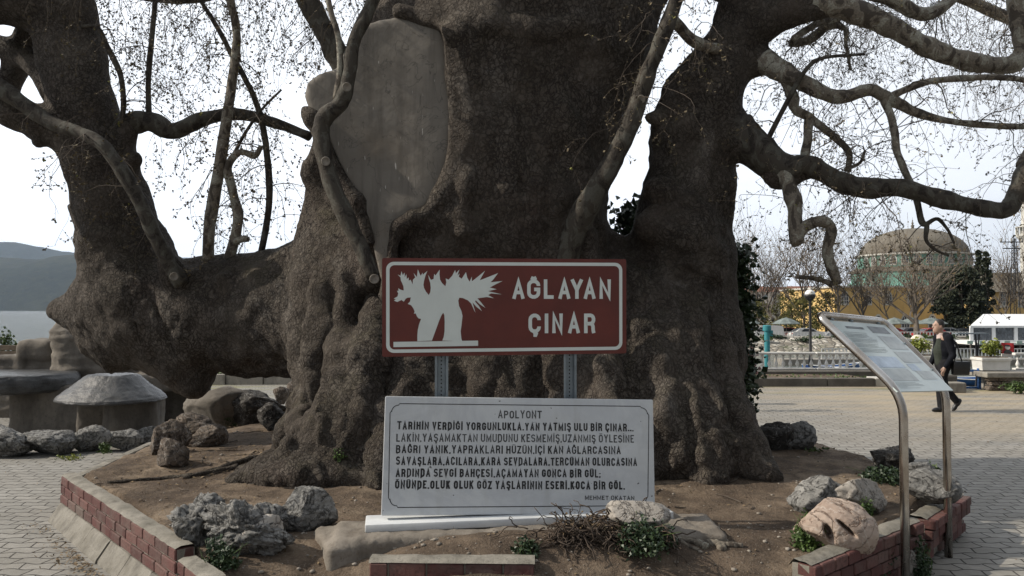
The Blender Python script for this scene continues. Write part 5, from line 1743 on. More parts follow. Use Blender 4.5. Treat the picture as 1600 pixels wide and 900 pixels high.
M['marble'] = mat_marble()
M['black_paint'] = mat_plain("worn_black_letter_paint", (0.018, 0.018, 0.019), 0.7, var=0.5, sc=14)
M['faded_paint'] = mat_plain("faded_letter_paint", (0.055, 0.056, 0.058), 0.7, var=0.5, sc=14)
mp = Panel(P(602, 619, 5.24), P(1020.5, 624.5, 5.53), P(597, 806, 5.12))
slab = thing("marble_slab", "white marble slab carved with a black Turkish poem, on a plinth before the trunk", "memorial slab", mp.at(mp.W / 2, mp.H, 0.05))
b = MB(); b.prism(rrect(0, 0, mp.W, mp.H, 0.008, 2), lambda u, v, w: mp.at(u, v, w), 0.055)
so = b.build("slab", M['marble'], slab, fix=True)
bv = so.modifiers.new("bevel", 'BEVEL'); bv.width = 0.004; bv.segments = 2; bv.limit_method = 'ANGLE'
# carved frame line with notched corners
def frame_pts(x):
    tl, tr, br_, bl = mp.px(610, 630.5), mp.px(1013.5, 635), mp.px(1012.5, 790), mp.px(606.5, 793)
    return tl, tr, br_, bl
tl, tr, br_, bl = frame_pts(0)
r_, k_ = 0.045, 0.016
line = []
def corner(c, sx, sy, first):
    """rounded corner with small steps at both ends; first: 'v' arrives along v"""
    pts = [(c[0], c[1] + sy * (r_ + k_)), (c[0] + sx * 0.010, c[1] + sy * (r_ + 0.002))]
    for q in range(7):
        a = R(90 * q / 6)
        pts.append((c[0] + sx * (0.010 + r_ * (1 - math.cos(a))), c[1] + sy * (0.010 + r_ * (1 - math.sin(a)))))
    pts += [(c[0] + sx * (r_ + k_), c[1])]
    return pts if first == 'v' else pts[::-1]
line = corner(tl, 1, 1, 'v') + corner(tr, -1, 1, 'u') + corner(br_, -1, -1, 'v') + corner(bl, 1, -1, 'u')
b = MB(); n = len(line); lw = 0.0026
for k in range(n):
    p, q, nx_ = Vector(line[k - 1]), Vector(line[k]), Vector(line[(k + 1) % n])
    t_ = (nx_ - p).normalized(); nn_ = Vector((-t_.y, t_.x))
    b.v.append(mp.at(q.x + nn_.x * lw, q.y + nn_.y * lw, -0.0012)); b.v.append(mp.at(q.x - nn_.x * lw, q.y - nn_.y * lw, -0.0012))
for k in range(n):
    j2 = (k + 1) % n; b.face([2 * k, 2 * j2, 2 * j2 + 1, 2 * k + 1])
b.build("frame_line", M['black_paint'], slab)
LINES = [("APOLYONT", 778, 846.5, 653.5, 654, 11.0, 0.012, 'f'),
         ("TARİHİN VERDİĞİ YORGUNLUKLA.YAN YATMIŞ ULU BİR ÇINAR...", 620.5, 990, 671, 674, 11.2, 0.024, 'b'),
         ("LAKİN, YAŞAMAKTAN UMUDUNU KESMEMİŞ, UZANMIŞ ÖYLESİNE", 619, 990.5, 690, 691.5, 11.4, 0.008, 'f'),
         ("BAĞRI YANIK, YAPRAKLARI HÜZÜN, İÇİ KAN AĞLARCASINA", 618.5, 970, 708, 709.5, 11.4, 0.014, 'b'),
         ("SAVAŞLARA, ACILARA, KARA SEVDALARA, TERCÜMAN OLURCASINA", 618.5, 995.5, 726.5, 728, 11.6, 0.022, 'b'),
         ("ARDINDA SEVGİ BAHÇESİ, AÇAMAYAN GONCA BİR GÜL;", 618, 938.5, 745, 746, 11.6, 0.024, 'b'),
         ("ÖNÜNDE, OLUK OLUK GÖZ YAŞLARININ ESERİ, KOCA BİR GÖL.", 617, 976.5, 763.5, 765, 11.8, 0.028, 'b'),
         ("MEHMET OKATAN", 914, 991, 781, 781.5, 6.0, 0.012, 'b')]
bb, bf = MB(), MB()
for (txt, x0, x1, y0, y1, cap, bold, kind) in LINES:
    u0, v0 = mp.px(x0, y0); u1, v1 = mp.px(x1, y1); _, vt = mp.px(x0, y0 - cap)
    put_text(bb if kind == 'b' else bf, mp, txt.replace(', ', ','), u0, u1, v0, (v0 - vt) * 1.12, -0.0012, .13 + bold * 2.6, (v1 - v0) / (u1 - u0), seed=len(txt))
bb.build("lettering", M['black_paint'], slab)
bf.build("faded_lettering", M['faded_paint'], slab)
# marble foot and the concrete it stands on
mh = Vector((mp.w.x, mp.w.y, 0)).normalized(); mu = Vector((mp.u.x, mp.u.y, 0)).normalized()
rzm = math.atan2(mu.y, mu.x)
foot_c = mp.at(mp.W / 2, mp.H, 0.03)
b = MB(); b.bbox_round((foot_c.x, foot_c.y, foot_c.z - 0.024), (mp.W + 0.20, 0.24, 0.052), 0.008, rzm)
b.build("marble_foot", M['marble'], slab, 30)
pvz = foot_c.z - 0.05
vol = Vol((foot_c.x - 1.5, foot_c.y - 0.7, pvz - 0.5), (foot_c.x + 1.5, foot_c.y + 0.7, pvz + 0.2), 0.025)
vol.rbox((foot_c.x - 0.05, foot_c.y - 0.02, pvz - 0.128), (mp.W / 2 + 0.24, 0.24, 0.125), 0.02, 0, rzm)
vol.rbox((foot_c.x - 0.95, foot_c.y - 0.12, pvz - 0.16), (0.36, 0.26, 0.12), 0.02, 0.0, rzm + .25)
vol.rbox((foot_c.x + 0.9, foot_c.y + 0.04, pvz - 0.15), (0.42, 0.26, 0.12), 0.02, 0.0, rzm - .12)
V, F = vol.net(); N = net_normals(V, F)
V = V + N * (0.018 * fbm(V * 3, 4, 61) + 0.014 * fbm(V * 12, 4, 62, ridged=True))[:, None]
link_mesh("concrete_plinth", V, F, M['plinth'], slab, True)

# ------------------------------------------------------------------ information board on a bent steel tube
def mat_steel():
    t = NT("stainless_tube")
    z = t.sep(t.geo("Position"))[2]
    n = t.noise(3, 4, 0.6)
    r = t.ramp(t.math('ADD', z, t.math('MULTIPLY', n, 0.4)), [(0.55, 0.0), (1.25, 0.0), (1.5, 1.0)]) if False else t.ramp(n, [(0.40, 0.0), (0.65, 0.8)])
    c = t.mix(r, (0.60, 0.575, 0.54), (0.30, 0.235, 0.175))  # brown mottling put into the colour for the dark tree's reflection
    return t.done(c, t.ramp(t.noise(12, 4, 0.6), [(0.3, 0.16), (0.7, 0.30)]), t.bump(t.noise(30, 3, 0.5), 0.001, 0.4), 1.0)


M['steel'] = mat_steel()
M['board_face'] = mat_plain("pale_printed_board", (0.50, 0.565, 0.545), 0.14, var=0.10, sc=3, spec=0.6)
M['print_grey'] = mat_plain("faded_print_grey", (0.34, 0.37, 0.36), 0.2, var=0.25, sc=9)
M['print_blue'] = mat_plain("faded_print_blue", (0.36, 0.44, 0.53), 0.2, var=0.25, sc=9)
M['print_dark'] = mat_plain("print_dark", (0.10, 0.115, 0.12), 0.2, var=0.3, sc=12)
A0, A1 = Vector((2.585, 5.215, -0.02)), P(1411, 618, 5.22)
C1, D1_ = P(1277, 492, 5.64), P(1381, 502, 6.22)
B1 = P(1478, 601, 5.93); B0 = Vector((B1.x, B1.y, -0.02))
A0 = Vector((A1.x, A1.y, -0.02))


def bend(p, a, c, r, n=7):
    """rounded corner at p between a and c"""
    da, dc = (a - p).normalized(), (c - p).normalized()
    s0, s1 = p + da * r, p + dc * r
    return [s0 * (1 - t) ** 2 + p * 2 * t * (1 - t) + s1 * t * t for t in [k / n for k in range(n + 1)]]


board = thing("info_board", "tilted information board in a bent steel tube frame on two poles", "information board", (A1.x, A1.y, 0))
path = [A0] + bend(A1, A0, C1, 0.16) + bend(C1, A1, D1_, 0.085) + bend(D1_, C1, B1, 0.085) + bend(B1, D1_, B0, 0.16) + [B0]
tr_ = 0.0285
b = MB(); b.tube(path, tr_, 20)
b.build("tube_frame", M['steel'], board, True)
ip = Panel(C1 + (A1 - C1) * 0.07, D1_ + (B1 - D1_) * 0.07, A1 - (A1 - C1) * 0.04)
ip.w = ip.u.cross(ip.v).normalized()
if ip.w.z > 0: ip.w = -ip.w
uu0 = 0.052
b = MB(); b.prism([(uu0, 0.0), (ip.W - uu0, 0.0), (ip.W - uu0, ip.H), (uu0, ip.H)], lambda u, v, w: ip.at(u, v, w - 0.004), 0.008)
b.build("board_panel", M['board_face'], board, fix=True)
def patch(mb, u0, v0, u1, v1, w=-0.0055):
    mb.poly([ip.at(u0, v0, w), ip.at(u1, v0, w), ip.at(u1, v1, w), ip.at(u0, v1, w)])
uw = ip.W - 2 * uu0
Ux = lambda f: uu0 + uw * f
g_, bl_, dk = MB(), MB(), MB()
d1, d2 = MB(), MB(); patch(d1, Ux(.60), ip.H * .05, Ux(.92), ip.H * .155); patch(d2, Ux(.20), ip.H * .075, Ux(.50), ip.H * .11)
d1.build('dark_picture', M['print_dark'], board); d2.build('heading', M['print_dark'], board)
rnd = random.Random(4)
for k in range(13):
    v = ip.H * (.17 + .024 * k); patch(dk, Ux(.08), v, Ux(.08 + rnd.uniform(.36, .46)), v + 0.0025); 
    if k % 3: patch(dk, Ux(.08), v + .009, Ux(.08 + rnd.uniform(.3, .46)), v + .0105)
patch(g_, Ux(.62), ip.H * .20, Ux(.95), ip.H * .40); patch(g_, Ux(.62), ip.H * .44, Ux(.95), ip.H * .60); patch(bl_, Ux(.08), ip.H * .52, Ux(.55), ip.H * .68)
patch(g_, Ux(.08), ip.H * .70, Ux(.55), ip.H * .86); patch(bl_, Ux(.62), ip.H * .62, Ux(.78), ip.H * .72); patch(g_, Ux(.66), ip.H * .72, Ux(.92), ip.H * .84)
g_.build("faded_picture", M['print_grey'], board); bl_.build("faded_picture", M['print_blue'], board)
for k in range(6):
    v = ip.H * (.885 + .014 * k); patch(dk, Ux(.1), v, Ux(.1 + rnd.uniform(.1, .5)), v + .002)
dk.build("lettering", M['print_dark'], board)
for u, v in ((.10, .0), (.42, .0), (.9, .0), (1.0, .3), (1.0, .7), (0.0, .5)):
    b = MB(); c = ip.at(Ux(u), ip.H * v, 0.0) + ip.v * (-0.012 if v == 0 else 0)
    b.lathe(c, [(0.011, -0.012), (0.011, 0.012), (0.0, 0.013)], 10, ip.w.to_track_quat('Z', 'Y').to_matrix())
    b.build("fixing_clip", M['galv'], board, True)
# ================================================================== left: moulded concrete seats, mushroom table, fence
vol = Vol((-10.2, 10.6, -0.1), (-4.6, 15.2, 1.95), 0.035)
def X_(px, d): return (px - 800) / FPX * d
def Z_(py, d): return CAMZ + (484 - py) / FPX * d
# rough column rising to the snout
vol.chain([(Vector((X_(128, 12.6), 12.7, 0.2)), .50), (Vector((X_(120, 12.6), 12.7, 0.95)), .36), (Vector((X_(110, 12.6), 12.6, 1.36)), .22), (Vector((X_(98, 12.6), 12.55, 1.50)), .12)], 0.12)
vol.rbox((X_(66, 12.8), 12.9, Z_(546, 12.8)), (0.27, 0.3, 0.16), 0.06, 0.04)
vol.rbox((X_(70, 12.8), 12.95, Z_(572, 12.8)), (0.25, 0.3, 0.2), 0.05, 0.04)
vol.rbox((X_(26, 12.8), 12.9, Z_(570, 12.8)), (0.26, 0.3, 0.14), 0.06, 0.04)
# long ledge behind the mushroom
vol.rbox((X_(190, 13.2), 13.4, Z_(582, 13.2)), (0.95, 0.42, 0.12), 0.06, 0.04)
vol.rbox((X_(235, 13.2), 13.1, Z_(595, 13.2)), (0.72, 0.34, 0.13), 0.06, 0.04)
vol.rbox((X_(200, 13.2), 13.5, 0.28), (1.15, 0.34, 0.32), 0.06, 0.04)
vol.rbox((X_(330, 13.6), 14.0, 0.16), (1.1, 0.34, 0.2), 0.06, 0.04)
vol.rbox((X_(-60, 13.6), 13.9, 0.3), (1.4, 0.34, 0.34), 0.06, 0.04)
V, F = vol.net(); del vol
V = relax(V, F, 1, .5); N = net_normals(V, F)
drip = fbm(V * np.array([7, 7, 1.2]), 3, 83, ridged=True)
strata = fbm(V * np.array([.9, .9, 9.0]), 3, 84, ridged=True)
V = V + N * (0.035 * fbm(V * 2.1, 4, 81) + 0.02 * fbm(V * 6, 4, 82, ridged=True) + 0.016 * drip + 0.024 * strata)[:, None]
T(link_mesh("concrete_seating", V, F, M['grotto'], None, True), "rough moulded concrete ledges and column like artificial rock, beneath the snout of the trunk", "concrete seating")

def mushroom(label, mx, my, prof, stem, seed, squash=.9):
    o = thing("mushroom_table", label, "table", (mx, my, 0))
    vol = Vol((mx - 1.3, my - 1.0, -0.1), (mx + 1.5, my + 1.0, 1.2), 0.025)
    stem(vol)
    V, F = vol.net(); N = net_normals(V, F); V = V + N * (0.02 * fbm(V * 4, 4, seed) + 0.010 * fbm(V * np.array([9, 9, 3]), 3, seed + 1, ridged=True))[:, None]
    link_mesh("stem", V, F, M['grotto'], o, True)
    b = MB(); pp = []
    for (r0, z0), (r1, z1) in zip(prof[:-1], prof[1:]):
        for k in range(6): pp.append((r0 + (r1 - r0) * k / 6, z0 + (z1 - z0) * k / 6))
    pp.append(prof[-1])
    b.lathe((mx, my, 0), pp, 120)
    P_ = np.array([v[:] for v in b.v]); d = P_ - np.array([mx, my, 0])
    a = np.arctan2(d[:, 1], d[:, 0])
    k = 1 + 0.03 * np.sin(3 * a + seed) + 0.035 * fbm(P_ * 4, 3, seed + 2) + 0.012 * fbm(P_ * 16, 2, seed + 3, ridged=True)
    dz = 0.012 * fbm(P_ * 5, 3, seed + 4) + 0.008 * fbm(P_ * 20, 2, seed + 5, ridged=True)
    for v, kk, zz, dd in zip(b.v, k, dz, d):
        v.x = mx + dd[0] * kk; v.y = my + dd[1] * kk * squash; v.z += zz
    b.build("cap", M['cap_glaze'], o, 50)


mx, my = X_(170, 11.0), 11.15
def stem_near(vol):
    vol.chain([(Vector((mx + .2, my, 0.0)), .36), (Vector((mx + .2, my, 0.2)), .30), (Vector((mx + .2, my, 0.62)), .29)], 0.05)
    vol.rbox((mx + 0.34, my + .05, 0.32), (0.30, 0.30, 0.36), 0.10, 0.08, 0.2)
    vol.rbox((mx - 0.25, my + .2, 0.32), (0.30, 0.16, 0.36), 0.06, 0.08, 0.2)
mushroom("mushroom shaped concrete table with a shiny dark conical cap", mx, my, [(0.56, 0.57), (0.69, 0.565), (0.725, 0.585), (0.72, 0.615), (0.64, 0.685), (0.50, 0.79), (0.37, 0.905), (0.32, 0.935), (0.0, 0.94)], stem_near, 92)
wx, wy = X_(8, 11.9), 12.0
def stem_wide(vol):
    vol.rbox((X_(86, 11.9), 12.0, 0.32), (0.56, 0.34, 0.40), 0.12, 0.06, 0.08)
    vol.rbox((X_(112, 11.9), 12.2, 0.42), (0.42, 0.32, 0.32), 0.10, 0.06, -0.1)
mushroom("wide flat topped concrete mushroom table at the left edge", wx, wy, [(0.70, 0.63), (0.92, 0.625), (0.98, 0.66), (1.0, 0.74), (0.99, 0.82), (0.95, 0.885), (0.90, 0.90), (0.0, 0.905)], stem_wide, 96)

# plank fence at the lake
fx0, fx1, fy = X_(-420, 24.6), X_(34, 24.6), 24.6
fence = thing("plank_fence", "low brown plank fence at the lake edge behind the concrete counter", "fence", (fx1, fy, 0))
for k in range(4):
    b = MB(); b.bbox_round(((fx0 + fx1) / 2, fy, 0.06 + 0.175 * k + 0.08), (fx1 - fx0, 0.04, 0.155), 0.008)
    b.build("plank", M['wood'], fence)
for k in range(6):
    b = MB(); b.bbox_round((fx1 - 0.05 - k * 1.7, fy + 0.07, 0.36), (0.1, 0.09, 0.74), 0.01); b.build("post", M['wood'], fence)
def shrub(name, label, c, rad, n, size, m, seed, cat="shrub", stems=6):
    rnd = random.Random(seed); o = thing(name, label, cat, c)
    b = MB()
    for k in range(7):
        q = Vector(c) + Vector((rnd.uniform(-.5, .5) * rad[0], rnd.uniform(-.5, .5) * rad[1], rnd.uniform(.1, .6) * rad[2]))
        leafball(b, q, (rad[0] * .55, rad[1] * .55, rad[2] * .5), n // 7, size, rnd)
    b.build("leaves", M[m], o)
    b = MB()
    for k in range(stems):
        e = Vector(c) + Vector((rnd.uniform(-.6, .6) * rad[0], rnd.uniform(-.6, .6) * rad[1], rad[2] * rnd.uniform(.6, .95)))
        b.tube([Vector(c), (Vector(c) + e) / 2 + Vector((rnd.uniform(-.05, .05), 0, .03)), e], [.02, .012, .004], 5)
    b.build("branch", M['twig'], o)
    return o
shrub("bush", "small fresh green bush at the lake edge behind the plank fence", (X_(4, 25.6), 25.6, 0.2), (0.5, 0.4, 1.05), 420, 0.10, 'leaf_mid', 3)
# flower bed kerb seen under the lying trunk
kb = thing("flower_bed", "low concrete kerb with sparse flowers seen under the lying trunk", "flower bed", (X_(400, 19.5), 19.5, 0))
b = MB()
for k in range(7):
    b.bbox_round((X_(330, 19.5) - 1.0 + k * 0.92, 19.5 + 0.03 * k, 0.125), (0.905, 0.14, 0.26), 0.012)
b.build("kerb", M['concrete'], kb)
b = MB(); b.box((X_(400, 20.2), 20.35, 0.09), (6.2, 1.5, 0.2)); b.build("soil", M['soil'], kb)
rnd = random.Random(8); b = MB(); b2 = MB()
for k in range(40):
    q = Vector((X_(rnd.uniform(330, 470), 20), rnd.uniform(19.8, 20.8), 0.2))
    leafball(b, q, (.12, .1, .12), 14, 0.07, rnd)
    if rnd.random() < .3: leafball(b2, q + Vector((0, 0, .1)), (.06, .06, .05), 6, 0.06, rnd)
b.build("leaves", M['leaf_mid'], kb); M['flower_red'] = mat_plain("red_petals", (0.42, 0.03, 0.02), 0.6); b2.build("flowers", M['flower_red'], kb)
# small rough stones of a rockery under the trunk
for k, (x0, x1, y0, y1) in enumerate([(448, 476, 596, 626), (426, 452, 606, 630)]):
    rock_px(["brown stone of the rockery touching the trunk root", "second brown stone of the rockery, left of the one at the root"][k], x0, x1, y0, y1, 'rock_brown', 130 + k, 0.8, 9, 0.15, z=0.2)

# ivy behind the right trunk
def ivy(label, pts, n, size, seed, spread):
    rnd = random.Random(seed); o = thing("ivy", label, "ivy", pts[0])
    b = MB()
    for k in range(n):
        t = rnd.random() * (len(pts) - 1); i0 = min(int(t), len(pts) - 2)
        q = pts[i0].lerp(pts[i0 + 1], t - i0)
        leafball(b, q + Vector((rnd.gauss(0, spread), rnd.gauss(0, spread), rnd.gauss(0, spread * .7))), (.02, .02, .02), 1, size, rnd, 0.8, -0.2)
    b.build("leaves", M['leaf_dark'], o)
    b = MB()
    for k in range(9):
        b.tube([p + Vector((rnd.gauss(0, spread * .6), rnd.gauss(0, spread * .6), 0)) for p in pts], [.012] * len(pts), 5)
    b.build("stems", M['twig'], o)
    return o
ivy("dark ivy hanging down the far side of the right trunk", [P(1152, 610, 8.75), P(1153, 540, 8.75), P(1150, 480, 8.75), P(1146, 430, 8.75), P(1140, 395, 8.7)], 2600, 0.075, 1, 0.10)
ivy("dark ivy in the gap between the two upright trunks", [P(985, 420, 9.3), P(990, 380, 9.3), P(985, 345, 9.3), P(998, 328, 9.3)], 800, 0.085, 2, 0.10)
M['leaf_purple'] = speckled("purple_leaf", (0.05, 0.018, 0.022), (0.10, 0.04, 0.042), 4, 0.6, 0)
shrub("bush", "small purple leaved bush beside the ivy, before the balustrade", (X_(1164, 14.5), 14.5, 0.15), (0.26, 0.25, 1.0), 240, 0.07, 'leaf_purple', 9)

# ================================================================== right: kerbs, balustrade, quay furniture
M['teal'] = mat_plain("teal_paint", (0.025, 0.185, 0.215), 0.5, var=0.2)
M['black_metal'] = mat_plain("black_painted_metal", (0.02, 0.02, 0.022), 0.5)
M['globe'] = mat_plain("opal_glass", (0.72, 0.71, 0.68), 0.25, var=0.04)
M['white_metal'] = mat_plain("white_painted_metal", (0.66, 0.66, 0.64), 0.5, var=0.08)
M['blue_paint'] = mat_plain("blue_boat_paint", (0.03, 0.11, 0.30), 0.45, var=0.2)
kx0, kx1 = X_(1010, 19.0), X_(1366, 19.0)
bed = thing("terrace_kerb", "long dark stone kerbs with weedy soil between, below the white balustrade", "kerb", (kx0, 19.0, 0))
b = MB(); rnd = random.Random(2); x = kx0
while x < kx1 - .05:
    w = min(rnd.uniform(1.6, 2.2), kx1 - x)
    b.bbox_round((x + w / 2, 19.1, 0.095), (w - 0.015, 0.22, 0.21), 0.015); x += w
b.build("front_kerb", M['concrete_dark'], bed)
b = MB(); b.box(((kx0 + kx1) / 2, 19.95, 0.05), (kx1 - kx0, 1.5, 0.22)); b.build("soil", M['soil'], bed)
b = MB(); b.bbox_round(((kx0 + kx1 + 1.0) / 2, 20.9, 0.115), (kx1 - kx0 + 1.0, 0.5, 0.25), 0.015)
b.bbox_round(((kx0 + kx1 + 1.0) / 2, 21.3, 0.12), (kx1 - kx0 + 1.0, 0.5, 0.24), 0.015); b.build("back_kerb", M['concrete_dark'], bed)
b = MB(); b.bbox_round((kx1 + 0.18, 19.3, 0.1), (0.34, 0.6, 0.2), 0.02); b.build("end_block", M['concrete_pale'], bed)
b = MB()
for k in range(60):
    q = Vector((rnd.uniform(kx0, kx1), rnd.uniform(19.3, 20.5), 0.14)); leafball(b, q, (.22, .12, .05), 6, 0.06, rnd)
wd = b.build("weeds", M['leaf_mid'], bed)

def balustrade(label, x0, x1, y, z, h, n):
    o = thing("balustrade", label, "balustrade", ((x0 + x1) / 2, y, z))
    b = MB(); b.bbox_round(((x0 + x1) / 2, y, z + h - 0.03), (x1 - x0, 0.14, 0.065), 0.014); b.build("top_rail", M['white_paint'], o)
    b = MB(); b.bbox_round(((x0 + x1) / 2, y, z + 0.022), (x1 - x0, 0.15, 0.045), 0.01); b.build("base_rail", M['white_paint'], o)
    hh = h - 0.105
    pr = [(.045, 0), (.045, .03), (.026, .05), (.022, .09), (.046, .22), (.05, .30), (.036, .42), (.020, .58), (.018, .66), (.030, .70), (.020, .75), (.026, .90), (.044, .95), (.044, 1.0)]
    first = None
    for k in range(n):
        x = x0 + (k + .5) * (x1 - x0) / n
        if first is None:
            b = MB(); b.lathe((x, y, z + .044), [(r, q * hh) for r, q in pr], 12); first = b.build("baluster", M['white_paint'], o, True); fx = x
        else:
            c = first.copy(); COL.objects.link(c); c.parent = o; c.location.x = first.location.x + x - fx
    for x in (x0 + 0.1, x1 - 0.1):
        pass
    return o
bz = 0.245
balustrade("long white concrete balustrade along the water, seen left of the information board", X_(1010, 21.2), X_(1272, 21.2), 21.2, bz, 0.465, 24)
balustrade("white balustrade section behind the information board", X_(1274, 21.2), X_(1392, 21.2), 21.2, bz, 0.465, 11)
balustrade("short white balustrade at the far side of the stone pedestal", X_(1582, 19.6), X_(1760, 19.6), 19.6, 0.36, 0.42, 14)

lamp = thing("street_lamp", "black lamp post with a white globe behind the balustrade", "street lamp", (X_(1265.5, 21.6), 21.6, 0.29))
lz = Z_(460, 21.6)
b = MB(); b.lathe((X_(1265.5, 21.6), 21.6, 0), [(.06, .29), (.06, .5), (.04, .55), (.034, lz - .2), (.04, lz - .16)], 12); b.build("pole", M['black_metal'], lamp, True)
b = MB(); b.lathe((X_(1265.5, 21.6), 21.6, lz), [(.03, -.18), (.09, -.15), (.15, -.06), (.155, 0.0), (.14, 0.0), (.1, -.08), (0, -.1)], 16); b.build("globe_cup", M['black_metal'], lamp, True)
b = MB(); b.lathe((X_(1265.5, 21.6), 21.6, lz), [(.135 * math.sin(a), -.135 * math.cos(a)) for a in [math.pi * k / 12 for k in range(13)]], 16); b.build("globe", M['globe'], lamp, True)
def teal_post(label, px, y, top, r, base=0.0):
    o = thing("mooring_post", label, "post", (X_(px, y), y, base))
    x = X_(px, y)
    b = MB(); b.lathe((x, y, 0), [(r, base), (r, top - .12)], 14); b.build("pipe", M['teal'], o, 40)
    b = MB(); b.lathe((x, y, 0), [(r * 1.05, top - .16), (r * 1.5, top - .15), (r * 1.5, top - .02), (r * 1.2, top), (0, top)], 14); b.build("cap", M['teal'], o, 40)
    b = MB(); b.bbox_round((x + r * 1.5, y, top - .22), (.09, .07, .16), .01); b.build("bracket", M['teal'], o)
    return o
teal_post("tall teal pipe post with a cap standing behind the balustrade", 1198, 22.4 - .9, Z_(508, 21.5), 0.075, 0.3)
teal_post("short teal post half hidden by the right trunk", 1153, 15.5, Z_(572, 15.5), 0.10)
wb = thing("planter_box", "low green wooden planter box on the paving beyond the right root", "planter", (X_(1190, 9.6), 9.6, 0))
b = MB(); b.bbox_round((X_(1180, 9.4), 9.4, 0.2), (0.62, 0.05, 0.18), .008, -0.1); b.bbox_round((X_(1180, 9.9), 9.95, 0.2), (0.62, 0.05, 0.18), .008, -0.1); b.bbox_round((X_(1216, 9.6), 9.62, 0.2), (0.05, 0.5, 0.18), .008, -0.1)
b.build("boards", mat_plain("mossy_wood", (0.05, 0.06, 0.038), 0.8), wb)

# concrete planters with yellow-green shrubs
def planter(label, px0, px1, pt, pb, y, shrub_label, seed, m='white_paint'):
    x0, x1 = X_(px0, y), X_(px1, y); z0, z1 = Z_(pb, y), Z_(pt, y); w = x1 - x0
    o = thing("stone_planter", label, "planter", ((x0 + x1) / 2, y + .2, z0))
    b = MB(); c = ((x0 + x1) / 2, y + .22)
    b.box((c[0], c[1], (z0 + z1) / 2), (w * .94, .40, z1 - z0 - .1), taper=1.06)
    b.build("trough", M[m], o)
    b = MB(); b.bbox_round((c[0], c[1], z1 - .035), (w * 1.05, .48, .07), .012); b.build("rim", M[m], o)
    b = MB(); b.bbox_round((c[0], c[1], z1 - .006), (w * .92, .36, .05), .01); b.build("soil", M['soil'], o)
    b = MB(); b.bbox_round((c[0] - w * .34, c[1], z0 - .03), (.1, .3, .09), .01); b.bbox_round((c[0] + w * .34, c[1], z0 - .03), (.1, .3, .09), .01); b.build("feet", M['concrete_dark'], o)
    shrub("bush", shrub_label, (c[0], c[1], z1), (w * .36, .2, .40), 520, .06, 'leaf_yellow', seed)
    return o
planter("white trough planter on the quay behind the walking man", 1418, 1466, 556, 586, 18.2, "yellow green shrub in the trough behind the walking man", 31)
planter("white trough planter standing on the stone pedestal", 1533, 1578, 559, 582, 18.3, "yellow green shrub in the trough on the stone pedestal", 32)
ped = thing("stone_pedestal", "low stone and concrete pedestal wall under the second white planter", "pedestal", (X_(1580, 18.2), 18.3, 0))
b = MB(); b.bbox_round((X_(1640, 18.2), 18.35, .36), (X_(1750, 18.2) - X_(1530, 18.2), .8, .12), .02); b.build("slab", M['concrete'], ped)
b = MB(); rnd = random.Random(6)
for k in range(3):
    for q in range(2): b.bbox_round((X_(1534, 18.2) + .13 + q * .24 + .05 * (k % 2), 18.1, .06 + .105 * k), (.22, .2, .09), .02)
b.build("stones", M['rock_brown'], ped)
b = MB(); b.bbox_round((X_(1640, 18.2), 18.4, .15), (X_(1750, 18.2) - X_(1566, 18.2), .6, .3), .03); b.build("wall", M['concrete'], ped)
shrub("bush", "low dark bush with an orange flower at the foot of the pedestal", (X_(1592, 17.4), 17.4, 0), (.38, .25, .28), 420, .06, 'leaf_mid', 33)
blk = thing("concrete_block", "low grey concrete block behind the legs of the walking man", "concrete block", (X_(1492, 17.6), 17.7, 0))
b = MB(); b.bbox_round((X_(1490, 17.6), 17.75, .11), (.50, .35, .23), .03, .05); b.build("block", M['concrete'], blk)
b = MB(); b.bbox_round((X_(1478, 17.9), 18.1, .27), (.5, .4, .2), .05, .05); b.build("upper_block", M['concrete_dark'], blk)
# blue pipe gate at the water
gt = thing("pipe_gate", "blue pipe gate at the water between the walking man and the pedestal", "gate", (X_(1527, 18.5), 18.5, 0))
x0, x1 = X_(1494, 18.5), X_(1527, 18.5)
b = MB(); b.box(((x0 + x1) / 2, 18.5, Z_(579, 18.5)), (x1 - x0, .05, .05)); b.build("top_bar", M['blue_paint'], gt)
b = MB(); b.box(((x0 + x1) / 2, 18.5, Z_(605, 18.5)), (x1 - x0, .04, .04)); b.build("lower_bar", M['blue_paint'], gt)
b = MB(); b.box((x1, 18.48, .23), (.06, .06, .5)); b.build("post", M['blue_paint'], gt)
# white pipe railing and the dome light
wr = thing("pipe_railing", "white square pipe railing behind the walking man", "railing", (X_(1445, 20.6), 20.6, -.1))
for px in (1404, 1421, 1437, 1490):
    b = MB(); b.box((X_(px, 20.6), 20.6, (Z_(532, 20.6) - .1) / 2), (.05, .05, Z_(532, 20.6) + .1)); b.build("post", M['white_metal'], wr)
b = MB(); b.box((X_(1447, 20.6), 20.6, Z_(531, 20.6)), (X_(1491, 20.6) - X_(1403, 20.6), .055, .055)); b.build("top_bar", M['white_metal'], wr)
pl_ = thing("quay_pier", "narrow concrete pier carrying the white pipe railing and the dome light", "pier", (X_(1445, 20.6), 20.6, -.1))
b = MB(); b.box((X_(1445, 20.6), 20.4, -.6), (X_(1496, 20.6) - X_(1396, 20.6), 3.7, 1.0)); b.build("deck", M['concrete_dark'], pl_)
dl = thing("dome_light", "cream dome topped low light left of the walking man's head", "bollard light", (X_(1433, 21.4), 21.4, -.1))
b = MB(); b.lathe((X_(1433, 21.4), 21.4, 0), [(.07, -.1), (.07, Z_(540, 21.4))], 12); b.build("post", M['white_metal'], dl, 40)
b = MB(); zt = Z_(534, 21.4); b.lathe((X_(1433, 21.4), 21.4, zt), [(.19, 0), (.19, .04), (.165, .11), (.11, .165), (.05, .19), (0, .195)], 16); b.build("dome", mat_plain("cream_plastic", (.55, .51, .40), .4), dl, True)

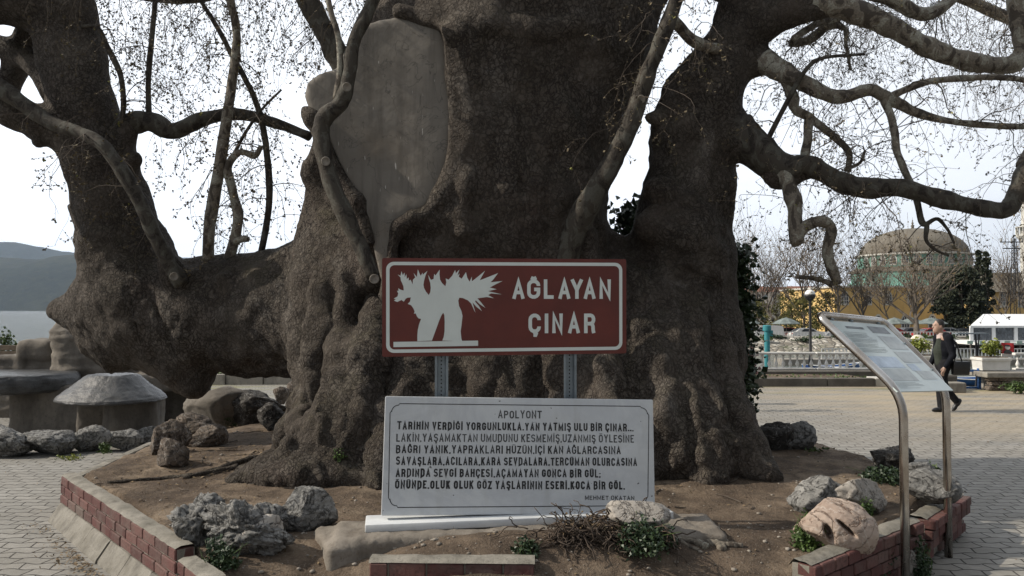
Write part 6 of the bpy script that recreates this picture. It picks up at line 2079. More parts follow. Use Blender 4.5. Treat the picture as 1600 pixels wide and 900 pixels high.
# ================================================================== on and across the water
def boat(label, c, L, rz, m_hull, canopy=False, name="rowing_boat"):
    o = thing(name, label, "boat", c)
    b = MB(); n = 12; V = []
    for k in range(n + 1):
        t = k / n; u = (t - .5) * L
        w = L * .17 * (1 - (abs(t - .42) / .58) ** 2.4) + .03
        sheer = .34 + .22 * (abs(t - .45) / .55) ** 2
        for (f, z) in ((-1, sheer), (-.88, .12), (-.5, -.12), (.5, -.12), (.88, .12), (1, sheer), (.86, sheer), (.74, .14), (-.74, .14), (-.86, sheer)):
            V.append(Vector((u, f * w, z)))
    for v in V: b.v.append(Vector(c) + Matrix.Rotation(rz, 3, 'Z') @ v)
    for k in range(n):
        for q in range(10):
            b.face([k * 10 + q, k * 10 + (q + 1) % 10, (k + 1) * 10 + (q + 1) % 10, (k + 1) * 10 + q])
    b.face([q for q in range(10)]); b.face([n * 10 + q for q in reversed(range(10))])
    b.build("hull", M[m_hull], o, 40, True)
    b = MB()
    for u in (-.2, .05, .25):
        b.box(Vector(c) + Matrix.Rotation(rz, 3, 'Z') @ Vector((u * L, 0, .26)), (.16, L * .26, .03), rz)
    b.build("thwart", M['wood'], o)
    b = MB()
    for s in (-1, 1):
        pts = []
        for k in range(n + 1):
            t = k / n; w = L * .17 * (1 - (abs(t - .42) / .58) ** 2.4) + .03
            pts.append(Vector(c) + Matrix.Rotation(rz, 3, 'Z') @ Vector(((t - .5) * L, s * w, .35 + .22 * (abs(t - .45) / .55) ** 2)))
        b.tube(pts, .035, 6)
    b.build("gunwale", M['white_metal'], o)
    return o
boat("blue rowing boat seen through the balustrade behind the lamp post", (X_(1300, 56), 56, WZ), 4.4, .25, 'blue_paint')
boat("blue rowing boat nearer the information board, through the balustrade", (X_(1348, 53), 53, WZ), 4.0, -.15, 'blue_paint')
boat("long blue boat on the water behind the walking man", (X_(1518, 46), 46, WZ), 4.6, .1, 'blue_paint')
# pontoon with white railing
py_ = 62.0
pon = thing("pontoon", "long grey pontoon with a white slatted railing across the water", "pontoon", (X_(1400, py_), py_, WZ))
b = MB(); b.box((X_(1430, py_), py_ + .9, WZ + .2), (X_(1700, py_) - X_(1282, py_), 2.0, .5)); b.build("deck", M['concrete'], pon)
b = MB(); xa, xb = X_(1283, py_), X_(1690, py_)
for z in (.55, 1.28): b.box(((xa + xb) / 2, py_, WZ + z), (xb - xa, .07, .07))
k = 0; x = xa
while x < xb:
    b.box((x, py_, WZ + .86), (.07, .05, .84)); x += .28
b.build("railing", M['white_metal'], pon)

# stone bank below the street
def mat_riprap():
    t = NT("rubble_bank")
    c1 = t.voro(1.5, None, 'F1', "Color"); d = t.voro(1.5)
    s = t.n.new("ShaderNodeSeparateColor"); t.l.new(c1, s.inputs[0])
    c = t.ramp(s.outputs[0], [(0.0, (0.16, 0.14, 0.11)), (0.5, (0.33, 0.30, 0.25)), (1.0, (0.50, 0.47, 0.41))])
    c = t.mix(t.ramp(d, [(0.02, 1.0), (0.10, 0.0)]), c, (0.05, 0.045, 0.035))
    g = t.noise(0.22, 5, 0.65)
    c = t.mix(t.ramp(g, [(0.5, 0.0), (0.62, 0.8)]), c, (0.06, 0.075, 0.025))
    return t.done(c, .9, t.bump(d, .25, 1.0))
M['riprap'] = mat_riprap()
gx_ = np.linspace(6, 300, 420); gt_ = np.linspace(0, 1, 12)
Xg, Tg = np.meshgrid(gx_, gt_, indexing='ij')
Yg = 80 + 6.5 * Tg; Zg = -3.2 + 2.05 * Tg ** .8
nn = fbm(np.stack([Xg * 1.1, Yg * 1.1, Zg], -1), 3, 55)
Zg = Zg + .22 * nn; Yg = Yg + .25 * nn
V = np.stack([Xg, Yg, Zg], -1).reshape(-1, 3); i, j = np.meshgrid(np.arange(419), np.arange(11), indexing='ij'); a = (i * 12 + j).ravel()
T(link_mesh("rubble_bank_terrain", V, np.stack([a, a + 12, a + 13, a + 1], 1), M['riprap'], None, True), kind='structure')
b = MB(); b.poly([(6, 86.3, -1.16), (300, 86.3, -1.16), (300, 89.6, -1.14), (6, 89.6, -1.14)]); b.poly([(6, 89.6, -1.14), (300, 89.6, -1.14), (300, 89.7, -1.9), (6, 89.7, -1.9)])
T(b.build("bank_path", M['concrete']), kind='structure')
fr = thing("bank_railing", "white slatted railing along the top of the rubble bank", "railing", (X_(1300, 88), 88, -1.15))
b = MB(); xa, xb = X_(1090, 88), X_(1720, 88)
for z in (.08, .52): b.box(((xa + xb) / 2, 88, -1.15 + z), (xb - xa, .06, .06))
x = xa
while x < xb: b.box((x, 88, -.86), (.08, .05, .5)); x += .36
b.build("slats", M['white_metal'], fr)
rnd = random.Random(14)
for k in range(16):
    px = 1130 + k * 29 + rnd.uniform(-8, 8)
    lab = f"{['low dark', 'rounded dark', 'straggling dark', 'spreading dark'][k % 4]} shrub growing on the rubble bank across the water"
    shrub("bush", lab, (X_(px, 86.6), 86.6 - rnd.uniform(0, 2.6), -1.6 + rnd.uniform(-.2, .2)), (rnd.uniform(.6, 1.6), .7, rnd.uniform(.5, 1.0)), 200, .22, ['leaf_dark', 'leaf_dark', 'leaf_mid'][k % 3], 200 + k)['group'] = "shrubs on the rubble bank"
# ================================================================== the street across the water
M['car_glass'] = mat_plain("dark_car_glass", (0.02, 0.024, 0.028), 0.08)
M['tyre'] = mat_plain("tyre_rubber", (0.018, 0.018, 0.018), 0.9)
M['chrome'] = mat_plain("wheel_rim", (0.35, 0.35, 0.36), 0.35, 0.8)
for nme, col in (("white", (.62, .62, .60)), ("red", (.36, .025, .02)), ("dark", (.02, .022, .026)), ("silver", (.32, .33, .34)), ("blue", (.04, .09, .2))):
    M['car_' + nme] = mat_plain("car_paint_" + nme, col, 0.25, var=.05)
M['lamp_red'] = mat_plain("tail_lamp", (.3, .01, .01), .3)
M['lamp_clear'] = mat_plain("head_lamp", (.6, .6, .58), .15)


def car(label, x, y, rz, paint, van=False, z=STREET):
    o = thing("parked_van" if van else "parked_car", label, "van" if van else "car", (0, 0, 0))
    if van:
        prof = [(-2.6, .42), (-2.62, 1.2), (-2.5, 2.2), (-2.2, 2.32), (1.0, 2.32), (1.35, 2.22), (1.85, 1.35), (2.5, 1.12), (2.68, .8), (2.66, .40)]; L = 2.66; W = .98; ax = (-1.7, 1.75)
    else:
        prof = [(-2.05, .38), (-2.1, .72), (-1.98, .98), (-1.55, 1.06), (-1.15, 1.36), (-.7, 1.45), (.25, 1.45), (.6, 1.36), (1.15, 1.02), (1.85, .86), (2.08, .66), (2.08, .36)]; L = 2.08; W = .86; ax = (-1.28, 1.28)
    b = MB()
    n = len(prof)
    for s, k in ((-1, 1.0), (1, 1.0)):
        for (u, v) in prof:
            inn = max(0, (v - .95)) * (.24 if not van else .08)
            b.v.append(Vector((u, s * (W - inn), v)))
    for k in range(n):
        j = (k + 1) % n; b.face([k, j, n + j, n + k])
    b.face(list(reversed(range(n)))); b.face(list(range(n, 2 * n)))
    b.build("body", M[paint], o, 25, True)
    for s in (-1, 1):
        wins = [[(-.78, 1.0), (.0, 1.0), (.0, 1.36), (-.62, 1.37), (-1.02, 1.1)], [(.06, 1.0), (.92, 1.0), (.5, 1.32), (.06, 1.36)]] if not van else [[(.55, 1.42), (1.62, 1.42), (1.22, 2.06), (.55, 2.1)]]
        for w in wins:
            b = MB(); b.poly([Vector((u, s * (W - max(0, v - .95) * (.24 if not van else .08) + .006), v)) for u, v in w]); b.build("side_window", M['car_glass'], o)
        for a in ax:
            b = MB(); r = .31 if not van else .34
            b.lathe(Vector((a, s * (W - .09), r)), [(r * .6, -.1), (r, -.09), (r, .09), (r * .6, .1), (0, .1)] if s < 0 else [(r * .6, -.1), (r, -.09), (r, .09), (r * .6, .1), (0, .1)], 18, Matrix.Rotation(R(90) * (1 if s < 0 else -1), 3, 'X'))
            wh = b.build("wheel", M['tyre'], o, 40)
            b = MB(); b.lathe(Vector((a, s * (W + .012), r)), [(r * .62, 0), (r * .3, .012), (0, .012)], 14, Matrix.Rotation(R(90) * (1 if s < 0 else -1), 3, 'X')); b.build("rim", M['chrome'], wh)
        b = MB(); b.box((L - .04, s * (W - .22), .68 if not van else .9), (.08, .3, .15)); b.build("headlight", M['lamp_clear'], o)
        b = MB(); b.box((-L + .02, s * (W - .16), .82 if not van else 1.2), (.08, .2, .16 if not van else .4)); b.build("tail_light", M['lamp_red'], o)
    wf = [(1.12, 1.03), (.62, 1.345)] if not van else [(1.83, 1.4), (1.38, 2.16)]
    b = MB(); (u0, v0), (u1, v1) = wf; i0, i1 = [max(0, v - .95) * (.24 if not van else .08) for v in (v0, v1)]
    b.poly([(u0 + .012, -W + i0 + .08, v0 + .01), (u0 + .012, W - i0 - .08, v0 + .01), (u1 + .012, W - i1 - .08, v1 + .01), (u1 + .012, -W + i1 + .08, v1 + .01)]); b.build("windscreen", M['car_glass'], o)
    b = MB(); b.box((L + .0, 0, .47), (.08, W * 1.7, .16)); b.build("bumper", M['car_dark'], o)
    o.location = (x, y, z); o.rotation_euler.z = rz
    if van: o.scale = (.74, .74, .76)
    return o


car("white van parked on the far street beside the teal post", X_(1196, 93.5), 93.5, R(180), 'car_white', True)
for px, y, c, lab, rz in [(1260, 95, 'white', "white parked car left of the lamp post across the water", .05), (1312, 95, 'silver', "silver parked car right of the lamp post across the water", R(182)),
                      (1387, 97, 'red', "red parked car left of the thick bare tree trunk", R(178)), (1424, 98, 'silver', "silver parked car behind the thick bare tree trunk", 0.0),
                      (1452, 95, 'red', "red parked car right of the thick bare tree trunk, by the man's head", R(180)), (1478, 98, 'white', "white parked car behind the walking man", 0.06), (1508, 95, 'dark', "dark parked car beside the white marquee", R(180)),
                      (1226, 98, 'red', "red parked car behind the white van", R(176)), (1350, 99, 'white', "white parked car between the bare trees behind the board", 0.0), (1163, 96, 'blue', "blue parked car next to the ivy across the water", 0.0)]:
    car(lab, X_(px, y), y, rz, 'car_' + c)['group'] = "cars parked on the far street"

M['umb'] = mat_plain("grey_blue_canvas", (.15, .18, .175), .8, var=.4, sc=1.6)
M['umb_pole'] = mat_plain("umbrella_pole", (.25, .24, .22), .6)
def umbrella(label, px, y, w, seed):
    x = X_(px, y); z1 = Z_(496, y); z0 = Z_(505, y)
    o = thing("parasol", label, "parasol", (x, y, STREET))
    b = MB(); b.tube([(x, y, STREET), (x, y, z1 + .1)], .035, 8); b.build("pole", M['umb_pole'], o)
    b = MB(); n = 16; r = w / 2
    for kk, (rr, zz) in enumerate(((1.0, z0 - .10), (1.0, z0), (.66, z0 + (z1 - z0) * .45), (.3, z0 + (z1 - z0) * .82), (.02, z1))):
        for k in range(n):
            a = 2 * math.pi * k / n + seed; q = rr * r * (1 if k % 2 == 0 else .95); dz = -.05 if (k % 2 and kk in (1, 2)) else 0
            b.v.append(Vector((x + q * math.cos(a), y + q * math.sin(a), zz + dz)))
    for i0 in range(4):
        for k in range(n): b.face([i0 * n + k, i0 * n + (k + 1) % n, (i0 + 1) * n + (k + 1) % n, (i0 + 1) * n + k])
    b.build("canopy", M['umb'], o)
    b = MB()
    for k in range(0, n, 2):
        a = 2 * math.pi * k / n + seed; b.tube([(x, y, z0 - .2), (x + r * .7 * math.cos(a), y + r * .7 * math.sin(a), z0 + .02)], .02, 4)
    b.build("rib", M['umb_pole'], o)
for k, (px, y, w, lab) in enumerate([(1228, 96, 3.4, "grey parasol between the teal post and the lamp post"), (1356, 98, 3.2, "grey parasol just behind the top corner of the board"), (1397, 97, 3.3, "grey parasol left of the thick bare tree trunk"),
                                     (1424, 100, 3.2, "grey parasol behind the thick bare tree trunk"), (1455, 98, 3.9, "blue grey parasol above the walking man's head"), (1168, 97, 3.0, "grey parasol beside the ivy across the water")]):
    umbrella(lab, px, y, w, k * .37)

# marquee
M['marquee'] = mat_plain("white_marquee_sheet", (.74, .75, .76), .6, var=.04)
def mat_film():
    t = NT("clear_plastic_window")
    n = t.noise(2.2, 5, .65, t.mapping((1, 1, .6)), 1.0)
    c = t.ramp(n, [(.35, (.05, .055, .065)), (.60, (.13, .145, .165)), (.72, (.42, .45, .48))])
    return t.done(c, .12, t.bump(n, .08, .6))
M['film'] = mat_film()
my_ = 78.5
tx0, tx1 = X_(1517, my_), X_(1690, my_); tz0, tze, tzr = Z_(534, my_), Z_(509, my_), Z_(491, my_)
tn = thing("marquee", "white marquee with clear plastic windows on the far bank", "marquee", ((tx0 + tx1) / 2, my_, tz0))
b = MB(); dp = 6.0
kb_ = (my_ + dp) / my_; rx_ = tx0 + 3.0
b.poly([(tx0 - .15, my_ - .12, tze), (tx1, my_ - .12, tze), (tx1, my_ + dp / 2, tzr), (rx_, my_ + dp / 2, tzr)])
b.poly([(rx_, my_ + dp / 2, tzr), (tx1, my_ + dp / 2, tzr), (tx1, my_ + dp, tze), (tx0 * kb_, my_ + dp, tze)])
b.poly([(tx0 - .15, my_ - .12, tze), (rx_, my_ + dp / 2, tzr), (tx0 * kb_, my_ + dp, tze)])
b.box(((tx0 + tx1) / 2, my_ - .1, tze - .09), (tx1 - tx0 + .3, .06, .2))
b.build("roof", M['marquee'], tn)
npan = 5; pw = (tx1 - tx0) / npan
for k in range(npan + 1):
    b = MB(); b.box((tx0 + k * pw, my_, (tz0 + tze) / 2), (.34, .12, tze - tz0 - .05)); b.build("post", M['marquee'], tn)
for k in range(npan):
    b = MB(); xa, xb = tx0 + k * pw + .17, tx0 + (k + 1) * pw - .17
    n1 = 10
    for q in range(n1 + 1):
        xx = xa + (xb - xa) * q / n1; yy = my_ + .02 + .05 * math.sin(q * 1.9 + k)
        b.v.append(Vector((xx, yy, tz0 + .15))); b.v.append(Vector((xx, yy, tze - .1)))
    for q in range(n1): b.face([2 * q, 2 * q + 2, 2 * q + 3, 2 * q + 1])
    b.build("window", M['film'], tn)
b = MB(); b.box(((tx0 + tx1) / 2, my_ + .03, tz0 + .06), (tx1 - tx0, .1, .2)); b.poly([(tx0, my_ + .1, tz0), (tx0 * kb_, my_ + dp, tz0), (tx0 * kb_, my_ + dp, tze - .03), (tx0, my_ + .1, tze - .03)]); b.box(((tx0 * kb_ + tx1) / 2, my_ + dp, (tz0 + tze) / 2), (tx1 - tx0 * kb_, .06, tze - tz0 - .05)); b.build("wall", M['marquee'], tn)
dk_ = thing("marquee_deck", "pale green and white planked deck edge below the marquee", "deck", ((tx0 + tx1) / 2, my_ - 1, tz0 - .4))
b = MB(); b.box(((tx0 + tx1) / 2 + .6, my_ + 2, tz0 - .12), (tx1 - tx0 + 2.6, 7.5, .22)); b.build("boards", M['white_metal'], dk_)
M['pale_green'] = mat_plain("pale_green_paint", (.38, .50, .43), .6)
for k in range(12):
    b = MB(); b.box((tx0 - 1.2 + k * 1.2, my_ - 1.8, tz0 + .02), (.55, .08, .32)); b.build("edge_panel", M['pale_green'], dk_)
for k in range(9):
    b = MB(); b.box((tx0 - 1 + k * 1.6, my_ - 1.6, tz0 - .9), (.16, .16, 1.5)); b.build("post", M['concrete_dark'], dk_)
ms = thing("metal_stand", "dark steel trestle with a flat top on the water left of the marquee", "stand", (X_(1520, 40), 40, WZ))
b = MB(); b.box((X_(1516, 40), 40, Z_(521, 40)), (1.6, .5, .06)); b.build("top", M['galv'], ms)
b = MB()
for px, qx in ((1524, 1534), (1530, 1520), (1524, 1526)): b.tube([P(px, 522, 40), Vector((X_(qx, 40), 40, WZ - .3))], .035, 6)
b.build("legs", M['black_metal'], ms)
# red banner with a portrait, generic
fl = thing("banner", "small red banner with a dark portrait above the white planter", "banner", (X_(1572, 20.0), 20.0, .6))
b = MB(); o_ = Vector((X_(1563, 20.0), 20.0, Z_(535, 20.0))); w_, h_ = 19 / FPX * 20, 17 / FPX * 20
fx = lambda u, v, w=0: o_ + Vector((u * w_ + .012 * v, .02 * math.sin(u * 5) + w, -v * h_ - .02 * u))
for k in range(8): b.poly([fx(k / 8, 0), fx(k / 8, 1), fx((k + 1) / 8, 1), fx((k + 1) / 8, 0)][::1])
b.build("cloth", mat_plain("red_cloth", (.40, .025, .03), .8), fl)
b = MB(); b.poly([fx(.5 + .2 * math.cos(a), .42 + .2 * math.sin(a), -.012) for a in [2 * math.pi * q / 14 for q in range(14)]]); b.build("face_shape", mat_plain("printed_grey", (.45, .42, .40), .8), fl)
b = MB(); b.poly([fx(u, v, -.010) for u, v in ((.16, 1.0), (.22, .78), (.4, .62), (.6, .62), (.8, .76), (.88, 1.0))]); b.build("coat_shape", mat_plain("printed_black", (.03, .03, .032), .8), fl)
b = MB(); b.poly([fx(.5 + .22 * math.cos(a), .32 + .16 * math.sin(a), -.014) for a in [math.pi + math.pi * q / 10 for q in range(11)]]); b.build("hair_shape", M['black_metal'], fl)
b = MB(); b.box(fx(.5, 1.2, .03), (w_ * .9, .03, h_ * .42)); b.build("white_board", M['white_paint'], fl)
b = MB(); b.tube([fx(.5, 0, .03), fx(.5, 2.6, .03)], .012, 6); b.build("pole", M['galv'], fl)

# ================================================================== mosque
def mat_wall_y():
    t = NT("yellow_plaster")
    n = t.noise(.5, 6, .65); s = t.noise(.7, 5, .6, t.mapping((2, 2, .35)))
    c = t.ramp(n, [(.3, (.50, .335, .125)), (.7, (.62, .435, .18))])
    c = t.mix(t.ramp(s, [(.55, 0.), (.75, .5)]), c, (.30, .19, .08))
    return t.done(c, .9, t.bump(t.noise(12, 4, .6), .02, .5))
M['yellow'] = mat_wall_y()
M['turq'] = mat_concrete("turquoise_plaster", (.10, .24, .20), (.15, .31, .26), .01, .6, (.085, .13, .11), .5)
M['lead'] = mat_concrete("weathered_lead", (.12, .108, .088), (.175, .158, .13), .02, .5, (.08, .07, .055), .6)
M['pale_stone'] = mat_plain("pale_stone", (.5, .49, .45), .8, sc=1)
M['win_dark'] = mat_plain("window_glass_dark", (.05, .06, .08), .15)
MD = 128.0
mc = Vector((X_(1427, MD + 13), MD + 13, STREET))
mosq = thing("mosque", "yellow domed mosque with turquoise drum behind the bare trees", "mosque", mc)
hw = (X_(1552, MD) - X_(1304, MD)) / 2; cx = (X_(1552, MD) + X_(1304, MD)) / 2
ze = Z_(449, MD)
b = MB(); b.box((cx, MD + hw, (STREET + ze) / 2), (2 * hw, 2 * hw, ze - STREET)); b.build("wall", M['yellow'], mosq)
b = MB(); b.box((cx, MD + hw, ze + .12), (2 * hw + .7, 2 * hw + .7, .28)); b.build("cornice", M['pale_stone'], mosq)
def ring(r0, z0, r1, z1, name, m, n=48, par=mosq):
    b = MB(); b.lathe((mc.x, MD + hw, 0), [(r0, z0), (r1, z1)], n); return b.build(name, M[m], par, 40)
r1 = 90 / FPX * (MD + hw); r2 = 80 / FPX * (MD + hw); Dm = MD + hw
zA, zB, zC, zD = Z_(446, Dm) - .4, Z_(424, Dm), Z_(413, Dm), Z_(401, Dm)
b = MB(); b.lathe((mc.x, Dm, 0), [(r1 * 1.12, ze + .2), (r1, zA + 1.0), (r1, zB - .3)], 8, Matrix.Rotation(R(22.5), 3, 'Z')); b.build("lower_drum", M['turq'], mosq)
b = MB(); b.lathe((mc.x, Dm, 0), [(r1 + .3, zB - .3), (r1 + .3, zB - .05), (r2, zB + .9)], 8, Matrix.Rotation(R(22.5), 3, 'Z')); b.build("skirt_roof", M['lead'], mosq)
b = MB(); b.lathe((mc.x, Dm, 0), [(r2, zB + .5), (r2, zD)], 56); dr = b.build("drum", M['turq'], mosq, 40)
b = MB(); b.lathe((mc.x, Dm, 0), [(r2 + .05, zD - .08), (r2 + .45, zD), (r2 + .45, zD + .22), (r2 - .3, zD + .3)], 56); b.build("drum_cornice", M['pale_stone'], mosq, 40)
zt = Z_(357, Dm); hd = zt - zD - .2
b = MB(); b.lathe((mc.x, Dm, zD + .2), [((r2 - .25) * math.cos(a), hd * math.sin(a)) for a in [R(90) * k / 16 for k in range(17)]], 64)
b.build("dome", M['lead'], mosq, True)
b = MB(); b.lathe((mc.x, Dm, zt), [(.3, -.1), (.22, .3), (.34, .5), (.1, .75), (.22, 1.0), (.05, 1.2), (.12, 1.4), (.02, 1.6), (.02, 2.0)], 10); b.build("finial", M['lead'], mosq, True)
def arch_pts(w, h, n=8):
    pts = [(-w / 2, 0), (w / 2, 0), (w / 2, h - w * .62)]
    for k in range(1, n):
        t = k / n; pts.append((w / 2 * (1 - t) ** .8, h - w * .62 + w * .62 * math.sin(t * math.pi / 2) ** .9))
    pts.append((0, h))
    return pts + [(-u, v) for u, v in reversed(pts[2:-1])]
def window(c, right, w, h, par, out):
    c, right, out = Vector(c), Vector(right), Vector(out)
    fr_ = lambda k, off: [c + right * (u * k) + Vector((0, 0, v * k - (k - 1) * h * .5)) + out * off for u, v in arch_pts(w, h)]
    b = MB(); b.poly(fr_(1.22, .05)); f = b.build("window", M['pale_stone'], par)
    b = MB(); b.poly(fr_(.92, .09)); p_ = b.build("pane", M['win_dark'], f)
    b = MB()
    for u in (-.16, .16): b.box(c + right * (u * w) + Vector((0, 0, h * .45)) + out * .11, (.07 * abs(right.x) + .02, .07 * abs(right.y) + .02, h * .86))
    for v in (.3, .6): b.box(c + Vector((0, 0, h * v)) + out * .11, (w * .86 * abs(right.x) + .02, w * .86 * abs(right.y) + .02, .07))
    b.build("bars", M['pale_stone'], f)
for px in (1320, 1356, 1388, 1424, 1460, 1497, 1526):
    window((X_(px, MD), MD, Z_(475, MD)), (1, 0, 0), 1.05, 1.95, mosq, (0, -1, 0))
for px in (1330, 1372, 1414, 1456, 1498):
    window((X_(px, MD), MD, Z_(512, MD)), (1, 0, 0), 1.2, 2.0, mosq, (0, -1, 0))
for k in range(-7, 8):
    a = R(-90 + k * 11.5); window((mc.x + (r2 + .0) * math.cos(a), Dm + (r2 + .0) * math.sin(a), zB + .95), (-math.sin(a), math.cos(a), 0), .95, zD - zB - 1.15, mosq, (math.cos(a), math.sin(a), 0))
# side wing
wg = thing("mosque_wing", "low yellow wing with a brown hipped roof right of the dark conifer", "building", (X_(1590, 120), 126, STREET))
x0, x1 = X_(1549, 120), X_(1760, 120); zw = Z_(456, 120)
b = MB(); b.box(((x0 + x1) / 2, 126, (STREET + zw) / 2), (x1 - x0, 12, zw - STREET)); b.build("wall", M['yellow'], wg)
b = MB(); zr = Z_(424, 120)
A_ = [(x0 - .6, 119.4, zw), (x1 + .6, 119.4, zw), (x1 + .6, 132.6, zw), (x0 - .6, 132.6, zw)]; B_ = [(x0 + 1.5, 124, zr), (x1 - 1, 124, zr), (x1 - 1, 128, zr), (x0 + 1.5, 128, zr)]
for k in range(4): b.poly([A_[k], A_[(k + 1) % 4], B_[(k + 1) % 4], B_[k]])
b.poly(B_); b.poly(A_[::-1]); b.build("roof", M['lead'], wg)
for px in (1568, 1596): window((X_(px, 120), 120, Z_(478, 120)), (1, 0, 0), 1.0, 2.2, wg, (0, -1, 0))
# minaret at the edge of the view
mn = thing("minaret", "slim white minaret with a balcony at the right edge", "minaret", (X_(1607, 122), 122, STREET))
xm = X_(1607, 122)
b = MB(); b.lathe((xm, 122, 0), [(1.5, STREET), (1.5, 5), (1.0, 6), (1.0, Z_(376, 122)), (1.55, Z_(369, 122)), (1.55, Z_(366, 122)), (.8, Z_(366, 122) + .01), (.8, Z_(300, 122)), (.95, Z_(298, 122)), (.0, Z_(230, 122))], 16); b.build("shaft", M['pale_stone'], mn, 30)
b = MB()
for k in range(20): a = 2 * math.pi * k / 20; b.box((xm + 1.5 * math.cos(a), 122 + 1.5 * math.sin(a), Z_(360, 122)), (.1, .1, 1.1))
b.lathe((xm, 122, Z_(355, 122)), [(1.42, 0), (1.58, 0), (1.58, .12), (1.42, .12)], 20); b.build("balcony_railing", M['pale_stone'], mn)
# pale houses on the low hill
M['house'] = mat_plain("house_plaster", (.50, .47, .42), .9, var=.1, sc=.5); M['tile'] = mat_plain("roof_tiles", (.20, .09, .06), .9, var=.2, sc=2)
for k, (px, w, d, h, lab) in enumerate([(1175, 14, 300, 7, "pale house with tiled roof far behind the ivy"), (1218, 18, 330, 8, "wide pale house with tiled roof on the far slope"), (1258, 12, 290, 9, "tall narrow pale house behind the lamp globe"), (1585, 22, 240, 11, "pale flat house behind the mosque wing")]):
    x = X_(px, d); o = thing("house", lab, "house", (x, d, -1.8))
    top = Z_(456 if px < 1500 else 440, d); b = MB(); b.box((x, d + 4, (top - 4) / 2), (w, 8, top + 4)); b.build("wall", M['house'], o)
    b = MB(); z0 = top; b.poly([(x - w / 2 - .4, d - .4, z0), (x + w / 2 + .4, d - .4, z0), (x + w / 2 - 1, d + 4, z0 + 2.2), (x - w / 2 + 1, d + 4, z0 + 2.2)]); b.poly([(x + w / 2 + .4, d + 8.4, z0), (x - w / 2 - .4, d + 8.4, z0), (x - w / 2 + 1, d + 4, z0 + 2.2), (x + w / 2 - 1, d + 4, z0 + 2.2)])
    b.poly([(x - w / 2 - .4, d - .4, z0), (x - w / 2 + 1, d + 4, z0 + 2.2), (x - w / 2 - .4, d + 8.4, z0)]); b.poly([(x + w / 2 + .4, d - .4, z0), (x + w / 2 + .4, d + 8.4, z0), (x + w / 2 - 1, d + 4, z0 + 2.2)]); b.build("roof", M['tile'], o)
    for q in range(4):
        b = MB(); xx = x - w / 2 + w * (q + .5) / 4; b.box((xx, d - .02, top - 1.8), (1.1, .08, 1.4)); b.build("window", M['win_dark'], o)
# lattice power pole
pp_ = thing("power_pole", "dark lattice power pole with cross arms before the mosque wing", "power pole", (X_(1586, 98), 98, STREET))
xp = X_(1586, 98); zt = Z_(372, 98)
b = MB()
for sx in (-1, 1):
    for sy in (-1, 1): b.tube([(xp + sx * .45, 98 + sy * .45, STREET), (xp + sx * .14, 98 + sy * .14, zt)], .05, 5)
k = 0; z = STREET
while z < zt - .6:
    t = (z - STREET) / (zt - STREET); r0 = .45 - .31 * t; s = 1 if k % 2 else -1
    b.tube([(xp - s * r0, 98 - r0, z), (xp + s * r0, 98 - r0, z + .7)], .025, 4); b.tube([(xp - s * r0, 98 + r0, z), (xp + s * r0, 98 + r0, z + .7)], .025, 4); z += .7; k += 1
b.build("lattice_mast", M['black_metal'], pp_)
b = MB(); b.box((xp - .3, 98, Z_(378, 98)), (2.9, .12, .12)); b.box((xp - .3, 98, Z_(388, 98)), (2.2, .12, .12)); b.build("cross_arm", M['black_metal'], pp_)
b = MB()
for u in (-1.6, -.3, 1.0): b.lathe((xp + u, 98, Z_(378, 98)), [(.09, .06), (.13, .2), (.09, .34), (.13, .45), (0, .5)], 8)
b.build("insulator", M['umb_pole'], pp_)

# ================================================================== trees across the water
def bare_tree(label, px, y, py_top, spread, seed, r=.2, m_t='bg_bark', m_l='bg_bud', buds=1.0, fork=.32, lean=0.0, group="bare trees across the water"):
    rnd = random.Random(seed)
    base = Vector((X_(px, y), y, STREET)); H = Z_(py_top, y) - STREET
    o = thing("bare_tree", label, "tree", base, group)
    tk, tw2, bd2 = MB(), MB(), MB()
    def grow(p, v, L, r, lvl):
        n = 5; pts = [p]; q = p; d = v.normalized(); out = []
        for k in range(n):
            d = (d + Vector((rnd.gauss(0, .13), rnd.gauss(0, .13), .06 if lvl else .1))).normalized(); q = q + d * (L / n); pts.append(q)
            if lvl > 0 or k >= 2: out.append((q, d, r * (1 - .5 * (k + 1) / n)))
        (tk if lvl < 2 else tw2).tube(pts, [max(r * (1 - .55 * k / n), .006) for k in range(n + 1)], 7 if lvl < 1 else (5 if lvl < 2 else 3), cap=False)
        if lvl >= 3:
            for k in range(3):
                if rnd.random() < buds: leafball(bd2, pts[rnd.randint(1, n)], (.15, .15, .15), 1, rnd.uniform(.10, .22), rnd)
            return
        kids = [5, 7, 7][lvl]
        for k in range(kids):
            qq, dd, rr = out[-1 - (k % len(out))] if lvl == 0 else rnd.choice(out)
            a = 2 * math.pi * (k + rnd.random() * .6) / kids
            side = Vector((math.cos(a), math.sin(a), 0))
            nd = (dd * (1.0 if lvl else 1.1) + side * (spread if lvl == 0 else .75) + Vector((0, 0, .12))).normalized()
            grow(qq, nd, L * rnd.uniform(.55, .82) if lvl else H * rnd.uniform(.34, .52), rr * .68, lvl + 1)
        if lvl == 0: grow(out[-1][0], Vector((rnd.gauss(0, .1), rnd.gauss(0, .1), 1)), H * .48, r * .55, 1)
    grow(base, Vector((lean, 0, 1)), H * fork, r, 0)
    trk = tk.build("trunk", M[m_t], o, True)
    T(tw2.build("twigs", M[m_t], o), kind='stuff')
    if bd2.v: T(bd2.build("buds", M[m_l], o), kind='stuff')
    return o
M['bg_bark'] = speckled("grey_brown_tree_bark", (.075, .062, .05), (.16, .135, .11), 2, .9, 0)
M['bg_bud'] = speckled("rusty_buds", (.085, .058, .026), (.19, .135, .055), .4, .8, 0)
M['bg_olive'] = speckled("olive_spring_leaves", (.075, .080, .020), (.17, .155, .04), .4, .8, 0)
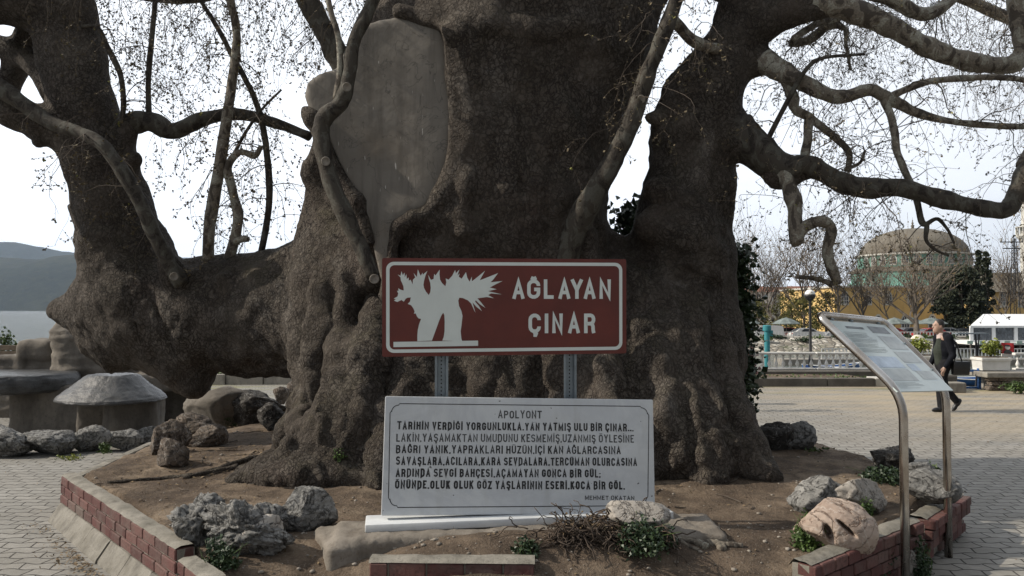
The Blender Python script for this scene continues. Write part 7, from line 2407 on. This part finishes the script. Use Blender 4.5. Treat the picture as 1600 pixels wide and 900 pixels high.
for k, (px, y, top, sp_, r, fork, ml, bu, lab) in enumerate([
        (1182, 104, 362, .7, .20, .30, 'bg_bud', .9, "slender bare tree just right of the ivy, across the water"), (1216, 100, 352, .7, .22, .30, 'bg_bud', .9, "bare tree above the grey parasol near the teal post"),
        (1254, 106, 345, .8, .24, .28, 'bg_bud', 1, "bare tree standing behind the lamp globe"), (1300, 101, 356, .8, .22, .32, 'bg_bud', 1, "bare tree at the left end of the mosque"),
        (1346, 103, 372, .9, .26, .30, 'bg_bud', .5, "bare tree before the left windows of the mosque"), (1432, 90.6, 382, 1.2, .42, .30, 'bg_bud', 1, "bare tree with the thickest trunk, in front of the mosque's middle"),
        (1392, 106, 378, .8, .18, .34, 'bg_bud', .4, "bare tree under the left half of the dome"), (1478, 110, 390, .9, .2, .36, 'bg_bud', 1, "bare rust tinted tree at the right end of the drum"),
        (1578, 104, 362, .7, .22, .32, 'bg_bud', .7, "bare pale tree beside the power pole"), (1612, 100, 348, .8, .24, .30, 'bg_bud', .7, "bare pale tree in front of the minaret"), (1160, 112, 380, .7, .2, .3, 'bg_bud', .8, "thin bare tree partly hidden by the ivy")]):
    bare_tree(lab, px, y, top, sp_, 300 + k, r, 'bg_bark', ml, bu, fork)
def leafy(label, px, y, py_top, wpx, m, seed, n=2600, size=.34, name="bushy_tree", cat="tree", conic=0.0, group=None, squash=1.0):
    rnd = random.Random(seed); base = Vector((X_(px, y), y, STREET)); H = Z_(py_top, y) - STREET; W = wpx / FPX * y / 2
    o = thing(name, label, cat, base, group)
    b = MB(); b.tube([base, base + Vector((rnd.gauss(0, .1), 0, H * .45)), base + Vector((0, 0, H * .86))], [.22, .15, .04], 8)
    for k in range(8):
        a = rnd.uniform(0, 6.28); z = rnd.uniform(.25, .6); b.tube([base + Vector((0, 0, H * z)), base + Vector((math.cos(a) * W * .6, math.sin(a) * W * .6, H * (z + .18)))], [.08, .02], 5)
    b.build("trunk", M['bg_bark'], o, True)
    b = MB(); blobs = []
    for k in range(26):
        t = rnd.random() ** .9 ; z = .10 + .86 * t
        ww = W * ((1 - t) ** .75 if conic else math.sin(math.pi * min(1, .18 + .80 * t)) ** .6) * rnd.uniform(.5, 1)
        a = rnd.uniform(0, 6.28); blobs.append((base + Vector((math.cos(a) * ww * .72, math.sin(a) * ww * .72, H * z)), max(.28, W * rnd.uniform(.22, .42) * (1 - .6 * t if conic else 1))))
    for c, r in blobs:
        leafball(b, c, (r, r, r * .9 * squash), n // 26, size, rnd, 1.0, .15)
        leafball(b, c - Vector((0, 0, r * .3)), (r, r, r * .4), n // 60, size, rnd, 1.0, -.2)
    b.build("crown", M[m], o)
    return o
M['conifer'] = speckled("dark_conifer", (.012, .020, .010), (.035, .042, .020), .6, .8, 0)
leafy("broad dark conifer in front of the right end of the mosque", 1502, 100, 424, 92, 'conifer', 1, 5200, .42, "conifer", conic=.0)
leafy("dark conifer with low branches, left neighbour of the cypresses", 1478, 104, 430, 60, 'conifer', 5, 2600, .4, "conifer")
leafy("left one of the two narrow cypress tops, the taller", 1530, 103, 384, 22, 'conifer', 2, 1800, .30, "cypress", conic=1)
leafy("right one of the two narrow cypress tops, bushier at the foot", 1542, 101, 390, 30, 'conifer', 3, 2400, .32, "cypress", conic=1)
for k, (px, y, top, w, lab) in enumerate([(1176, 99, 470, 60, "olive bush tree next to the ivy"), (1214, 108, 462, 70, "olive bush tree behind the grey parasol by the teal post"), (1256, 100, 466, 60, "olive bush tree behind the lamp post"), (1290, 107, 458, 60, "olive bush tree at the mosque's left corner"),
                                         (1330, 110, 506, 56, "low olive bush tree below the mosque windows, left"), (1376, 108, 508, 50, "low olive bush tree below the mosque windows, middle"), (1236, 118, 452, 60, "tallest olive bush tree farther behind the parasols")]):
    leafy(lab, px, y, top, w, 'bg_olive', 40 + k, 1500, .22, "budding_tree", group="olive bush trees along the far street")

# ================================================================== walking man with a shoulder bag
M['skin'] = mat_plain("skin", (.36, .235, .18), .55, var=.08, sc=20)
M['hair'] = mat_plain("dark_hair", (.016, .013, .011), .6)
M['navy'] = mat_plain("black_jacket", (.011, .012, .016), .9, var=.3, sc=14, spec=.08)
M['vest'] = mat_plain("dark_green_grey_knit", (.040, .046, .038), .95, var=.2, sc=30, spec=.08)
M['shirt'] = mat_plain("pink_white_shirt", (.52, .42, .40), .8)
M['trouser'] = mat_plain("charcoal_trousers", (.018, .018, .020), .9, var=.25, sc=14, spec=.08)
M['leather'] = mat_plain("black_leather", (.010, .010, .011), .4)
MX, MY = X_(1472, 14.4), 14.4
man = thing("person", "man in a black jacket walking past with a bag at his hip, behind the board", "person", (MX, MY, 0))
def L_(f, s, z): return Vector((MX - f, MY - s, z))       # forward, towards the camera (his left), up
def vol_man(): return Vol((MX - .62, MY - .45, -.03), (MX + .62, MY + .45, 1.72), .0095)
def finish(vol, name, m, rel=1, noise=0.0, sc=9):
    V, F = vol.net(); V = relax(V, F, rel, .5)
    if noise:
        N = net_normals(V, F); V = V + N * (noise * fbm(V * np.array([sc, sc, sc * .5]), 3, 7))[:, None]
    return link_mesh(name, V, F, M[m], man, True)
hipL, hipR = L_(0, .085, .86), L_(-.0, -.085, .86)
kneeL, ankL = L_(.12, .085, .46), L_(.10, .09, .085)
kneeR, ankR = L_(-.06, -.085, .45), L_(-.31, -.09, .17)
shL, shR = L_(-.02, .19, 1.33), L_(.0, -.19, 1.33)
elL, haL = L_(-.07, .235, 1.03), L_(.10, .225, .80)
elR, haR = L_(.02, -.235, 1.03), L_(.16, -.2, .82)
hd = L_(.085, 0, 1.545)
v = vol_man()
v.ell(hd + Vector((0.012, 0, .02)), (.098, .075, .108), .02)                                    # skull
v.ell(hd + Vector((-.035, 0, -.045)), (.062, .056, .075), .05)                                  # jaw
v.chain([(hd + Vector((-.085, 0, -.088)), .024), (hd + Vector((-.06, 0, -.095)), .034)], .03)    # chin
v.chain([(hd + Vector((-.092, 0, .022)), .012), (hd + Vector((-.116, 0, -.018)), .015)], .018)   # nose
v.chain([(hd + Vector((-.086, .035, .036)), .014), (hd + Vector((-.086, -.035, .036)), .014)], .02)   # brow
v.chain([(hd + Vector((-.094, .018, -.052)), .009), (hd + Vector((-.094, -.018, -.052)), .009)], .012)  # lips
for s in (-1, 1): v.ell(hd + Vector((.018, s * .076, -.002)), (.020, .010, .032), .008)         # ears
v.chain([(hd + Vector((.02, 0, -.06)), .060), (L_(.03, 0, 1.36), .064)], .04)
v.chain([(L_(.0, 0, 1.32), .08), (L_(.015, 0, 1.1), .092), (L_(.0, 0, .90), .10)], .05)
v.chain([(shL, .062), (shR, .062)], .08)
for a, b_, c in ((shL, elL, haL), (shR, elR, haR)): v.chain([(a, .056), (b_, .042), (c, .030)], .03)
for a, b_, c in ((hipL, kneeL, ankL), (hipR, kneeR, ankR)): v.chain([(a, .092), (b_, .058), (c, .040)], .04)
for (ha, el) in ((haL, elL), (haR, elR)):
    fd = (ha - el).normalized(); fd = (fd + Vector((0, 0, -.6))).normalized()
    pc = ha + fd * .05
    v.chain([(ha, .028), (pc, .034)], .02)
    side = Vector((0, 1, 0)).cross(fd).normalized()
    for k in range(4):
        o0 = pc + side * (.024 - .016 * k) * 1.0 + fd * .02
        ln = (.040, .045, .042, .033)[k]
        e1 = o0 + fd * ln; e2 = e1 + (fd + Vector((.55, 0, .12))).normalized() * ln * .8
        v.chain([(o0, .0105), (e1, .0098), (e2, .0088)], .006)
    th0 = ha + side * .024 + fd * .012
    v.chain([(th0, .0125), (th0 + side * .022 + fd * .028, .0115), (th0 + side * .022 + fd * .056, .0095)], .008)
finish(v, "body", 'skin', 1)
v = vol_man()                                                                                  # hair
v.ell(hd + Vector((.024, 0, .034)), (.096, .081, .106), .0)
reg = v.region((MX - .7, MY - .5, 1.3), (MX + .7, MY + .5, 1.75)); sl, Xa, Ya, Za = reg
cutp = np.maximum(-(Za - (hd.z + .0) - .9 * (hd.x - .012 - Xa)), (hd.x - .052 - Xa) + .0 * Za)
v.a[sl] = np.maximum(v.a[sl], np.maximum(cutp, (hd.z - .055 - Za) + 0 * Xa)).astype(np.float32)
finish(v, "hair", 'hair', 1, .004, 30)
v = vol_man()                                                                                  # jacket with sleeves
v.chain([(L_(-.02, 0, 1.31), .115), (L_(-.012, 0, 1.1), .155), (L_(-.03, 0, .88), .155), (L_(-.03, 0, .82), .15)], .06)
v.chain([(shL, .078), (L_(-.03, .1, 1.37), .06), (L_(-.03, -.1, 1.37), .06), (shR, .078)], .06)
for a, b_, c in ((shL, elL, haL), (shR, elR, haR)): v.chain([(a, .076), (b_, .060), (b_.lerp(c, .86), .046)], .03)
reg = v.region((MX - .7, MY - .5, .6), (MX + .7, MY + .5, 1.6)); sl, Xa, Ya, Za = reg
v.ell(L_(-.02, 0, 1.375), (.092, .105, .045), .03)
front = ((MX - .105 - (Za - 1.1) * .06) - Xa) + np.abs(Ya - MY) * .0 - np.maximum(np.abs(Ya - MY) - .115, 0) * 4      # open front
cutd = np.maximum(front, np.maximum(.95 - Za, Za - 1.40) * 1.0 - 1.0)
v.a[sl] = np.maximum(v.a[sl], np.minimum(front, .2)).astype(np.float32)
v.a[sl] = np.maximum(v.a[sl], (.79 - Za) + 0 * Xa + 0 * Ya).astype(np.float32)
finish(v, "jacket", 'navy', 1, .008, 8)
v = vol_man(); v.chain([(L_(.03, 0, 1.31), .085), (L_(.045, 0, 1.1), .122), (L_(.035, 0, .90), .118)], .06)
v.a = np.maximum(v.a, (.83 - (v.lo[2] + v.h * np.arange(v.n[2])))[None, None, :]).astype(np.float32)
finish(v, "vest", 'vest', 1, .004, 12)
v = vol_man(); v.chain([(L_(.035, 0, 1.34), .080), (L_(.04, 0, 1.41), .072)], .03)
v.a = np.maximum(v.a, ((v.lo[2] + v.h * np.arange(v.n[2])) - 1.425)[None, None, :]).astype(np.float32)
finish(v, "shirt_collar", 'shirt', 1)
v = vol_man(); v.chain([(hipL, .108), (hipR, .108)], .06); v.chain([(L_(0, 0, .93), .13), (L_(0, 0, .84), .13)], .05)
v.chain([(hipL, .108), (kneeL, .080), (ankL + Vector((0, 0, -.015)), .066)], .04); v.chain([(hipR, .108), (kneeR, .078), (ankR + Vector((0, 0, .01)), .064)], .04)
finish(v, "trousers", 'trouser', 1, .008, 10)
def shoe(ank, ang):
    v = vol_man(); ca, sa = math.cos(ang), math.sin(ang)
    q = lambda f, z: ank + Vector((-(f * ca - z * sa), 0, f * sa + z * ca))
    v.chain([(q(-.05, -.035), .046), (q(.02, -.035), .044), (q(.11, -.048), .036), (q(.165, -.052), .028)], .03)
    v.chain([(q(0, 0), .05), (q(0, -.03), .048)], .03)
    finish(v, "shoe", 'leather', 1)
shoe(ankL + Vector((0, 0, -.0)), .0); shoe(ankR, -.85)
man.scale = (.90, .92, 1.0)
# bag hanging from his shoulder
bagc = L_(-.20, .20, .80)
bag = thing("shoulder_bag", "black shoulder bag hanging at the walking man's hip", "bag", bagc)
b = MB(); b.bbox_round(bagc, (.30, .11, .25), .03); b.build("pouch", M['leather'], bag, 40)
b = MB(); b.bbox_round(bagc + Vector((0, -.058, .04)), (.29, .02, .16), .008); b.build("flap", M['leather'], bag, 40)
b = MB(); b.tube([bagc + Vector((-.10, 0, .1)), L_(-.10, .21, 1.02), L_(-.13, .20, 1.2), L_(-.07, .15, 1.40), L_(-.0, .12, 1.41), L_(-.14, .20, 1.25), L_(-.19, .20, 1.05), bagc + Vector((.04, 0, .1))], .013, 6); b.build("strap", M['leather'], bag)

# ================================================================== air
hb = MB(); hb.box((0, 2900, 398), (26000, 13000, 804))
hz_ = NT("haze_air"); 
hz_.n.remove(hz_.b)
pvn = hz_.n.new("ShaderNodeVolumePrincipled"); pvn.inputs["Density"].default_value = 0.000042; pvn.inputs["Color"].default_value = (.62, .78, 1.0, 1); pvn.inputs["Anisotropy"].default_value = 0.2
hz_.l.new(pvn.outputs[0], hz_.n["Material Output"].inputs["Volume"])
ho = hb.build("haze", hz_.mat); T(ho, kind='stuff')
